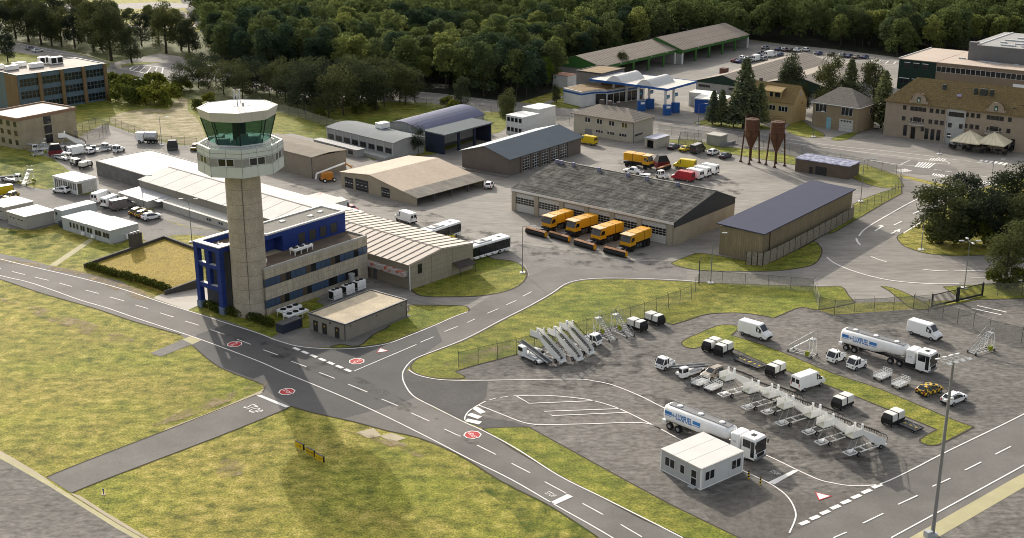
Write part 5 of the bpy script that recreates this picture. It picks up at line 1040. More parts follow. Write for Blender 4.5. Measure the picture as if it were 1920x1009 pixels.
# ================= VEHICLES AND EQUIPMENT =================
def vehicle(name, cat, st, wheels, side, front, rear, body, low=None, group=None, wheel_r=.34, wheel_w=.24, extras=True):
    """st: stations (x, zbot, zbelt, ztop, halfwidth, halfwidth at top); side: [(x0,x1)] side glass; front/rear: station index pairs of the sloping glass"""
    t = thing(name, 'v', cat, (0,0,0), 0, group)
    secs = []
    for x, zb, ze, zt, hw, ht in st:
        k = min(.1, (zt-ze)*.4)
        secs.append([(x,-hw*.93,zb),(x,-hw,zb+.15),(x,-hw,ze),(x,-ht-.02,zt-k),(x,-ht+.1,zt),(x,ht-.1,zt),(x,ht+.02,zt-k),(x,hw,ze),(x,hw,zb+.15),(x,hw*.93,zb)])
    MB().loft(secs).build('body', body, t)
    xs = [s[0] for s in st]
    def itp(x):
        for a, b in zip(st, st[1:]):
            if a[0] <= x <= b[0]:
                f = (x-a[0])/max(1e-6, b[0]-a[0]); return [p+(q-p)*f for p, q in zip(a, b)]
    for x0, x1 in side:
        for s in (1,-1):
            q = []
            for x, lo in ((x0,1),(x1,1),(x1,0),(x0,0)):
                _, zb, ze, zt, hw, ht = itp(x); f = .08 if lo else .82; q.append((x, s*((hw+(ht+.02-hw)*f)+.015), ze+(zt-ze)*f))
            b = MB(); b.add(q+[(x,y-s*.03,z) for x,y,z in q], [(0,1,2,3),(7,6,5,4),(0,4,5,1),(1,5,6,2),(2,6,7,3),(3,7,4,0)]); b.build('side_window', CARGL, t)
    for nm, pr in (('windscreen', front), ('rear_window', rear)):
        if not pr: continue
        A, B = st[pr[0]], st[pr[1]]; q = []
        d = Vector((B[0]-A[0],0,B[3]-A[3])); n = Vector((-d.z,0,d.x)).normalized()
        if n.z < 0: n = -n
        for f, sgn in ((.06,-1),(.06,1),(.94,1),(.94,-1)):
            ht = A[5]+(B[5]-A[5])*f; p = Vector((A[0]+d.x*f, sgn*(ht-.1), A[3]+d.z*f))+n*.015; q.append(p)
        b = MB(); b.add(q+[p-n*.03 for p in q], [(0,1,2,3),(7,6,5,4),(0,4,5,1),(1,5,6,2),(2,6,7,3),(3,7,4,0)]); b.build(nm, CARGL, t)
    hw = max(s[4] for s in st)
    for x in wheels:
        for s in (1,-1): MB().wheel(x, s*(hw-wheel_w*.45), wheel_r, wheel_r, wheel_w).build('wheel', [RUBBER, RIM], t)
    if extras:
        f, r = st[-1], st[0]
        for s in (1,-1):
            MB().cbox(f[0]-.12,f[0]+.03,s*f[4]*.72-.14,s*f[4]*.72+.14,f[2]-.22,f[2]-.05,.02).build('headlight', LAMPG, t)
            MB().cbox(r[0]-.03,r[0]+.1,s*r[4]*.82-.09,s*r[4]*.82+.09,r[2]-.25,r[2]+.15,.02).build('tail_light', REDL, t)
            wx = st[front[1] if front[0] < front[1] else front[0]][0]-.35; zz = itp(wx)[2]+.1; MB().cbox(wx-.1,wx+.1,s*(hw+.14)-.07,s*(hw+.14)+.07,zz,zz+.25,.03).build('mirror', BLACK, t)
        b = MB(); b.cbox(f[0]-.25,f[0]+.06,-f[4]*.95,f[4]*.95,f[1]-.05,f[1]+.22,.04); b.cbox(r[0]-.08,r[0]+.15,-r[4]*.97,r[4]*.97,r[1]-.05,r[1]+.2,.04); b.build('bumper', low or DGREY, t)
        b = MB(); b.box(f[0]-.02,f[0]+.035,-f[4]*.5,f[4]*.5,f[1]+.2,f[2]-.1); b.build('grille', BLACK, t)
    return t
VANST = [(-2.75,.42,1.25,2.25,.93,.8),(-2.65,.4,1.25,2.42,.97,.84),(1.0,.4,1.25,2.46,.98,.84),(1.2,.4,1.25,2.38,.98,.82),(1.95,.4,1.22,1.42,.97,.8),(2.55,.4,1.05,1.2,.95,.74),(2.72,.42,.85,.98,.9,.7)]
van = vehicle('van', 'van', VANST, (-1.75,1.75), [(.75,1.6)], (3,4), None, WHITE, BLACK, 'vans')
for y in (-.42,.42): MB().box(-2.79,-2.7,y-.3,y+.3,1.4,2.05).build('rear_window', CARGL, van)
b = MB(); b.box(-2.4,-.2,-1.0,-.96,.42,.55); b.box(-2.4,1.2,.96,1.0,.42,.55); b.build('side_trim', DGREY, van)
SUVST = [(-2.08,.4,.9,1.02,.82,.7),(-1.98,.38,.95,1.12,.86,.7),(-1.5,.36,.98,1.55,.9,.62),(-.2,.34,.96,1.62,.9,.64),(.35,.34,.95,1.55,.9,.62),(1.15,.36,.93,1.06,.9,.7),(1.85,.38,.85,.96,.87,.66),(2.1,.42,.7,.8,.8,.6)]
suv = vehicle('car', 'car', SUVST, (-1.3,1.35), [(-1.3,-.45),(-.4,.75)], (4,5), (1,2), WHITE, BLACK, 'cars')
b = MB(); b.tube((-1.3,.6,1.6),(.2,.6,1.66),.03,5); b.tube((-1.3,-.6,1.6),(.2,-.6,1.66),.03,5); b.build('roof_rail', BLACK, suv)
SEDST = [(-2.2,.4,.8,.92,.8,.66),(-2.1,.36,.86,1.0,.84,.66),(-1.6,.34,.9,1.05,.88,.68),(-.9,.33,.9,1.4,.88,.6),(-.2,.32,.9,1.45,.88,.6),(.35,.32,.88,1.38,.88,.6),(1.1,.34,.86,.98,.88,.7),(1.9,.36,.78,.88,.85,.64),(2.15,.4,.62,.72,.78,.56)]
sedan = vehicle('car', 'car', SEDST, (-1.35,1.35), [(-1.2,-.4),(-.35,.7)], (5,6), (2,3), mat('dark_blue_car_paint', (.03,.035,.06), .3, .05, 1, spec=.6), BLACK, 'cars')
CHK = mat('yellow_check_paint', (.6,.42,.03), .45, .05, 1)
# yellow and black checks as real paint on the follow-me cars
def checker():
    m = bpy.data.materials.new('yellow_black_check'); m.use_nodes = True; nt = m.node_tree; b = nt.nodes['Principled BSDF']; b.inputs['Roughness'].default_value = .45
    c = nt.nodes.new('ShaderNodeTexChecker'); c.inputs[1].default_value = (.62,.4,.02,1); c.inputs[2].default_value = (.02,.02,.02,1); c.inputs['Scale'].default_value = 2.1
    mp = nt.nodes.new('ShaderNodeMapping'); mp.inputs['Location'].default_value = (.12,.17,.11); tc = nt.nodes.new('ShaderNodeTexCoord'); nt.links.new(tc.outputs['Object'], mp.inputs[0]); nt.links.new(mp.outputs[0], c.inputs[0]); nt.links.new(c.outputs[0], b.inputs['Base Color']); MATS['chk'] = m; return m
CHK = checker()
YV = mat('yellow_van_paint', (.62,.45,.02), .4, .05, 1); RV = mat('red_van_paint', (.4,.03,.04), .4, .05, 1); GV = mat('brown_grey_van_paint', (.16,.145,.135), .45, .05, 1)
GREYC = mat('silver_car_paint', (.35,.36,.37), .35, .05, 1, metal=.3); BLKC = mat('black_car_paint', (.025,.025,.027), .3, .05, 1, spec=.6); BLUC = mat('blue_car_paint', (.06,.09,.2), .35, .05, 1, spec=.6); BEIC = mat('beige_car_paint', (.33,.28,.22), .35, .05, 1); MARC = mat('maroon_car_paint', (.13,.02,.025), .35, .05, 1); YELC = mat('yellow_car_paint', (.65,.5,.02), .35, .05, 1)
def pose(rw, fw, half):
    """wheel contact pixels (rear, front) on the visible side -> centre and heading"""
    a, b = Vector(G(*rw)), Vector(G(*fw)); d = (b-a).normalized(); n = Vector((-d.y, d.x))
    side = 1 if n.y > 0 else -1
    c = (a+b)/2+n*side*half; return (c.x, c.y), math.atan2(d.y, d.x)
def pv(proto, rw, fw, label, group=None, swap=None, half=.9):
    c, h = pose(rw, fw, half); return put(proto, c, h, label, group, swap)
def pc(proto, px, py, hx, hy, label, group=None, swap=None):
    """ground centre pixel and a pixel vector for the heading"""
    a, b = G(px, py), G(px+hx, py+hy); return put(proto, a, math.atan2(b[1]-a[1], b[0]-a[0]), label, group, swap)
NV_ = 'vans on the apron'
pv(van, (1393,629), (1426,639), 'white panel van with dark nose standing on the hook shaped grass island', NV_)
pv(van, (1710.4,628.6), (1744,639), 'white panel van behind the upper tanker near the wire fence', NV_)
pv(van, (1508,735), (1538,724.6), 'white panel van between two covered dollies with its tail to the stairs', NV_)
pv(suv, (1787.6,762.6), (1809,754), 'white car partly behind the tall light mast', 'apron cars')
pv(suv, (1739.6,745.7), (1763,738), 'yellow and black chequered follow-me car on the apron', 'follow-me cars', {WHITE: CHK})
pc(suv, 1337, 707, -20, 8, 'beige car half hidden behind the boarding stairs', 'apron cars', {WHITE: BEIC})
pc(van, 1101, 270.5, -18, -3, 'yellow van beside the cream house', 'yellow vans', {WHITE: YV})
pv(van, (1293.5,319), (1269,316), 'yellow van at the head of the row of white vans', 'yellow vans', {WHITE: YV})
pv(van, (1288.5,342), (1265.5,338), 'red van in front of the row of white vans', 'yard vans', {WHITE: RV})
pv(van, (1305,338), (1283,333), 'white van right behind the red van', 'yard vans'); pv(van, (1318.6,333), (1297,328.5), 'white van in the middle of the row behind the red van', 'yard vans'); pv(van, (1333.7,328), (1312,324), 'white van farthest from the red van in the row', 'yard vans')
pc(sedan, 1263, 279, 14, -5, 'dark blue car parked next to the open white hut', 'parked yard cars'); pc(sedan, 1285, 283, 14, -5, 'yellow car parked along the grass strip', 'parked yard cars', {sedan.children[0].data.materials[0]: YELC})
pc(van, 1308, 286, 14, -5, 'black van parked between the yellow car and the white car', 'parked yard cars', {WHITE: BLKC}); pc(suv, 1337, 290, 14, -5, 'white estate car parked next to the black van', 'parked yard cars'); pc(sedan, 1360, 296, 14, -5, 'dark low car at the end of the row by the silos', 'parked yard cars')
pv(van, (765,421), (744,414), 'white van half under the clear canopy behind the striped hall', 'yard vans'); pc(van, 638, 392, -10, -5, 'white van behind the blue upper floor', 'yard vans'); pc(sedan, 657, 396, -12, -5, 'red car peeping out behind the blue upper floor', 'parked yard cars', {sedan.children[0].data.materials[0]: RV}); pc(sedan, 838, 447, -12, -6, 'yellow car behind the striped hall roof', 'parked yard cars', {sedan.children[0].data.materials[0]: YELC}); pc(sedan, 611, 384, -12, -6, 'black car behind the white hall roof', 'parked yard cars', {sedan.children[0].data.materials[0]: BLKC})
pc(suv, 917, 352, 5, -8, 'white car in the gap between tan shed and dark garage', 'parked yard cars')
# left yard
pv(suv, (165,290.6), (155,287.3), 'white car between the white van and the loader in the left yard', 'left yard cars'); pc(van, 137, 292, -14, 2.5, 'white van behind the two dollies in the left yard', 'left yard vans')
pc(suv, 116, 361.5, -14, -1.5, 'white car parked against the glazed kiosk', 'left yard cars'); pc(van, 193, 377, 14, -5, 'white van farthest from the grey van of three', 'left yard vans'); pc(van, 211, 386, 14, -5, 'white van next to the grey van', 'left yard vans'); pv(van, (221,396), (247.6,391), 'brownish grey van parked behind the modular office', 'left yard vans', {WHITE: GV})
pc(suv, 259, 402, 12, -4.5, 'chequered follow-me car at the back of the pair near the modular office', 'follow-me cars', {WHITE: CHK}); pc(suv, 270, 406.5, 12, -4.5, 'chequered follow-me car between its twin and the white car', 'follow-me cars', {WHITE: CHK}); pv(suv, (278,415), (297.6,411), 'white car beside the chequered pair', 'left yard cars')
pc(van, 2, 368, -12, 2, 'yellow van cut by the left edge', 'yellow vans', {WHITE: YV}); pc(suv, 21, 373, -10, 4, 'chequered car half hidden behind the garage roof', 'follow-me cars', {WHITE: CHK}); pc(suv, 366, 281, -6, 6, 'chequered car next to the tower gallery', 'follow-me cars', {WHITE: CHK})
pc(suv, 58, 93.5, 14, -1.5, 'grey car parked beyond the glazed office', 'far parked cars', {WHITE: GREYC}); pc(suv, 71, 97.5, 14, -1.5, 'white car parked beyond the glazed office', 'far parked cars')
ZC = lambda x, y: (1360+x/5.647, 75+y/5.647)
sp = sedan.children[0].data.materials[0]
for x, y, k, lab in ((100,232,MARC,'maroon car at the near end of the far car park'),(150,240,BLUC,'blue car next to the maroon one in the far car park'),(185,205,WHITE,'white car behind the maroon one in the far car park'),(250,240,GREYC,'silver car in the near row of the far car park'),(240,215,GREYC,'silver car second in the near row of the far car park'),(405,215,GREYC,'silver car right of the white van in the far car park'),(340,165,BLKC,'black car left of the white box in the far car park'),(412,172,BLUC,'dark blue car beside the white box in the far car park'),(425,98,GREYC,'lone silver car at the head of the far car park'),(420,135,BLKC,'black car below the lone silver car in the far car park'),(565,110,BLUC,'blue car in the back row by the wood'),(630,118,GREYC,'grey car in the back row by the wood'),(690,122,BLKC,'dark car behind the tree in the back row by the wood'),(575,168,BLUC,'blue car in the middle of the far car park'),(760,125,WHITE,'white car above the ridge in the back row'),(855,120,WHITE,'white car right of the ridge in the back row'),(985,155,BLUC,'blue car left of the second tall tree'),(1120,165,BLKC,'dark car right of the second tall tree'),(1243,180,GREYC,'large silver car in the right row of the far car park'),(1310,185,BLUC,'blue car in the right row of the far car park'),(1385,195,BEIC,'beige car in the right row of the far car park'),(1475,195,BLUC,'last blue car before the painted bays in the far car park')):
    pr = suv if k in (WHITE, GREYC) else sedan
    px, py = ZC(x, y); pc(pr, px, py, 12, -3.2, lab, 'cars in the far car park', {WHITE: k} if pr is suv and k is not WHITE else ({sp: k} if pr is sedan else None))
px, py = ZC(330,222); pc(van, px, py, 12, -3, 'white van in the near row of the far car park', 'vans in the far car park'); px, py = ZC(475,180); pc(van, px, py, 14, -2, 'white box van in the middle of the far car park', 'vans in the far car park')
# ---- fuel tankers
def tanker():
    t = thing('fuel_tanker', 't', 'tanker', (0,0,0), 0, 'fuel tankers')
    TW_ = mat('tank_white', (.84,.83,.80), .3, .04, .5, spec=.5)
    def sec(x, zb, zt, w, n=18):
        cz, hz = (zb+zt)/2, (zt-zb)/2; out = []
        for i in range(n):
            a = 2*PI*i/n; c, s = math.cos(a), math.sin(a); out.append((x, w*math.copysign(abs(c)**.62, c), cz+hz*math.copysign(abs(s)**.62, s)))
        return out
    S = [(-7.35,1.35,2.9,.85),(-7.3,1.05,3.2,1.12),(-7.05,.95,3.32,1.25),(-1.6,.95,3.32,1.25),(-.4,1.25,3.32,1.25),(.4,1.5,3.32,1.25),(2.6,1.55,3.3,1.25),(3.2,1.7,3.2,1.15),(3.45,2.0,2.95,.8)]
    tk = MB().loft([sec(*s) for s in S]).build('tank', TW_, t, smooth=True)
    MB().box(-6.9,3.0,-.62,.62,3.3,3.36).build('catwalk', MGREY, tk)
    b = MB(); b.path([(-6.8,-.66,3.3),(-6.8,-.66,3.5),(3,-.66,3.5)], .025); b.path([(-6.8,.66,3.3),(-6.8,.66,3.5),(3,.66,3.5)], .025); b.build('hand_rail', GALV, tk)
    for x in (-5.4,-1.9,1.6): MB().lathe([(.38,3.34),(.38,3.46),(.3,3.5),(.02,3.5)], 14, x, .0).build('manhole', TW_, tk)
    LB = mat('livery_blue', (.05,.2,.5), .4, .05, 1)
    for s in (1,-1):
        for x0, x1 in ((-7.0,-5.85),(-2.3,-1.05)):
            q = MB(); y = s*1.262; q.box(x0,x1,min(y,y-s*.02),max(y,y-s*.02),2.2,2.68); q.box(x0,x1,min(y,y-s*.02),max(y,y-s*.02),1.98,2.08); q.build('livery_stripe', LB, tk)
        tx = link('lettering', text_mesh('LUXFUEL', 1.2, .006, LB, 1.06, .035), tk); tx.location = (-3.78,s*1.268,2.3); tx.rotation_euler = (PI/2,0,0 if s < 0 else PI); tx.scale = (.53,1.0,1)
        pl = MB(); pl.box(-.28,.28,-.035,.035,-.006,.006); pl.add([(-.02,0,.006),(.1,0,.006),(-.1,.26,.006),(-.17,.26,.006)], [(0,1,2,3)]); pl.add([(-.02,0,.006),(.1,0,.006),(-.1,-.26,.006),(-.17,-.26,.006)], [(3,2,1,0)]); pl.add([(-.26,0,.006),(-.18,0,.006),(-.28,.12,.006),(-.33,.12,.006)], [(0,1,2,3)]); pl.add([(-.26,0,.006),(-.18,0,.006),(-.28,-.12,.006),(-.33,-.12,.006)], [(3,2,1,0)])
        o = pl.build('plane_emblem', LB, tk); o.location = (-5.45 if s < 0 else -2.6, s*1.268, 2.33); o.rotation_euler = (PI/2,0,0 if s < 0 else PI); o.scale = (1.1,1.1,1)
    MB().box(-7.2,5.4,-.45,.45,.75,1.0).build('chassis', BLACK, t); MB().cbox(-7.6,-7.0,-1.1,1.1,.6,1.1,.06).build('rear_cabinet', WHITE, t)
    for x in (-6.2,-4.75,1.4,2.9,6.3):
        for s in (1,-1): MB().wheel(x, s*1.05, .5, .5, .4 if x < 6 else .32).build('wheel', [RUBBER, RIM], t)
    b = MB()
    for s in (1,-1): b.box(.7,3.6,s*1.05-.22,s*1.05+.22,1.05,1.1); b.cbox(3.7,5.3,s*1.0-.2,s*1.0+.2,.45,.95,.04)
    b.build('mudguard', BLACK, t)
    cab = MB().cbox(5.5,7.75,-1.25,1.25,.45,3.3,.16).build('cab', WHITE, t)
    MB().cbox(3.75,5.2,-1.22,1.22,1.05,3.15,.2).build('equipment_box', WHITE, t)
    lt = link('lettering', text_mesh('3.35', .34, .005, DGREY), t); lt.location = (4.5,-1.232,2.1); lt.rotation_euler = (PI/2,0,0)
    MB().box(7.72,7.79,-1.08,1.08,1.35,3.0).build('windscreen', CARGL, cab)
    for s in (1,-1):
        y = s*1.262; q = MB(); q.box(5.8,7.0,min(y,y-s*.03),max(y,y-s*.03),1.9,2.95); q.box(7.05,7.6,min(y,y-s*.03),max(y,y-s*.03),.75,2.95); q.build('side_window', CARGL, cab); MB().cbox(7.8,7.95,s*1.32-.08,s*1.32+.08,2.2,2.75,.03).build('mirror', BLACK, cab)
        MB().cbox(7.7,7.82,s*.95-.18,s*.95+.18,.85,1.05,.03).build('headlight', LAMPG, cab); MB().cbox(7.55,7.65,s*1.0-.06,s*1.0+.06,3.3,3.4,.02).build('marker_lamp', REDL, cab)
    MB().box(7.72,7.8,-.75,.75,.75,1.25).build('grille', BLACK, cab); MB().box(6.3,6.9,-.35,.35,3.28,3.34).build('roof_hatch', BLACK, cab); MB().cbox(7.5,7.85,-1.2,1.2,.4,.68,.05).build('bumper', MGREY, cab)
    return t
tk = tanker()
pv(tk, (1585-.0,657.5), (1723.6,699), 'white fuel tanker with blue lettering parked near the white van and mast top', 'fuel tankers', None, 1.2)
pv(tk, (1253,805), (1397.7,863.5), 'white fuel tanker with blue lettering partly hidden by the site office cabin', 'fuel tankers', None, 1.2)
# ---- tow tugs
def tug():
    t = thing('tow_tug', 't', 'tug', (0,0,0), 0, 'tow tugs')
    MB().cbox(-1.5,1.55,-.8,.8,.35,1.0,.1).build('body', WHITE, t); c = MB(); c.loft([[(x,-.78,.95),(x,.78,.95),(x,.7,zt),(x,-.7,zt)] for x, zt in ((.05,1.75),(1.0,1.75),(1.45,1.05))]); c.build('cab', CARGL, t)
    b = MB(); b.cbox(-.05,1.1,-.78,.78,1.74,1.88,.06); b.box(-.05,.08,-.76,-.62,.95,1.75); b.box(-.05,.08,.62,.76,.95,1.75); b.tube((1.47,-.74,1.02),(1.02,-.7,1.76),.05); b.tube((1.47,.74,1.02),(1.02,.7,1.76),.05); b.box(.5,.6,-.79,-.7,.95,1.75); b.box(.5,.6,.7,.79,.95,1.75); b.build('cab_frame', WHITE, t)
    MB().box(-1.3,-.2,-.5,.5,1.0,1.16).build('engine_cover', LGREY, t); b = MB(); b.path([(-1.45,-.7,1.0),(-1.45,-.7,1.3),(-.1,-.7,1.4)], .03); b.path([(-1.45,.7,1.0),(-1.45,.7,1.3),(-.1,.7,1.4)], .03); b.build('hand_rail', WHITE, t)
    for x in (-1.0,1.0):
        for s in (1,-1): MB().wheel(x, s*.72, .34, .34, .24).build('wheel', [RUBBER, RIM], t)
    for s in (1,-1): MB().cbox(1.5,1.58,s*.55-.1,s*.55+.1,.6,.8,.02).build('headlight', BLACK, t); MB().cbox(1.2,1.32,s*.95-.06,s*.95+.06,1.25,1.5,.02).build('mirror', BLACK, t)
    MB().lathe([(.07,1.87),(.07,2.0),(.02,2.02)], 8, .3, .3).build('beacon', BLACK, t); return t
tg = tug()
pv(tg, (1261,689), (1247,695), 'white tow tug left of the flat belt loader', None, None, .7); pv(tg, (1580.5,677), (1568,682), 'white tow tug in front of the upper tanker, left of two', None, None, .7); pv(tg, (1619,690.5), (1606,695), 'white tow tug in front of the upper tanker, right of two', None, None, .7)
pc(tg, 1110, 645, 14, 4, 'white tow tug parked between the boarding stairs and the light steps'); pv(tg, (1243,336.5), (1233,334), 'white tow tug next to the orange sweeper roller', None, None, .7); pc(tg, 201, 281, -8, 2, 'white tow tug beside the grey hall, left of two'); pc(tg, 223, 285, -8, 2, 'white tow tug beside the grey hall, right of two')
# ---- belt loaders
def loader():
    t = thing('belt_loader', 't', 'belt loader', (0,0,0), 0, 'belt loaders')
    MB().cbox(-2.4,2.3,-.85,.85,.4,.75,.08).build('body', WHITE, t); MB().cbox(1.2,2.6,.15,1.0,.4,1.9,.12).build('cab', WHITE, t); b = MB(); b.box(2.58,2.63,.25,.92,1.15,1.75); b.box(1.35,2.4,.98,1.03,1.15,1.75); b.box(1.35,2.4,.12,.17,1.15,1.75); b.build('window', CARGL, t)
    MB().cbox(-1.6,.6,.3,.85,.75,1.0,.06).build('engine_cover', LGREY, t)
    b = MB(); q = [(-3.6,-.75,.65),(-3.6,.1,.65),(3.6,.1,1.95),(3.6,-.75,1.95)]; b.add(q+[(x,y,z-.16) for x,y,z in q], [(0,1,2,3),(7,6,5,4),(0,4,5,1),(1,5,6,2),(2,6,7,3),(3,7,4,0)]); bl = b.build('belt', DGREY, t)
    b = MB()
    for y in (-.8,.15): b.tube((-3.6,y,.75),(3.6,y,2.05),.09,6)
    b.build('side_rail', LGREY, bl); b = MB(); b.tube((1.2,-.3,.7),(1.2,-.3,1.5),.06); b.tube((-1.5,-.3,.6),(-1.5,-.3,1.0),.06); b.build('support', LGREY, t)
    for x in (-1.7,1.6):
        for s in (1,-1): MB().wheel(x, s*.8, .36, .36, .26).build('wheel', [RUBBER, RIM], t)
    return t
bl = loader()
pv(bl, (1004,683), (980,671.5), 'white belt loader at the left end of the row of boarding stairs', None, None, .8); pv(bl, (1314,702), (1288,710), 'white belt loader between the tow tug and the beige car', None, None, .8)
pc(bl, 80, 282, -14, 1.5, 'white belt loader against the sand coloured office wall'); pc(bl, 118, 299, 14, 3, 'white belt loader in front of the white van, left yard'); pc(bl, 190, 284, -13, 1, 'white belt loader between the white car and the tugs, left yard'); pc(bl, 20, 340, 14, 2, 'white belt loader cut by the left edge')
# ---- boarding stairs (towed)
def stairs():
    t = thing('boarding_stairs', 's', 'stairs', (0,0,0), 0, 'boarding stairs'); PW = mat('stair_panel_white', (.82,.81,.77), .5, .05, .6)
    H_ = 2.75
    for s in (1,-1):
        low = [(.15+4.6*i/12, .35+H_*.98*(i/12)-.5*math.sin(PI*(i/12)**.8)) for i in range(13)]; up = [(.0,.7),(.1,1.0),(.5,1.3),(4.75,H_+.85)]
        MB().ext(low+up[::-1], 'y', min(s*.8,s*.86), max(s*.8,s*.86)).build('side_panel', PW, t)
        b = MB(); pts = [(-.1,s*.83,.5),(-.15,s*.83,1.3),(.2,s*.83,1.75),(4.75,s*.83,H_+1.35)]; b.path(pts, .045)
        for i in range(14): x = .35+4.3*i/13; b.tube((x,s*.83,1.3+(x-.3)*.6),(x,s*.83,1.75+(x-.2)*.52),.035,4)
        b.build('hand_rail', BLACK, t)
    b = MB()
    for i in range(12): x = .2+4.5*i/12; b.box(x,x+.4,-.79,.79,.35+H_*i/12,.42+H_*i/12)
    b.build('step', MGREY, t)
    b = MB(); b.box(4.7,6.4,-.95,.95,H_-.02,H_+.1); pf = b.build('platform', mat('platform_floor', (.5,.5,.4), .7, .1, 1), t); MB().box(4.7,6.45,-.97,.97,H_-.14,H_-.03).build('platform_edge', BLACK, pf)
    for s in (1,-1): MB().box(4.75,6.35,min(s*.9,s*.96),max(s*.9,s*.96),H_+.1,H_+1.0).build('platform_panel', PW, pf)
    b = MB(); b.box(4.62,4.85,.66,1.0,H_,H_+1.6); b.box(4.62,4.85,-1.0,-.74,H_,H_+1.35); b.build('gate_post', WHITE, pf)
    b = MB(); b.path([(6.0,.7,.55),(4.9,.5,H_)], .05); b.path([(6.0,-.7,.55),(4.9,-.5,H_)], .05); b.path([(3.2,.6,.6),(4.6,.6,H_-.2)], .05); b.path([(3.2,-.6,.6),(4.6,-.6,H_-.2)], .05); b.build('strut', GALV, t)
    b = MB()
    for y in (-.85,.75): b.box(.2,6.6,y,y+.1,.42,.56)
    for x in (.2,1.8,3.6,5.0,6.5): b.box(x,x+.1,-.75,.75,.43,.55)
    b.box(5.2,6.2,-.4,.4,.5,.75); b.box(-.15,.25,-.85,.85,.18,.4); b.build('chassis', WHITE, t)
    for x in (1.0,5.0):
        for s in (1,-1): MB().wheel(x, s*.92, .3, .3, .2).build('wheel', [RUBBER, RIM], t)
    t.scale = (1.02,.74,1.04); return t
sr = stairs()
def ps(proto, bottom, top, label): a, b = G(*bottom), G(*top); put(proto, a, math.atan2(b[1]-a[1], b[0]-a[0]), label)
for (bx, by), w in (((1056,681),'left of the three beside the belt loader'),((1088,677.5),'middle of the three by the wire fence'),((1109,666),'right of the three next to the tow tug')): ps(sr, (bx, by), (bx-49, by-19), 'white boarding stairs with solid sides, '+w)
for (x, y), w in zip(((1355,746),(1399,770),(1436,779),(1463,800),(1513,817),(1537,836),(1591,856)), ('first of the apron row, over the two open carts','second of the apron row','third of the apron row','fourth and middle of the apron row','fifth of the apron row','sixth of the apron row','last of the apron row, with its whole frame in view')):
    b = G(x, y); dv = Vector(G(1641,839))-Vector(G(1591,856)); L_ = 6.2; dv = dv.normalized()*L_; c = (b[0]+dv.x, b[1]+dv.y)
    put(sr, c, math.atan2(-dv.y, -dv.x), 'white boarding stairs, '+w)
c = G(160,274); put(sr, c, math.atan2(*(Vector(G(125,277))-Vector(c)).yx), 'white boarding stairs by the wall of the sand coloured office')
def steps():
    t = thing('maintenance_steps', 's', 'steps', (0,0,0), 0, 'light metal steps'); H_ = 2.9
    b = MB()
    for s in (1,-1):
        y = s*.55; b.tube((0,y,.25),(3.4,y,H_),.05); b.tube((0,y,1.1),(3.4,y,H_+1.0),.035); b.tube((3.4,y,H_+1.0),(4.1,y,H_+1.0),.035); b.tube((4.1,y,H_),(4.1,y,H_+1.0),.035); b.tube((3.4,y,H_),(4.1,y,H_),.05)
        for i in range(5): x = 3.4*i/4; b.tube((x,y,.25+(H_-.25)*i/4),(x,y,1.1+(H_-.1)*i/4),.03,4)
        b.tube((0,y,.25),(0,y,1.1),.035)
    b.build('hand_rail', GALV, t)
    b = MB()
    for i in range(11): x = .1+3.3*i/11; b.box(x,x+.22,-.5,.5,.3+(H_-.3)*i/11,.34+(H_-.3)*i/11)
    b.box(3.4,4.1,-.5,.5,H_-.04,H_+.02); b.build('tread', GALV, t)
    b = MB()
    for s in (1,-1): y = s*.7; b.tube((-.1,y,.25),(4.2,y,.25),.05); b.tube((3.5,y,.25),(3.5,s*.5,H_),.04); b.tube((4.1,y,.25),(4.1,s*.5,H_),.04); b.tube((3.5,y,.25),(4.1,s*.5,1.6),.03)
    for i in range(6): x = 4.1*i/5; b.tube((x,-.7,.25),(x,.7,.25),.035)
    b.build('base_frame', WHITE, t); MB().cbox(3.0,3.6,-.95,-.45,.25,.95,.04).build('tool_bin', mat('olive_bin', (.23,.26,.02), .6), t)
    for x in (0,4.1):
        for s in (1,-1): MB().wheel(x, s*.8, .2, .2, .12).build('wheel', [RUBBER, RIM], t)
    return t
lp = steps()
for a, b, w in (((1482,657),(1524,669),'between the white van and the upper tanker'),((1822,664),(1852,656),'against the wire fence at right'),((1149,640),(1123,628),'beside the tow tug, left of the pair at the fence'),((1182,633),(1155,621),'next to the covered dollies, right of the pair at the fence'),((44,348),(66,337),'on the green grass at left edge'),((62,293),(92,286),'beside the red and black hopper, left yard')): ps(lp, a, b, 'light metal maintenance steps '+w)
# ---- baggage carts
def cart():
    t = thing('baggage_cart', 'c', 'cart', (0,0,0), 0, 'open baggage carts')
    MB().cbox(-1.35,1.35,-.75,.75,.45,.58,.03).build('deck', LGREY, t); b = MB()
    for x in (-1.3,1.3):
        for z in (.85,1.1,1.35): b.tube((x,-.72,z),(x,.72,z),.03,5)
        for y in (-.72,-.36,0,.36,.72): b.tube((x,y,.55),(x,y,1.35),.03,5)
    for z in (.8,1.05): b.tube((-1.3,.72,z),(1.3,.72,z),.025,5)
    b.build('rail', WHITE, t); q = MB()
    for i in range(7): q.box(-1.25+.37*i,-1.0+.37*i,-.79,-.74,.45,.95)
    q.build('side_slat', WHITE, t); MB().tube((1.3,0,.4),(2.1,0,.25),.04).build('tow_bar', DGREY, t)
    for x in (-1.0,1.0):
        for s in (1,-1): MB().wheel(x, s*.65, .22, .22, .14).build('wheel', [RUBBER, RIM], t)
    return t
ct = cart()
for px, py, w in ((1313,722,'below the belt loader, left of the pair'),(1337,731,'under the first boarding stairs, right of the pair'),(1654,710,'in front of the upper tanker, nearer the tugs'),(1688,725,'in front of the upper tanker, nearer the chequered car')): pc(ct, px, py, 15, -7, 'open white baggage cart '+w)
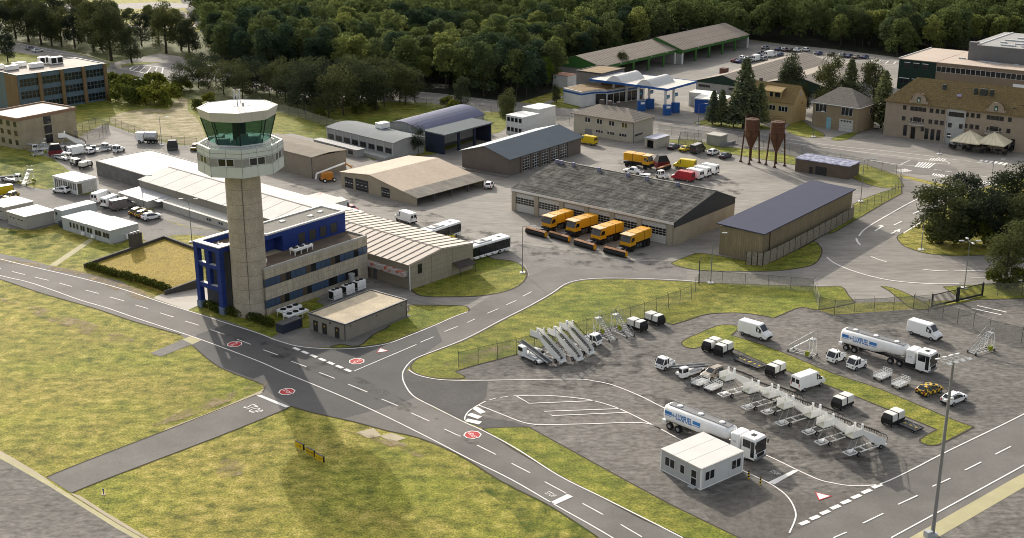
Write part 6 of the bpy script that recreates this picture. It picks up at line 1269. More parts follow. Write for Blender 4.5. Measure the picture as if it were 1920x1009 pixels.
def dolly():
    t = thing('covered_dolly', 'c', 'dolly', (0,0,0), 0, 'covered baggage dollies')
    MB().cbox(-1.65,1.65,-.85,.85,.38,.75,.05).build('base', BLACK, t)
    for x0, x1 in ((-1.6,.02),(.08,1.25)): MB().cbox(x0,x1,-.82,.82,.75,1.75,.1).build('cover', mat('cover_white', (.66,.65,.6), .6, .06, .8), t)
    b = MB(); b.loft([[(x,-.8,.75),(x,.8,.75),(x,.7,zt),(x,-.7,zt)] for x, zt in ((1.25,1.7),(1.7,1.2))]); b.build('front_flap', BLACK, t); MB().box(.0,.1,-.86,.86,.7,1.79).build('strap', BLACK, t)
    for x in (-1.2,1.2):
        for s in (1,-1): MB().wheel(x, s*.75, .24, .24, .16).build('wheel', [RUBBER, RIM], t)
    MB().tube((1.6,0,.4),(2.3,0,.2),.04).build('tow_bar', BLACK, t); return t
dl = dolly()
for px, py, hx, hy, w in ((1194.5,618,14,5,'by the light steps at the fence'),(1227.5,606.5,14,5,'at the fence, farthest up the apron edge'),(1334,656,-14,6.5,'left of the pair at the tip of the grass island'),(1356,663,-14,6.5,'right of the pair at the tip of the grass island'),(1453.5,702,-14,6.5,'beside the flat pallets and the middle white van'),(1579,763,-14,6.5,'right of the middle white van'),(1673.5,793,-14,6.5,'beside the single flat pallet'),(143,310,14,5,'left of the pair by the grey hall'),(161,315,14,-4,'right of the pair by the grey hall')): pc(dl, px, py, hx, hy, 'black dolly with white cover '+w)
def pallet():
    t = thing('roller_pallet', 'p', 'pallet dolly', (0,0,0), 0, 'flat roller pallets'); b = MB()
    b.box(-1.5,1.5,-1.0,-.85,.3,.45); b.box(-1.5,1.5,.85,1.0,.3,.45); b.box(-1.5,-1.35,-.85,.85,.3,.45); b.box(1.35,1.5,-.85,.85,.3,.45); b.build('frame', BLACK, t)
    b = MB(); [b.tube((-1.2+.27*i,-.85,.36),(-1.2+.27*i,.85,.36),.07,6) for i in range(10)]; b.build('roller', mat('dull_roller', (.2,.2,.19), .7), t); b = MB(); [b.box(-1.1+.9*i,-.7+.9*i,-.1,.1,.42,.47) for i in range(3)]; b.build('marking_plate', YEL, t)
    for x in (-1.1,1.1):
        for s in (1,-1): MB().wheel(x, s*.9, .17, .17, .12).build('wheel', [RUBBER, RIM], t)
    return t
pl = pallet()
for px, py, w in ((1396,680,'left of the linked pair by the grass island'),(1415,687,'right of the linked pair by the grass island'),(1706.5,803,'alone beside the last covered dolly')): pc(pl, px, py, 14, 6, 'flat black roller pallet '+w)
# ---- sweepers
ORG = mat('orange_yellow_paint', (.62,.30,.015), .45, .06, .6, var2=.04)
def brush(x=0, par=None):
    b = MB(); b.tube((x,-2.9,.6),(x,2.9,.6),.55,14); return b
def sweeper(with_brush=True):
    t = thing('snow_sweeper', 's', 'sweeper truck', (0,0,0), 0, 'snow sweeper trucks')
    MB().cbox(-4.2,.95,-1.3,1.3,1.7,3.55,.12).build('hopper_body', ORG, t); MB().box(-1.66,-1.58,-1.33,1.33,1.7,3.58).build('body_rib', BLACK, t)
    c = MB(); c.loft([[(x,-1.25,1.25),(x,1.25,1.25),(x,1.2,zt),(x,-1.2,zt)] for x, zt in ((1.0,3.35),(2.3,3.35),(2.9,1.95))]); cab = c.build('cab', ORG, t)
    q = [(2.36,-1.12,3.25),(2.36,1.12,3.25),(2.89,1.15,2.0),(2.89,-1.15,2.0)]; b = MB(); b.add([(x+.06,y,z) for x,y,z in q]+[(x,y,z) for x,y,z in q], [(0,1,2,3),(7,6,5,4),(0,4,5,1),(1,5,6,2),(2,6,7,3),(3,7,4,0)]); b.build('windscreen', mat('grey_pane', (.09,.09,.09), .25), cab)
    for s in (1,-1): MB().box(1.5,2.35,s*1.22-.04,s*1.22+.04,2.1,2.85).build('side_window', CARGL, cab); MB().cbox(2.5,2.7,s*1.45-.08,s*1.45+.08,2.1,2.6,.03).build('mirror', BLACK, cab)
    rf = MB(); rf.box(1.0,2.95,-1.3,1.3,3.35,3.47); rf.build('cab_roof', mat('pale_orange', (.62,.42,.2), .5), cab); MB().box(-4.3,2.9,-.9,.9,.75,1.3).build('chassis', BLACK, t)
    MB().cbox(2.4,3.2,-1.2,1.2,.5,1.25,.06).build('front_block', BLACK, t)
    for x in (-3.2,-1.9,1.9):
        for s in (1,-1): MB().wheel(x, s*1.05, .55, .55, .42).build('wheel', [RUBBER, BLACK], t)
    if with_brush:
        MB().tube((3.1,0,.8),(5.6,0,.8),.12).build('push_arm', DGREY, t)
        br = MB(); br.tube((6.0,-2.6,.55),(6.0,2.6,.55),.52,14); brr = br.build('brush', BLACK, t)
        cv = MB(); pf = [(5.35,.9),(5.5,1.25),(6.0,1.38),(6.3,1.2),(6.25,1.1),(6.0,1.25),(5.6,1.12),(5.45,.9)]; cv.ext(pf, 'y', -2.62, 2.62); cv.build('brush_cover', mat('orange_cover', (.33,.15,.06), .6, .3, 2), brr)
        b = MB(); b.box(5.6,6.3,-2.72,-2.62,.3,1.2); b.box(5.6,6.3,2.62,2.72,.3,1.2); b.build('end_plate', ORG, brr); b = MB(); b.tube((3.1,-.7,1.0),(5.7,-1.4,.9),.07); b.tube((3.1,.7,1.0),(5.7,1.4,.9),.07); b.box(4.2,5.3,-.5,.5,.9,1.25); b.build('brush_mount', DGREY, t); MB().tube((-4.25,-1.1,.6),(-4.25,1.1,.6),.08).build('rear_bar', BLACK, t); b = MB(); [b.cbox(-1.0+.9*i,-.3+.9*i,s*1.05-.25,s*1.05+.25,.6,1.25,.05) for i in range(2) for s in (1,-1)]; b.build('side_box', DGREY, t)
    return t
sw = sweeper()
for rw, fw, w in (((1062,428.5),(1036.5,436.5),'farthest left of the four'),((1108,437),(1081,445),'second from left of the four'),((1155,451.5),(1129,459.5),'third from left of the four'),((1207,464),(1186,472),'rightmost of the four')): pv(sw, rw, fw, 'orange yellow snow sweeper with front brush, '+w, None, None, 1.1)
sy = sweeper(False); pv(sy, (1180,313.5), (1214,318.5), 'orange yellow sweeper truck without brush beside the white pickup', 'yard trucks', None, 1.1)
t = thing('sweeper_brush', 'black and orange sweeper brush lying behind the white tug', 'brush', G(1244,320), 0); a, b_ = G(1231,326), G(1256,317); t.rotation_euler.z = math.atan2(b_[1]-a[1], b_[0]-a[0])
MB().tube((-2.9,0,.55),(2.9,0,.55),.5,12).build('roller', BLACK, t); MB().box(-2.8,2.8,-.4,.4,1.0,1.15).build('cover', mat('orange_cover', .4), t)
def hopper(lab, px, py):
    t = thing('salt_hopper', lab, 'hopper', G(px, py), math.radians(20), 'salt hoppers'); b = MB(); b.loft([[(-a,-c,z),(a,-c,z),(a,c,z),(-a,c,z)] for a, c, z in ((1.5,1.1,.05),(1.7,1.3,.3),(1.7,1.3,1.5))]); b.build('tank', mat('dark_red_tank', (.16,.02,.022), .55), t)
    b = MB(); b.loft([[(-a,-c,z),(a,-c,z),(a,c,z),(-a,c,z)] for a, c, z in ((1.65,1.25,1.5),(1.0,.7,3.0))]); b.build('funnel_cover', BLACK, t)
hopper('dark red and black salt hopper next to the yellow sweeper truck', 1240, 313); hopper('dark red and black salt hopper in the left yard', 105, 291)
# pickup with trailer
PKST = [(-2.5,.5,.9,1.0,.85,.78),(-.75,.48,.95,1.05,.9,.8),(-.6,.45,1.0,1.7,.9,.66),(.6,.45,1.0,1.75,.9,.66),(1.2,.45,1.0,1.15,.9,.74),(2.2,.45,.95,1.08,.88,.7),(2.5,.5,.8,.9,.82,.62)]
pk = vehicle('pickup', 'pickup', PKST, (-1.5,1.6), [(-.45,.7)], (3,4), None, WHITE, BLACK, 'yard trucks', .38)
MB().box(-2.4,-.85,-.68,.68,.98,1.03).build('load_bed', BLACK, pk); pc(pk, 1188, 326, -14, -2, 'white pickup with a small trailer behind the dark garage roof')
t = thing('trailer', 'small white flat trailer hitched to the white pickup', 'trailer', G(1209,331), math.radians(160)); MB().cbox(-1.3,1.3,-.8,.8,.5,.65,.03).build('deck', WHITE, t); MB().tube((1.3,0,.5),(2.2,0,.45),.05).build('tow_bar', DGREY, t)
for s in (1,-1): MB().wheel(0, s*.85, .3, .3, .18).build('wheel', [RUBBER, RIM], t)
# buses
def bus():
    t = thing('apron_bus', 'b', 'bus', (0,0,0), 0, 'apron buses')
    MB().cbox(-6.9,6.9,-1.5,1.5,.35,3.0,.2).build('body', WHITE, t)
    for s in (1,-1):
        y = s*1.51; MB().box(-6.6,6.6,min(y,y-s*.04),max(y,y-s*.04),.9,2.65).build('side_window', CARGL, t); d = MB()
        for x in (-4.6,-1.6,1.4,4.4): d.box(x,x+.06,min(y,y+s*.02),max(y,y+s*.02),.5,2.7); d.box(x+1.3,x+1.36,min(y,y+s*.02),max(y,y+s*.02),.5,2.7)
        d.build('door_frame', BLACK, t); k = MB(); [k.box(-6.4+1.6*i,-5.9+1.6*i,min(y,y+s*.015),max(y,y+s*.015),.38,.62) for i in range(8)]; k.build('side_marker', DGREY, t)
    for x in (6.9,-6.9): MB().box(min(x,x*1.004),max(x,x*1.004),-1.3,1.3,1.0,2.75).build('windscreen', CARGL, t)
    MB().cbox(-1.2,2.4,-.9,.9,3.0,3.18,.06).build('roof_unit', LGREY, t); MB().box(.2,1.0,-.5,.5,3.17,3.22).build('roof_grille', BLACK, t); MB().box(4.6,5.2,-.3,.3,2.99,3.06).build('roof_hatch', BLACK, t)
    for x in (-3.6,3.8):
        for s in (1,-1): MB().wheel(x, s*1.4, .42, .42, .3).build('wheel', [RUBBER, RIM], t)
    return t
bs = bus()
def pb(corner, back, lab):
    a, b = Vector(G(*back)), Vector(G(*corner)); d = (b-a).normalized(); n = Vector((-d.y,d.x)); c = b-d*6.9+n*1.5; put(bs, (c.x, c.y), math.atan2(d.y, d.x), lab)
pb((958.5,470), (891,490), 'white airport bus with dark windows at the end of the striped hall'); pb((866.5,441), (846,448), 'white airport bus farther back behind the striped hall')
# boom lift
t = thing('boom_lift', 'orange boom lift with long white arm in front of the brown hall', 'boom lift', G(614,340), math.radians(30)); MB().cbox(-1.4,1.4,-1,1,.5,1.0,.08).build('chassis', mat('dark_orange', (.5,.2,.03), .5), t); MB().cbox(-1.3,1.2,-1,1,1.0,2.2,.15).build('turret', mat('dark_orange', .4), t)
b = MB(); b.tube((-2.6,0,2.2),(4.6,0,3.9),.2,6); b.tube((-2.6,0,2.2),(-2.9,0,.9),.22,6); b.build('boom', WHITE, t); MB().tube((4.6,0,3.9),(6.4,0,2.6),.18,6).build('jib', mat('dark_orange', .4), t); b = MB(); b.box(6.2,7.2,-.6,.6,2.0,2.1); b.path([(6.2,-.6,3),(7.2,-.6,3),(7.2,.6,3),(6.2,.6,3),(6.2,-.6,3)], .03); [b.tube((x,y,2),(x,y,3),.03) for x in (6.2,7.2) for y in (-.6,.6)]; b.build('basket', mat('dark_orange', .4), t)
for x in (-1.1,1.3):
    for s in (1,-1): MB().wheel(x, s*1.1, .5, .5, .35).build('wheel', [RUBBER, WHITE], t)
# refuelling truck and waste box, left yard
t = thing('bowser', 'small white tank truck at the top of the left yard', 'tank truck', G(276,268), math.radians(170)); MB().cbox(.6,2.8,-1.1,1.1,.6,2.9,.15).build('cab', WHITE, t); MB().box(2.78,2.84,-1,1,1.6,2.6).build('windscreen', CARGL, t)
b = MB(); b.lathe([(.02,-3),(.9,-3),(1.15,-2.8),(1.15,.2),(.9,.4),(.02,.4)], 16); o = b.build('tank', mat('mirror_tank', (.5,.5,.5), .25, .1, 1, metal=.5), t); o.rotation_euler.y = PI/2; o.location = (0,0,2.0); MB().box(-3,2.6,-.8,.8,.6,.95).build('chassis', BLACK, t)
for x in (-2.2,-1,1.7):
    for s in (1,-1): MB().wheel(x, s*.95, .48, .48, .35).build('wheel', [RUBBER, RIM], t)
t = thing('waste_box', 'dark tapered waste container behind the grey hall', 'container', G(324,281), math.radians(10)); b = MB(); b.loft([[(-a,-c,z),(a,-c,z),(a,c,z),(-a,c,z)] for a, c, z in ((1.3,1,0),(1.35,1.05,1.4),(1.0,.8,2.6))]); b.build('body', mat('dark_container', (.05,.05,.048), .7, .1, 1), t); MB().box(-1.38,1.38,-1.1,-1.03,.4,.55).build('lifting_bar', MGREY, t)
# silos
def silo(lab, px, py):
    t = thing('silo', lab, 'silo', G(px, py), math.radians(30), 'rusty silos'); RU = mat('rusty_steel', (.105,.052,.03), .85, .25, .8, var2=.2, scale2=4, stripes=[('Z',1.3,.08,(.09,.035,.018))])
    MB().lathe([(.25,3.3),(1.75,7.1),(1.75,11.0),(1.65,11.1),(.1,11.25)], 24).build('tank', RU, t)
    b = MB(); b.lathe([(1.8,8.2),(1.83,8.2),(1.83,8.3),(1.8,8.3)], 24); b.lathe([(1.8,9.6),(1.83,9.6),(1.83,9.7),(1.8,9.7)], 24); b.build('hoop', mat('dark_rust', (.07,.035,.02), .9), t); DR = MATS['dark_rust']
    for k in range(4):
        a = PI/4+k*PI/2; x, y = math.cos(a), math.sin(a); l = MB().tube((2.3*x,2.3*y,.3),(1.78*x,1.78*y,8.2),.19,6).build('leg', DR, t); MB().cbox(2.3*x-.3,2.3*x+.3,2.3*y-.3,2.3*y+.3,0,.35,.04).build('foot', DR, l)
    b = MB(); n = 16; R2 = 1.85
    for i in range(n):
        a0, a1 = 2*PI*i/n, 2*PI*(i+1)/n
        for z in (11.6,12.1): b.tube((R2*math.cos(a0),R2*math.sin(a0),z),(R2*math.cos(a1),R2*math.sin(a1),z),.03,4)
        b.tube((R2*math.cos(a0),R2*math.sin(a0),11),(R2*math.cos(a0),R2*math.sin(a0),12.1),.025,4)
    b.build('railing', DR, t); b = MB(); n = 12
    for i in range(n): a0, a1 = 2*PI*i/n, 2*PI*(i+1)/n; b.tube((1.6*math.cos(a0),1.6*math.sin(a0),3.8),(1.6*math.cos(a1),1.6*math.sin(a1),3.8),.05,4)
    for k in range(4): a = PI/4+k*PI/2; b.tube((.3*math.cos(a),.3*math.sin(a),3.8),(2.05*math.cos(a),2.05*math.sin(a),3.8),.05,4)
    b.build('brace_ring', DR, t)
silo('rusty brown silo on four legs nearer the parked cars', 1406, 304.5); silo('rusty brown silo on four legs nearer the brown hut', 1453.5, 310.5)
# bollards, taxi signs, edge light
for lab, px, py in (('yellow and black striped bollard nearer the site office', 1403.5,898.5),('yellow and black striped bollard nearer the stop bar', 1425.3,909.3)):
    t = thing('bollard', lab, 'bollard', G(px, py), 0, 'striped bollards'); MB().tube((0,0,0),(0,0,1.15),.11,10).build('post', YEL, t); b = MB(); [b.tube((0,0,.3+.42*i),(0,0,.5+.42*i),.116,10) for i in range(2)]; b.tube((0,0,1.05),(0,0,1.17),.116,10); b.build('black_band', BLACK, t)
for lab, px, py, tx in (('yellow taxiway sign board farthest left of the three', 562.5,843,'← S4'),('yellow taxiway sign board in the middle of the three', 582.5,855,'ARRON'),('yellow taxiway sign board at the right of the three', 600,866,'U · 1→')):
    a, b_ = G(556,842), G(609,868); t = thing('taxi_sign', lab, 'sign', G(px, py), math.atan2(b_[1]-a[1], b_[0]-a[0]), 'taxiway signs'); MB().box(-.85,.85,-.12,.12,.2,1.05).build('case', BLACK, t); MB().box(-.8,.8,-.15,-.12,.25,1.0).build('face', YEL, t)
    o = link('lettering', text_mesh(tx, .42, .004, BLACK), t); o.location = (0,-.156,.62); o.rotation_euler = (PI/2,0,0)
    for x in (-.7,.7): MB().tube((x,0,0),(x,0,.2),.05).build('leg', YEL, t)
t = thing('edge_light', 'small white and blue taxiway edge light in the grass', 'light', G(194.5,927)); MB().lathe([(.34,0),(.3,.05),(.02,.06)], 14).build('base', mat('tan_base', (.4,.3,.18), .8), t); MB().lathe([(.05,.06),(.05,.55),(.1,.56),(.1,.75),(.02,.8)], 10).build('lamp', mat('blue_lamp', (.03,.05,.25), .3), t)
# ================= VEGETATION =================
rng = np.random.default_rng(11)
def leaf_arrays(lobes, n, size, r, rough=.6, shell=.35, up=-.55):
    w = np.array([l[3]*l[4]+l[4]*l[5] for l in lobes], float); w /= w.sum()
    k = r.choice(len(lobes), n, p=w); Lb = np.array([l[:6] for l in lobes], float)[k]
    d = r.normal(size=(n,3)); d /= np.linalg.norm(d, axis=1)[:,None]; lo = d[:,2] < up; d[lo,2] *= -1
    rad = 1-shell*r.random(n)**1.6
    p = Lb[:,:3]+d*rad[:,None]*Lb[:,3:6]
    nn = d/Lb[:,3:6]; nn /= np.linalg.norm(nn, axis=1)[:,None]; nn = nn+r.normal(size=(n,3))*rough; nn /= np.linalg.norm(nn, axis=1)[:,None]
    a = np.cross(nn, r.normal(size=(n,3))); a /= np.linalg.norm(a, axis=1)[:,None]; b = np.cross(nn, a)
    s = size*(.55+.8*r.random(n))[:,None]
    return np.stack([p-a*s*.5, p+b*s*.34+a*s*.05, p+a*s*.5, p-b*s*.34-a*s*.05], 1).reshape(-1,3)
def leaf_mesh(name, V, m):
    n = len(V)//4; me = bpy.data.meshes.new(name); me.vertices.add(len(V)); me.vertices.foreach_set('co', V.astype(np.float32).ravel())
    me.loops.add(len(V)); me.loops.foreach_set('vertex_index', np.arange(len(V), dtype=np.int32)); me.polygons.add(n)
    me.polygons.foreach_set('loop_start', np.arange(0, 4*n, 4, dtype=np.int32)); me.polygons.foreach_set('loop_total', np.full(n, 4, np.int32))
    me.materials.append(m); me.update(calc_edges=True); me.validate(); return me
LF = leafmat('forest_leaves', (.069,.098,.047), .34, .8); LD = leafmat('dark_leaves', (.060,.074,.040), .28, .45); LF2 = leafmat('pale_sunlit_leaves', (.125,.155,.062), .42, .4); LC = leafmat('conifer_needles', (.125,.15,.085), .3, .25)  # LF2: paler hue variety, with the look of sunlit trees put into its colour
LG = leafmat('light_green_leaves', (.10,.16,.03), .3, .2); LS = leafmat('shrub_leaves', (.115,.135,.03), .3, .25); LH = leafmat('hedge_leaves', (.055,.072,.018), .2, .15)
def trunk_mesh(h, r0, limbs, seed):
    rr = random.Random(seed); b = MB(); x = y = 0; pts = [(0,0,0)]
    for i in range(5): x += rr.uniform(-.2,.2); y += rr.uniform(-.2,.2); pts.append((x,y,h*(i+1)/5))
    for i in range(5): b.tube(pts[i], pts[i+1], r0*(1-.16*i), 7, r0*(1-.16*(i+1)))
    for i in range(limbs):
        t = rr.uniform(.35,.95); a = rr.uniform(0,6.28); L = h*rr.uniform(.2,.38); p = Vector((x*t,y*t,h*t)); q = p+Vector((math.cos(a)*L*.7, math.sin(a)*L*.7, L*.75)); b.tube(p, q, r0*.32, 5, r0*.1)
    return b.mesh('trunk', WOOD)
def broad_lobes(R, h0, h1, k, seed):
    rr = random.Random(seed); H_ = h1-h0; L = [(0,0,h0+H_*.52,R*.68,R*.68,H_*.44)]
    for i in range(k):
        a = 2*PI*i/k*1.618+rr.uniform(-.4,.4); z = rr.uniform(.1,.87); q = R*.62*math.sin(PI*min(1,max(.3,z)))**.6*rr.uniform(.75,1.1); s = R*rr.uniform(.3,.48)
        L.append((q*math.cos(a), q*math.sin(a), h0+H_*z, s, s, s*rr.uniform(.65,.95)))
    return L
def tree_proto(name, cat, crown, trunk, group=None):
    t = thing(name, 't', cat, (0,0,0), 0, group); link('crown', crown, t); link('trunk', trunk, t); t['proto'] = 1; return t
FOREST = []
for i in range(6):
    L = broad_lobes(4.6+.35*i, 1.0, 15.5+.7*i, 18, 50+i); FOREST.append((leaf_mesh('crown', leaf_arrays(L, 2600, .74, rng, .75, .4), LF2 if i in (1,4) else LF), trunk_mesh(8, .28, 3, i)))
def park(R, h0, h1, k, n, size, seed, m): return leaf_mesh('crown', leaf_arrays(broad_lobes(R,h0,h1,k,seed), n, size, rng, .8, .7, -.95), m)
PARK = [(park(5.9,1.4,18.4,24,6500,.5,70+i,LD), trunk_mesh(14,.45,8,20+i)) for i in range(3)]
THIN = [(park(4.2,1.3,13.3,16,2600,.42,80+i,LD), trunk_mesh(10,.17,7,30+i)) for i in range(3)]
def conifer(h, R, seed):
    r = np.random.default_rng(seed); V = []
    for i in range(int(h*2.6)):
        z = h*.1+h*.88*i/(h*2.6); q = R*(1-(z/h))**.8*r.uniform(.75,1.12)+.12
        V.append(leaf_arrays([(0,0,z,q,q,.42)], int(40+q*42), .5, r, .5, .75, -.3))
    return leaf_mesh('crown', np.concatenate(V), LC)
CON = [(conifer(12,2.9,90+i), trunk_mesh(10.5,.2,0,40+i)) for i in range(2)]
def plant(meshes, name, cat, loc, s, sz, ang, label, group=None):
    t = thing(name, label, cat, (*loc,0), ang, group); t.scale = (s,s,sz); link('crown', meshes[0], t); link('trunk', meshes[1], t); return t
def inside(p, poly):
    x, y = p; c = False; j = len(poly)-1
    for i in range(len(poly)):
        a, b = poly[i], poly[j]
        if (a[1] > y) != (b[1] > y) and x < (b[0]-a[0])*(y-a[1])/(b[1]-a[1])+a[0]: c = not c
        j = i
    return c
FP = PXL('372,40 392,100 420,128 480,140 560,146 640,152 760,166 840,176 900,186 985,192 1036,168 1050,142 1044,122 1100,118 1260,100 1412,78 1440,77 1500,83 1560,89 1640,99 1690,108 1720,104 1800,100 1960,90 2120,60 2120,-52 300,-52 340,0')
HX = [((62.64,458.63), 52.2, (-51,53), (-2,27)), ((59.96,403.5), -38, (-2,50), (-2,64)), ((D1.location.x,D1.location.y), -38, (-2,60), (-2,52))]
def blocked(x, y):
    for (ox, oy), a, (x0,x1), (y0,y1) in HX:
        a = math.radians(a); dx, dy = x-ox, y-oy; u, v = dx*math.cos(a)+dy*math.sin(a), -dx*math.sin(a)+dy*math.cos(a)
        if x0-3 < u < x1+3 and y0-3 < v < y1+3.5: return True
    return False
rr = random.Random(5); pts = []
y = 380.
while y < 640:
    x = -190.
    while x < 330:
        px, py = x+rr.uniform(-2.6,2.6), y+rr.uniform(-2.6,2.6)
        if inside((px,py), FP) and not blocked(px,py) and abs(px) < py*.45+12: pts.append((px,py))
        x += 7.3
    y += 7.0
pts.sort(key=lambda p: p[1])
KIND = ['broad dark green tree in the wood behind the airfield','tall full crowned tree in the wood behind the airfield','round topped tree in the wood behind the airfield','tall mottled green tree in the wood behind the airfield','wide crowned tree in the wood behind the airfield','tallest kind of dark tree in the wood behind the airfield']
for i, (x, y) in enumerate(pts[:290]):
    k = rr.randrange(6); s = rr.uniform(.72,1.08)
    plant(FOREST[k], 'forest_tree', 'tree', (x,y), s, s*rr.uniform(.85,1.05), rr.uniform(0,6.28), KIND[k], 'trees of the wood')
VV = []
for x, y in pts[290:]:
    k = rr.randrange(6); s = rr.uniform(.75,1.1); a = rr.uniform(0,6.28); V = leaf_arrays(broad_lobes(4.8+.35*k, 2.5, 15.5+.7*k, 12, 50+k), 900, 1.05, rng, .7, .3)*s
    c, d = math.cos(a), math.sin(a); VV.append(np.stack([V[:,0]*c-V[:,1]*d+x, V[:,0]*d+V[:,1]*c+y, V[:,2]], 1))
tag(link('distant_wood', leaf_mesh('distant_wood', np.concatenate(VV), LF)), kind='stuff')
def tree_px(meshes, ph, px, py, top, name, label, group=None, wide=1., cat='tree'):
    g = G(px, py); h = ZT(g, top); s = h/ph; return plant(meshes, name, cat, g, s*wide, s, px*.7, label, group)
# avenue on the left
AV = [(15,116,58,'in front, beside the roof boxes of the glazed office'),(54,79,-12,'first from left along the far side of the road'),(78,84,-6,'second from left along the far side of the road'),(97,86,14,'third from left along the far side of the road'),(116,87,6,'fourth from left along the far side of the road'),(141,89,10,'fifth from left along the far side of the road'),(176,96,-10,'sixth along the road with its bare trunk showing'),(209,114,-14,'tall tree whose trunk stands just beyond the glazed office roof corner'),(247,118,40,'short crowned tree on the small grass triangle'),(266,86,16,'tree behind the small grass triangle tree'),(312,100,-6,'dark tree left of the tall bare trunk by the road bend'),(356,103,18,'tall bare trunked tree at the road bend'),(30,72,-18,'back tree at the upper left corner'),(2,84,-14,'tree cut by the left edge'),(190,92,-4,'tree between the two tallest avenue trees'),(340,95,14,'tree behind the bare trunked one at the bend'),(64,68,-22,'in the back row above the second avenue tree'),(108,70,-16,'in the back row above the fourth avenue tree'),(150,72,-14,'in the back row behind the fifth avenue tree'),(205,76,-10,'in the back row behind the tallest trunk'),(230,92,12,'short one between the roof corner tree and the triangle tree'),(298,80,4,'in the back row left of the road bend')]
for i, (px, py, tp, w) in enumerate(AV): tree_px(PARK[i % 3], 18.5, px, py, tp, 'avenue_tree', 'dark leafy avenue tree, '+w, 'avenue trees', 1.0)
for px, py, tp, w in ((280,52,8,'dark bushy tree in the fields beyond the avenue, left of two'),(330,60,14,'dark bushy tree in the fields beyond the avenue, right of two'),(125,20,-14,'dark tree at the top edge beyond the pale track'),(180,40,0,'light green tree behind the avenue top'),(12,58,0,'leafy tree at the upper left edge behind the back row'),(36,52,-6,'second leafy tree from the upper left edge'),(72,50,-4,'leafy tree left of the pale track'),(150,52,-6,'leafy tree right of the pale track'),(214,50,2,'leafy tree in the field behind the tallest trunk'),(98,46,-10,'leafy tree on the pale track edge'),(245,56,14,'small leafy tree in the far field left of the bushy pair')): tree_px(FOREST[1], 16.2, px, py, tp, 'field_tree', w, 'field trees')
GV_ = [(361,143,95),(338,172,110),(390,170,112),(420,178,108),(440,182,112),(455,170,105),(505,182,118),(535,193,112),(558,201,120),(571,213,110),(617,221,130),(645,218,112),(678,211,102),(706,208,118),(736,188,98),(761,196,120),(778,192,122),(590,190,100),(660,190,96),(715,180,104),(480,175,110),(405,160,96),(630,200,118),(690,195,112),(375,150,92),(372,165,104),(455,186,118),(470,164,98),(492,170,106),(520,182,112),(548,188,112),(575,196,114),(598,208,116),(622,190,106),(648,186,100),(670,182,98),(700,178,98),(725,182,104),(745,180,108),(560,178,104),(530,168,100),(660,205,118),(720,200,118),(580,182,104),(610,176,100),(750,192,112)]
for i, (px, py, tp) in enumerate(GV_):
    where = 'left of the tower cab' if px < 372 else ('behind the tower cab' if px < 520 else ('in the middle of the grove' if px < 700 else 'at the right end of the grove'))
    tree_px(THIN[i % 3], 13.5, px, py, tp, 'grove_tree', f'thin dark stemmed tree {where}, '+['one of the slender kind','one of the bushier kind','one of the forked kind'][i % 3], 'grove of thin trees '+where, 1.25)
for px, py, tp, w, m, ph in ((866,206,138,'dark tree with thick trunk by the road behind the blue hall',PARK[0],18.5),(951,236,160,'dark tree just left of the stacked cabins',PARK[1],18.5),(1043,193,154,'small dark tree on the lawn by the filling station',PARK[2],18.5),(1167,142,91,'dark tree between the station canopy and the green hall',PARK[0],18.5),(1025,163,104,'bright green tree at the edge of the wood near the small shed',FOREST[0],15.5),(748,262,216,'small dark tree in front of the blue arched roof, left of two',THIN[0],13.5),(784,292,227,'small dark tree in front of the blue arched roof, right of two',THIN[1],13.5),(1478,205,90,'tall dark tree behind the ochre house',PARK[1],18.5),(1549,215,93,'tall dark tree behind the gap between the two houses',PARK[2],18.5),(1633,212,103,'tall dark tree behind the tan house',PARK[0],18.5),(1505,215,150,'lower dark tree between the ochre house and the tan house',PARK[1],18.5),(1580,215,140,'lower dark tree behind the tan house roof',PARK[2],18.5)):
    t = tree_px(m, ph, px, py, tp, 'tree', w, 'single trees', .82)
    if 'bright' in w:
        for c in t.children:
            if c.name.startswith('crown'): c.material_slots[0].link = 'OBJECT'; c.material_slots[0].material = LG
for px, py, tp, w in ((1336,233,168,'leftmost of the row'),(1352,235,166,'second from left of the row'),(1375,238,168,'third from left of the row'),(1393,240,106,'tallest one of the row'),(1404,236,148,'shorter one beside the tallest'),(1423,236,152,'rightmost of the row in front of the ochre house'),(1590,205,108,'standing behind the tan house'),(1652,240,130,'beside the mansion wall')): tree_px(CON[int(px) % 2], 12, px, py, tp, 'conifer', 'green conifer, '+w, 'conifers', 1.35)
for px, py, tp, wd, w in ((1763,457,322,1.25,'left tree of the right hand clump with its trunk over the grass'),(1800,420,316,1.0,'slim tall tree in the middle of the right hand clump'),(1846,457,335,1.15,'dense dark tree behind the front of the right hand clump'),(1898,416,296,1.2,'tall tree at the right edge by the crossing'),(1885,540,408,.95,'front tree on the grass right of the black gate'),(1930,470,330,1.1,'tree cut by the right edge below the crossing'),(1800,452,372,1.15,'low bushy tree filling the front of the clump'),(1870,440,352,1.2,'broad tree between the dense one and the edge tree'),(1905,480,395,1.0,'low bushy tree just above the front tree')): tree_px(PARK[int(px) % 3], 18.5, px, py, tp, 'park_tree', 'large dark tree, '+w, 'trees of the right hand clump', wd*1.15)
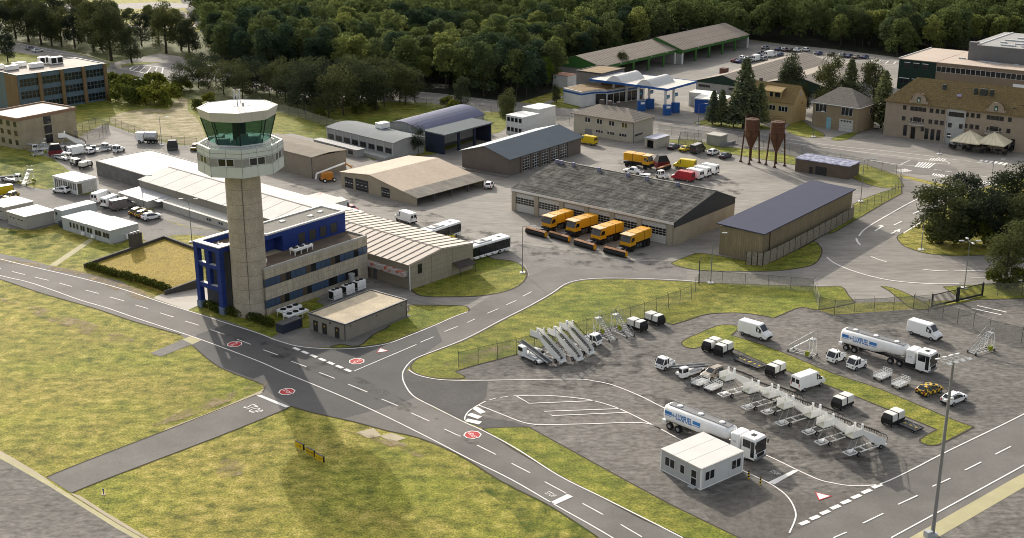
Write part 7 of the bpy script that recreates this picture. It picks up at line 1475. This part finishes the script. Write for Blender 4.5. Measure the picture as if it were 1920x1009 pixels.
# shrubs and hedges
SHR = [leaf_mesh('foliage', leaf_arrays(broad_lobes(2.6,.1,3.0,9,100+i), 800, .55, rng, .7, .5), LS) for i in range(2)]
def shrub(px, py, s, label, m=None, group=None):
    t = thing('shrub', label, 'shrub', (*G(px,py),0), px, group); t.scale = (s,s,s); link('foliage', SHR[int(px) % 2], t)
for i, (px, py, s) in enumerate(((214,168,1.7),(236,176,1.8),(226,190,1.7),(250,195,1.7),(262,180,1.8),(276,197,1.7),(292,188,1.7),(304,198,1.6),(320,190,1.6),(240,160,1.1),(290,170,1.8),(330,176,1.2),(345,168,1.3))): shrub(px, py, s, 'dark green shrub of the thicket between glazed office and sand track', None, 'thicket shrubs')
for px, py, s, w in ((838,203,1.1,'round grey green shrub behind the blue hall, left of two'),(852,208,1.0,'round grey green shrub behind the blue hall, right of two'),(392,196,1.1,'green shrub just left of the tower roof'),(370,204,.9,'green shrub beside the sand track'),(950,218,1.0,'shrub under the tree by the stacked cabins'),(700,206,.9,'green shrub in the grove nearest the road'),(672,214,.9,'green shrub in the grove among the thin stems'),(600,222,.9,'low green shrub at the front of the grove')): shrub(px, py, s, w, None, 'single shrubs')
for px, py, s, w in ((1748,452,1.0,'low bush at the left foot of the right hand tree clump'),(1782,458,1.2,'low bush between the two front trunks of the right hand clump'),(1822,452,1.5,'big bush behind the front trunks of the right hand clump'),(1858,462,1.3,'bush at the right front of the right hand clump'),(1900,452,1.6,'big bush at the right edge below the clump'),(1868,536,1.0,'small bush beside the front tree by the gate'),(1910,540,1.1,'small bush right of the front tree by the gate')): shrub(px, py, s, w, None, 'bushes under the right hand clump')
def hedge(a, b, w, h, label):
    A, B = Vector(G(*a)), Vector(G(*b)); L = (B-A).length; t = thing('hedge', label, 'hedge', (*A,0), math.atan2(B.y-A.y, B.x-A.x), 'hedges')
    n = max(2, int(L/.8)); lobes = [(L*(i+.5)/n, (i % 3-1)*.08, h*.5, L/n*.75, w*.55, h*(.5+.08*((i*7) % 3))) for i in range(n)]
    link('foliage', leaf_mesh('foliage', leaf_arrays(lobes, int(240*n), .26, rng, .6, .45, -.8), LH), t)
hedge((166,503), (225,521), 1.5, 1.3, 'clipped hedge along the bunker foot, left piece'); hedge((228,520), (318,549), 1.6, 1.4, 'clipped hedge along the bunker foot, right piece')
hedge((388,575), (412,588), 1.6, 1.3, 'dark hedge between the two portal posts'); hedge((424,587), (452,596), 1.8, 1.4, 'dark hedge between the portal and the tower shaft'); hedge((468,598), (513,614), 1.8, 1.3, 'dark hedge in front of the lawn coolers')
# ================= FENCES, GATE, LAMPS =================
WIRE = meshmat('chain_link', '7c7a70', .3); WIRE2 = meshmat('dense_chain_link', '85837a', .5)
def fence(label, pxs, h, step, m=None, posts=True, name='wire_fence', barb=True, cat='fence'):
    P_ = [Vector(G(*p)) for p in pxs]; o = P_[0]; t = thing(name, label, cat, (*o,0)); q = MB(); n = 0
    for a, b in zip(P_, P_[1:]):
        a, b = a-o, b-o; q.add([(*a,.05),(*b,.05),(*b,h),(*a,h)], [(0,1,2,3)])
    q.build('mesh_panel', m or WIRE, t)
    for a, b in zip(P_, P_[1:]):
        L = (b-a).length; k = max(1, round(L/step)); d = (b-a)/k
        for i in range(k+(1 if b is P_[-1] else 0)):
            if n >= 98: break
            p = a+d*i-o; w = MB().tube((p.x,p.y,0),(p.x,p.y,h),.04,5)
            if barb: u = Vector((-d.y,d.x)).normalized()*.3; w.tube((p.x,p.y,h),(p.x+u.x,p.y+u.y,h+.3),.035,4)
            w.build('post', DGREY, t); n += 1
    w = MB()
    for a, b in zip(P_, P_[1:]): a, b = a-o, b-o; w.tube((*a,h),(*b,h),.025,4)
    w.build('top_wire', DGREY, t); return t
fence('wire fence with bent post tops between lawn and apron', [(860,690.7),(968,665),(1100,627.5),(1208,596),(1296,562),(1311,535)], 2.6, 3.3)
fence('wire fence across the road mouth behind the big lawn', [(1311,530),(1440,540),(1524,547)], 2.4, 3.6, WIRE2, barb=False)
fence('wire fence from the road mouth down to the apron corner', [(1524,547),(1535,581),(1564,589)], 2.4, 3.3)
fence('wire fence along the apron corner left of the gate', [(1564,589),(1712,580.5)], 2.4, 3.3, WIRE2)
fence('wire fence between apron and gate road at right', [(1712,580.5),(1740,588),(1795,607),(1854,628),(1915,643),(1990,668)], 2.6, 3.5, WIRE2)
fence('short wire fence between the apron corner and the gate', [(1712,580.5),(1747,577)], 2.4, 2.5)
fence('wire fence right of the gate by the front tree', [(1841,555),(1870,556),(1960,554)], 2.4, 4)
fence('wire fence on the grass strip by the brown hut corner', [(1599,407),(1625,394),(1665,378),(1690,352),(1688,334),(1680,330)], 2.4, 3.6)
fence('wire fence along the public road beyond silos and parked cars', [(1680,330),(1600,312),(1480,289),(1360,268),(1235,250)], 2.4, 4)
fence('wire fence behind the cream house and cabins', [(1095,236),(1040,229),(985,224),(900,212),(800,200),(760,193)], 2.4, 4)
fence('wire fence beyond the grey office along the grove', [(505,208),(560,220),(640,246),(690,262)], 2.6, 4.2, WIRE2)
fence('wire fence along the sand track at the left yard', [(206,236),(253,252),(300,271),(370,276)], 2.4, 3.6)
fence('wire cage around the plot beside the transformer house', [(1271,276),(1314,281),(1316,266),(1275,262),(1271,276)], 2.2, 2.4, barb=False)
fence('dense mesh screen beside the sand coloured office', [(142,264),(187,259),(205,245),(180,238),(143,250)], 2.6, 3, WIRE2, barb=False)
# panel fence beside the navy shed
t = thing('panel_fence', 'grey brown panel fence stepping along the navy shed', 'fence', (0,0,0)); PF = mat('rough_panel', (.24,.215,.165), .92, .25, 2.2, var2=.3, scale2=5)
ps_ = [Vector(G(*p)) for p in ((1398,497),(1430,499),(1468,481),(1500,464),(1535,445),(1567,428),(1600,409))]; n = 17; acc = []
for a, b in zip(ps_, ps_[1:]):
    k = 3
    for i in range(k): acc.append((a+(b-a)*i/k, a+(b-a)*(i+1)/k))
for a, b in acc:
    d = (b-a); m_ = d.normalized()*.12; nn = Vector((-d.y,d.x)).normalized()*.06; a2, b2 = a+m_, b-m_
    q = MB(); q.add([(*(a2-nn),.05),(*(b2-nn),.05),(*(b2+nn),.05),(*(a2+nn),.05),(*(a2-nn),2.55),(*(b2-nn),2.55),(*(b2+nn),2.55),(*(a2+nn),2.55)], [(3,2,1,0),(4,5,6,7),(0,1,5,4),(1,2,6,5),(2,3,7,6),(3,0,4,7)]); q.build('fence_panel', PF, t)
    MB().tube((*a,0),(*a,2.7),.06,5).build('post', BLACK, t)
# sliding gate
a, b = Vector(G(1747,577)), Vector(G(1841,555)); L = (b-a).length; t = thing('sliding_gate', 'black barred sliding gate across the gate road', 'gate', (*a,0), math.atan2(b.y-a.y, b.x-a.x))
GB = mat('black_gate', (.03,.03,.028), .5, .1, 1); q = MB(); q.box(0,L,-.06,.06,.12,.45); q.box(0,L,-.05,.05,2.25,2.38); [q.box(x-.05,x+.05,-.06,.06,.1,2.4) for x in (.05,L-.05)]; q.box(L*.5-.35,L*.5+.35,-.12,.12,.05,2.7); q.build('frame', GB, t)
n = int(L/.28); q = MB(); [q.box(L*i/n-.03,L*i/n+.03,-.03,.03,.45,2.25) for i in range(1,n)]; q.build('bar', GB, t)
MB().box(-.15,.05,-.12,.12,0,2.5).build('end_post', GB, t); MB().box(L-.05,L+.15,-.12,.12,0,2.5).build('end_post', GB, t)
t = thing('post', 'tall thin dark post at the corner of the wire fence', 'post', G(1310,533)); MB().tube((0,0,0),(0,0,4.6),.1,6).build('pole', DGREY, t); MB().tube((0,0,4.5),(.4,.2,5),.06,5).build('arm', DGREY, t)
def lamp(label, px, py, top, arms=1, r=.07, ang=0.):
    g = G(px, py); h = ZT(g, top); t = thing('street_lamp', label, 'lamp', g, ang, 'street lamps'); MB().lathe([(r*1.5,.2),(r*1.2,1),(r*.7,h)], 8).build('pole', MGREY, t); MB().box(-.5,.5,-.5,.5,0,.22).build('base', WHITE2, t)
    for k in range(arms):
        a = 2*PI*k/max(1,arms); c, s = math.cos(a), math.sin(a); L = 1.3 if arms > 1 else 1.8
        MB().tube((0,0,h-.05),(L*c,L*s,h+.15),.04,5).build('arm', MGREY, t); hd = MB().cbox(-.45,.45,-.17,.17,-.08,.08,.04).build('lamp_head', LGREY, t); hd.location = (L*1.15*c, L*1.15*s, h+.16); hd.rotation_euler.z = a
lamp('street lamp with single arm on the rounded lawn by the striped hall', 979.6, 512, 424.7); lamp('street lamp standing in the lawn behind the wire fence mouth', 1332.4, 531, 438); lamp('four headed lamp post by the black gate', 1808, 541, 453, 4); lamp('lamp post beside the panel fence on the grass', 1613.5, 378.5, 300); lamp('lamp post at the tip of the tree clump lawn', 1727, 469, 388); lamp('lamp post at the left of the tree clump by the road', 1747, 405.6, 335); lamp('lamp post between crossing and tree clump', 1857, 355, 300); lamp('lamp post at the roadside by the mansion forecourt', 1761, 289, 256); lamp('lamp post on the lawn between bunker and white hall', 360, 454.5, 374, 2); lamp('lamp post at the end of the porch roof', 269.6, 390, 330); lamp('lamp post by the wire fence at the left yard top', 303.5, 272.7, 220); lamp('thin lamp post at the belt loader at left edge', 27.5, 372, 340); lamp('lamp post on the lawn in front of the tan house', 1525, 257, 210); lamp('lamp post by the conifers at the public road', 1309, 232, 195)
# flood light mast
g = G(1748,1004); t = thing('light_mast', 'tall grey flood light mast with ring of lamps at lower right', 'mast', g, .5); H_ = ZT(g, 674); MB().lathe([(.25,0),(.23,2),(.14,H_)], 16).build('pole', mat('mast_grey', (.27,.26,.25), .55, .08, .6, metal=.2), t); MB().cbox(-1.1,-.3,-.4,.4,0,.8,.05).build('control_box', LGREY, t); MB().lathe([(.6,0),(.6,.3),(.4,.35)], 12).build('base', LGREY, t)
b = MB(); b.box(-1.6,1.6,-.4,-.34,H_,H_+.06); b.box(-1.6,1.6,.34,.4,H_,H_+.06)
for x in (-1.6,-.8,0,.8,1.6): b.box(x-.03,x+.03,-.7,.7,H_+.01,H_+.05)
b.build('lamp_frame', LGREY, t)
for x in (-1.5,-.5,.5,1.5):
    for s in (1,-1): o = MB().cbox(-.27,.27,-.2,.2,-.05,.07,.03).build('flood_lamp', CAPW, t); o.location = (x, s*.85, H_+.05); o.rotation_euler.x = -s*.3
for s in (1,-1): MB().lathe([(.02,H_*.78-.15),(.2,H_*.78-.1),(.2,H_*.78+.1),(.02,H_*.78+.15)], 10, s*.5, 0).build('loudspeaker', CAPW, t); 
MB().box(-.55,.55,-.05,.05,H_*.78-.04,H_*.78+.04).build('bracket', LGREY, t)
# ================= CAMERA AND LIGHT =================
cam = bpy.data.cameras.new('camera'); co = bpy.data.objects.new('camera', cam); COL.objects.link(co)
co.location = (0, 0, CH); co.rotation_euler = (PI/2-TH, 0, 0); cam.sensor_width = 36; cam.lens = 36*FPX/1920; cam.clip_end = 4000; cam.clip_start = 1
SC.camera = co
EL, AZ = math.radians(22.4), math.radians(110.8)
sd = Vector((math.cos(EL)*math.cos(AZ), math.cos(EL)*math.sin(AZ), math.sin(EL)))
sun = bpy.data.lights.new('sun', 'SUN'); sun.energy = 3.0; sun.angle = math.radians(.55); sun.color = (1.0,.915,.80)
so = bpy.data.objects.new('sun', sun); COL.objects.link(so); so.rotation_euler = (-sd).to_track_quat('-Z', 'Y').to_euler()
w = bpy.data.worlds.new('World'); SC.world = w; w.use_nodes = True; nt = w.node_tree
sk = nt.nodes.new('ShaderNodeTexSky'); sk.sky_type = 'NISHITA'; sk.sun_disc = False; sk.sun_elevation = EL; sk.sun_rotation = math.atan2(sd.x, sd.y); sk.dust_density = 4.0; sk.ozone_density = 1.0
bg = nt.nodes['Background']; bg.inputs[1].default_value = .15; hs = nt.nodes.new('ShaderNodeHueSaturation'); hs.inputs['Saturation'].default_value = .35; nt.links.new(sk.outputs[0], hs.inputs['Color']); nt.links.new(hs.outputs[0], bg.inputs[0])
SC.view_settings.view_transform = 'Standard'; SC.view_settings.look = 'None'; SC.view_settings.gamma = 1; SC.view_settings.exposure = .66
SC.cycles.filter_width = 1.0; SC.cycles.max_bounces = 6; SC.cycles.transparent_max_bounces = 12
# prototypes that were never placed do not stay behind
for o in list(SC.objects):
    if o.parent is None and o.get('label') in ('v','t','s','c','p','b'):
        for c in list(o.children_recursive): bpy.data.objects.remove(c)
        bpy.data.objects.remove(o)
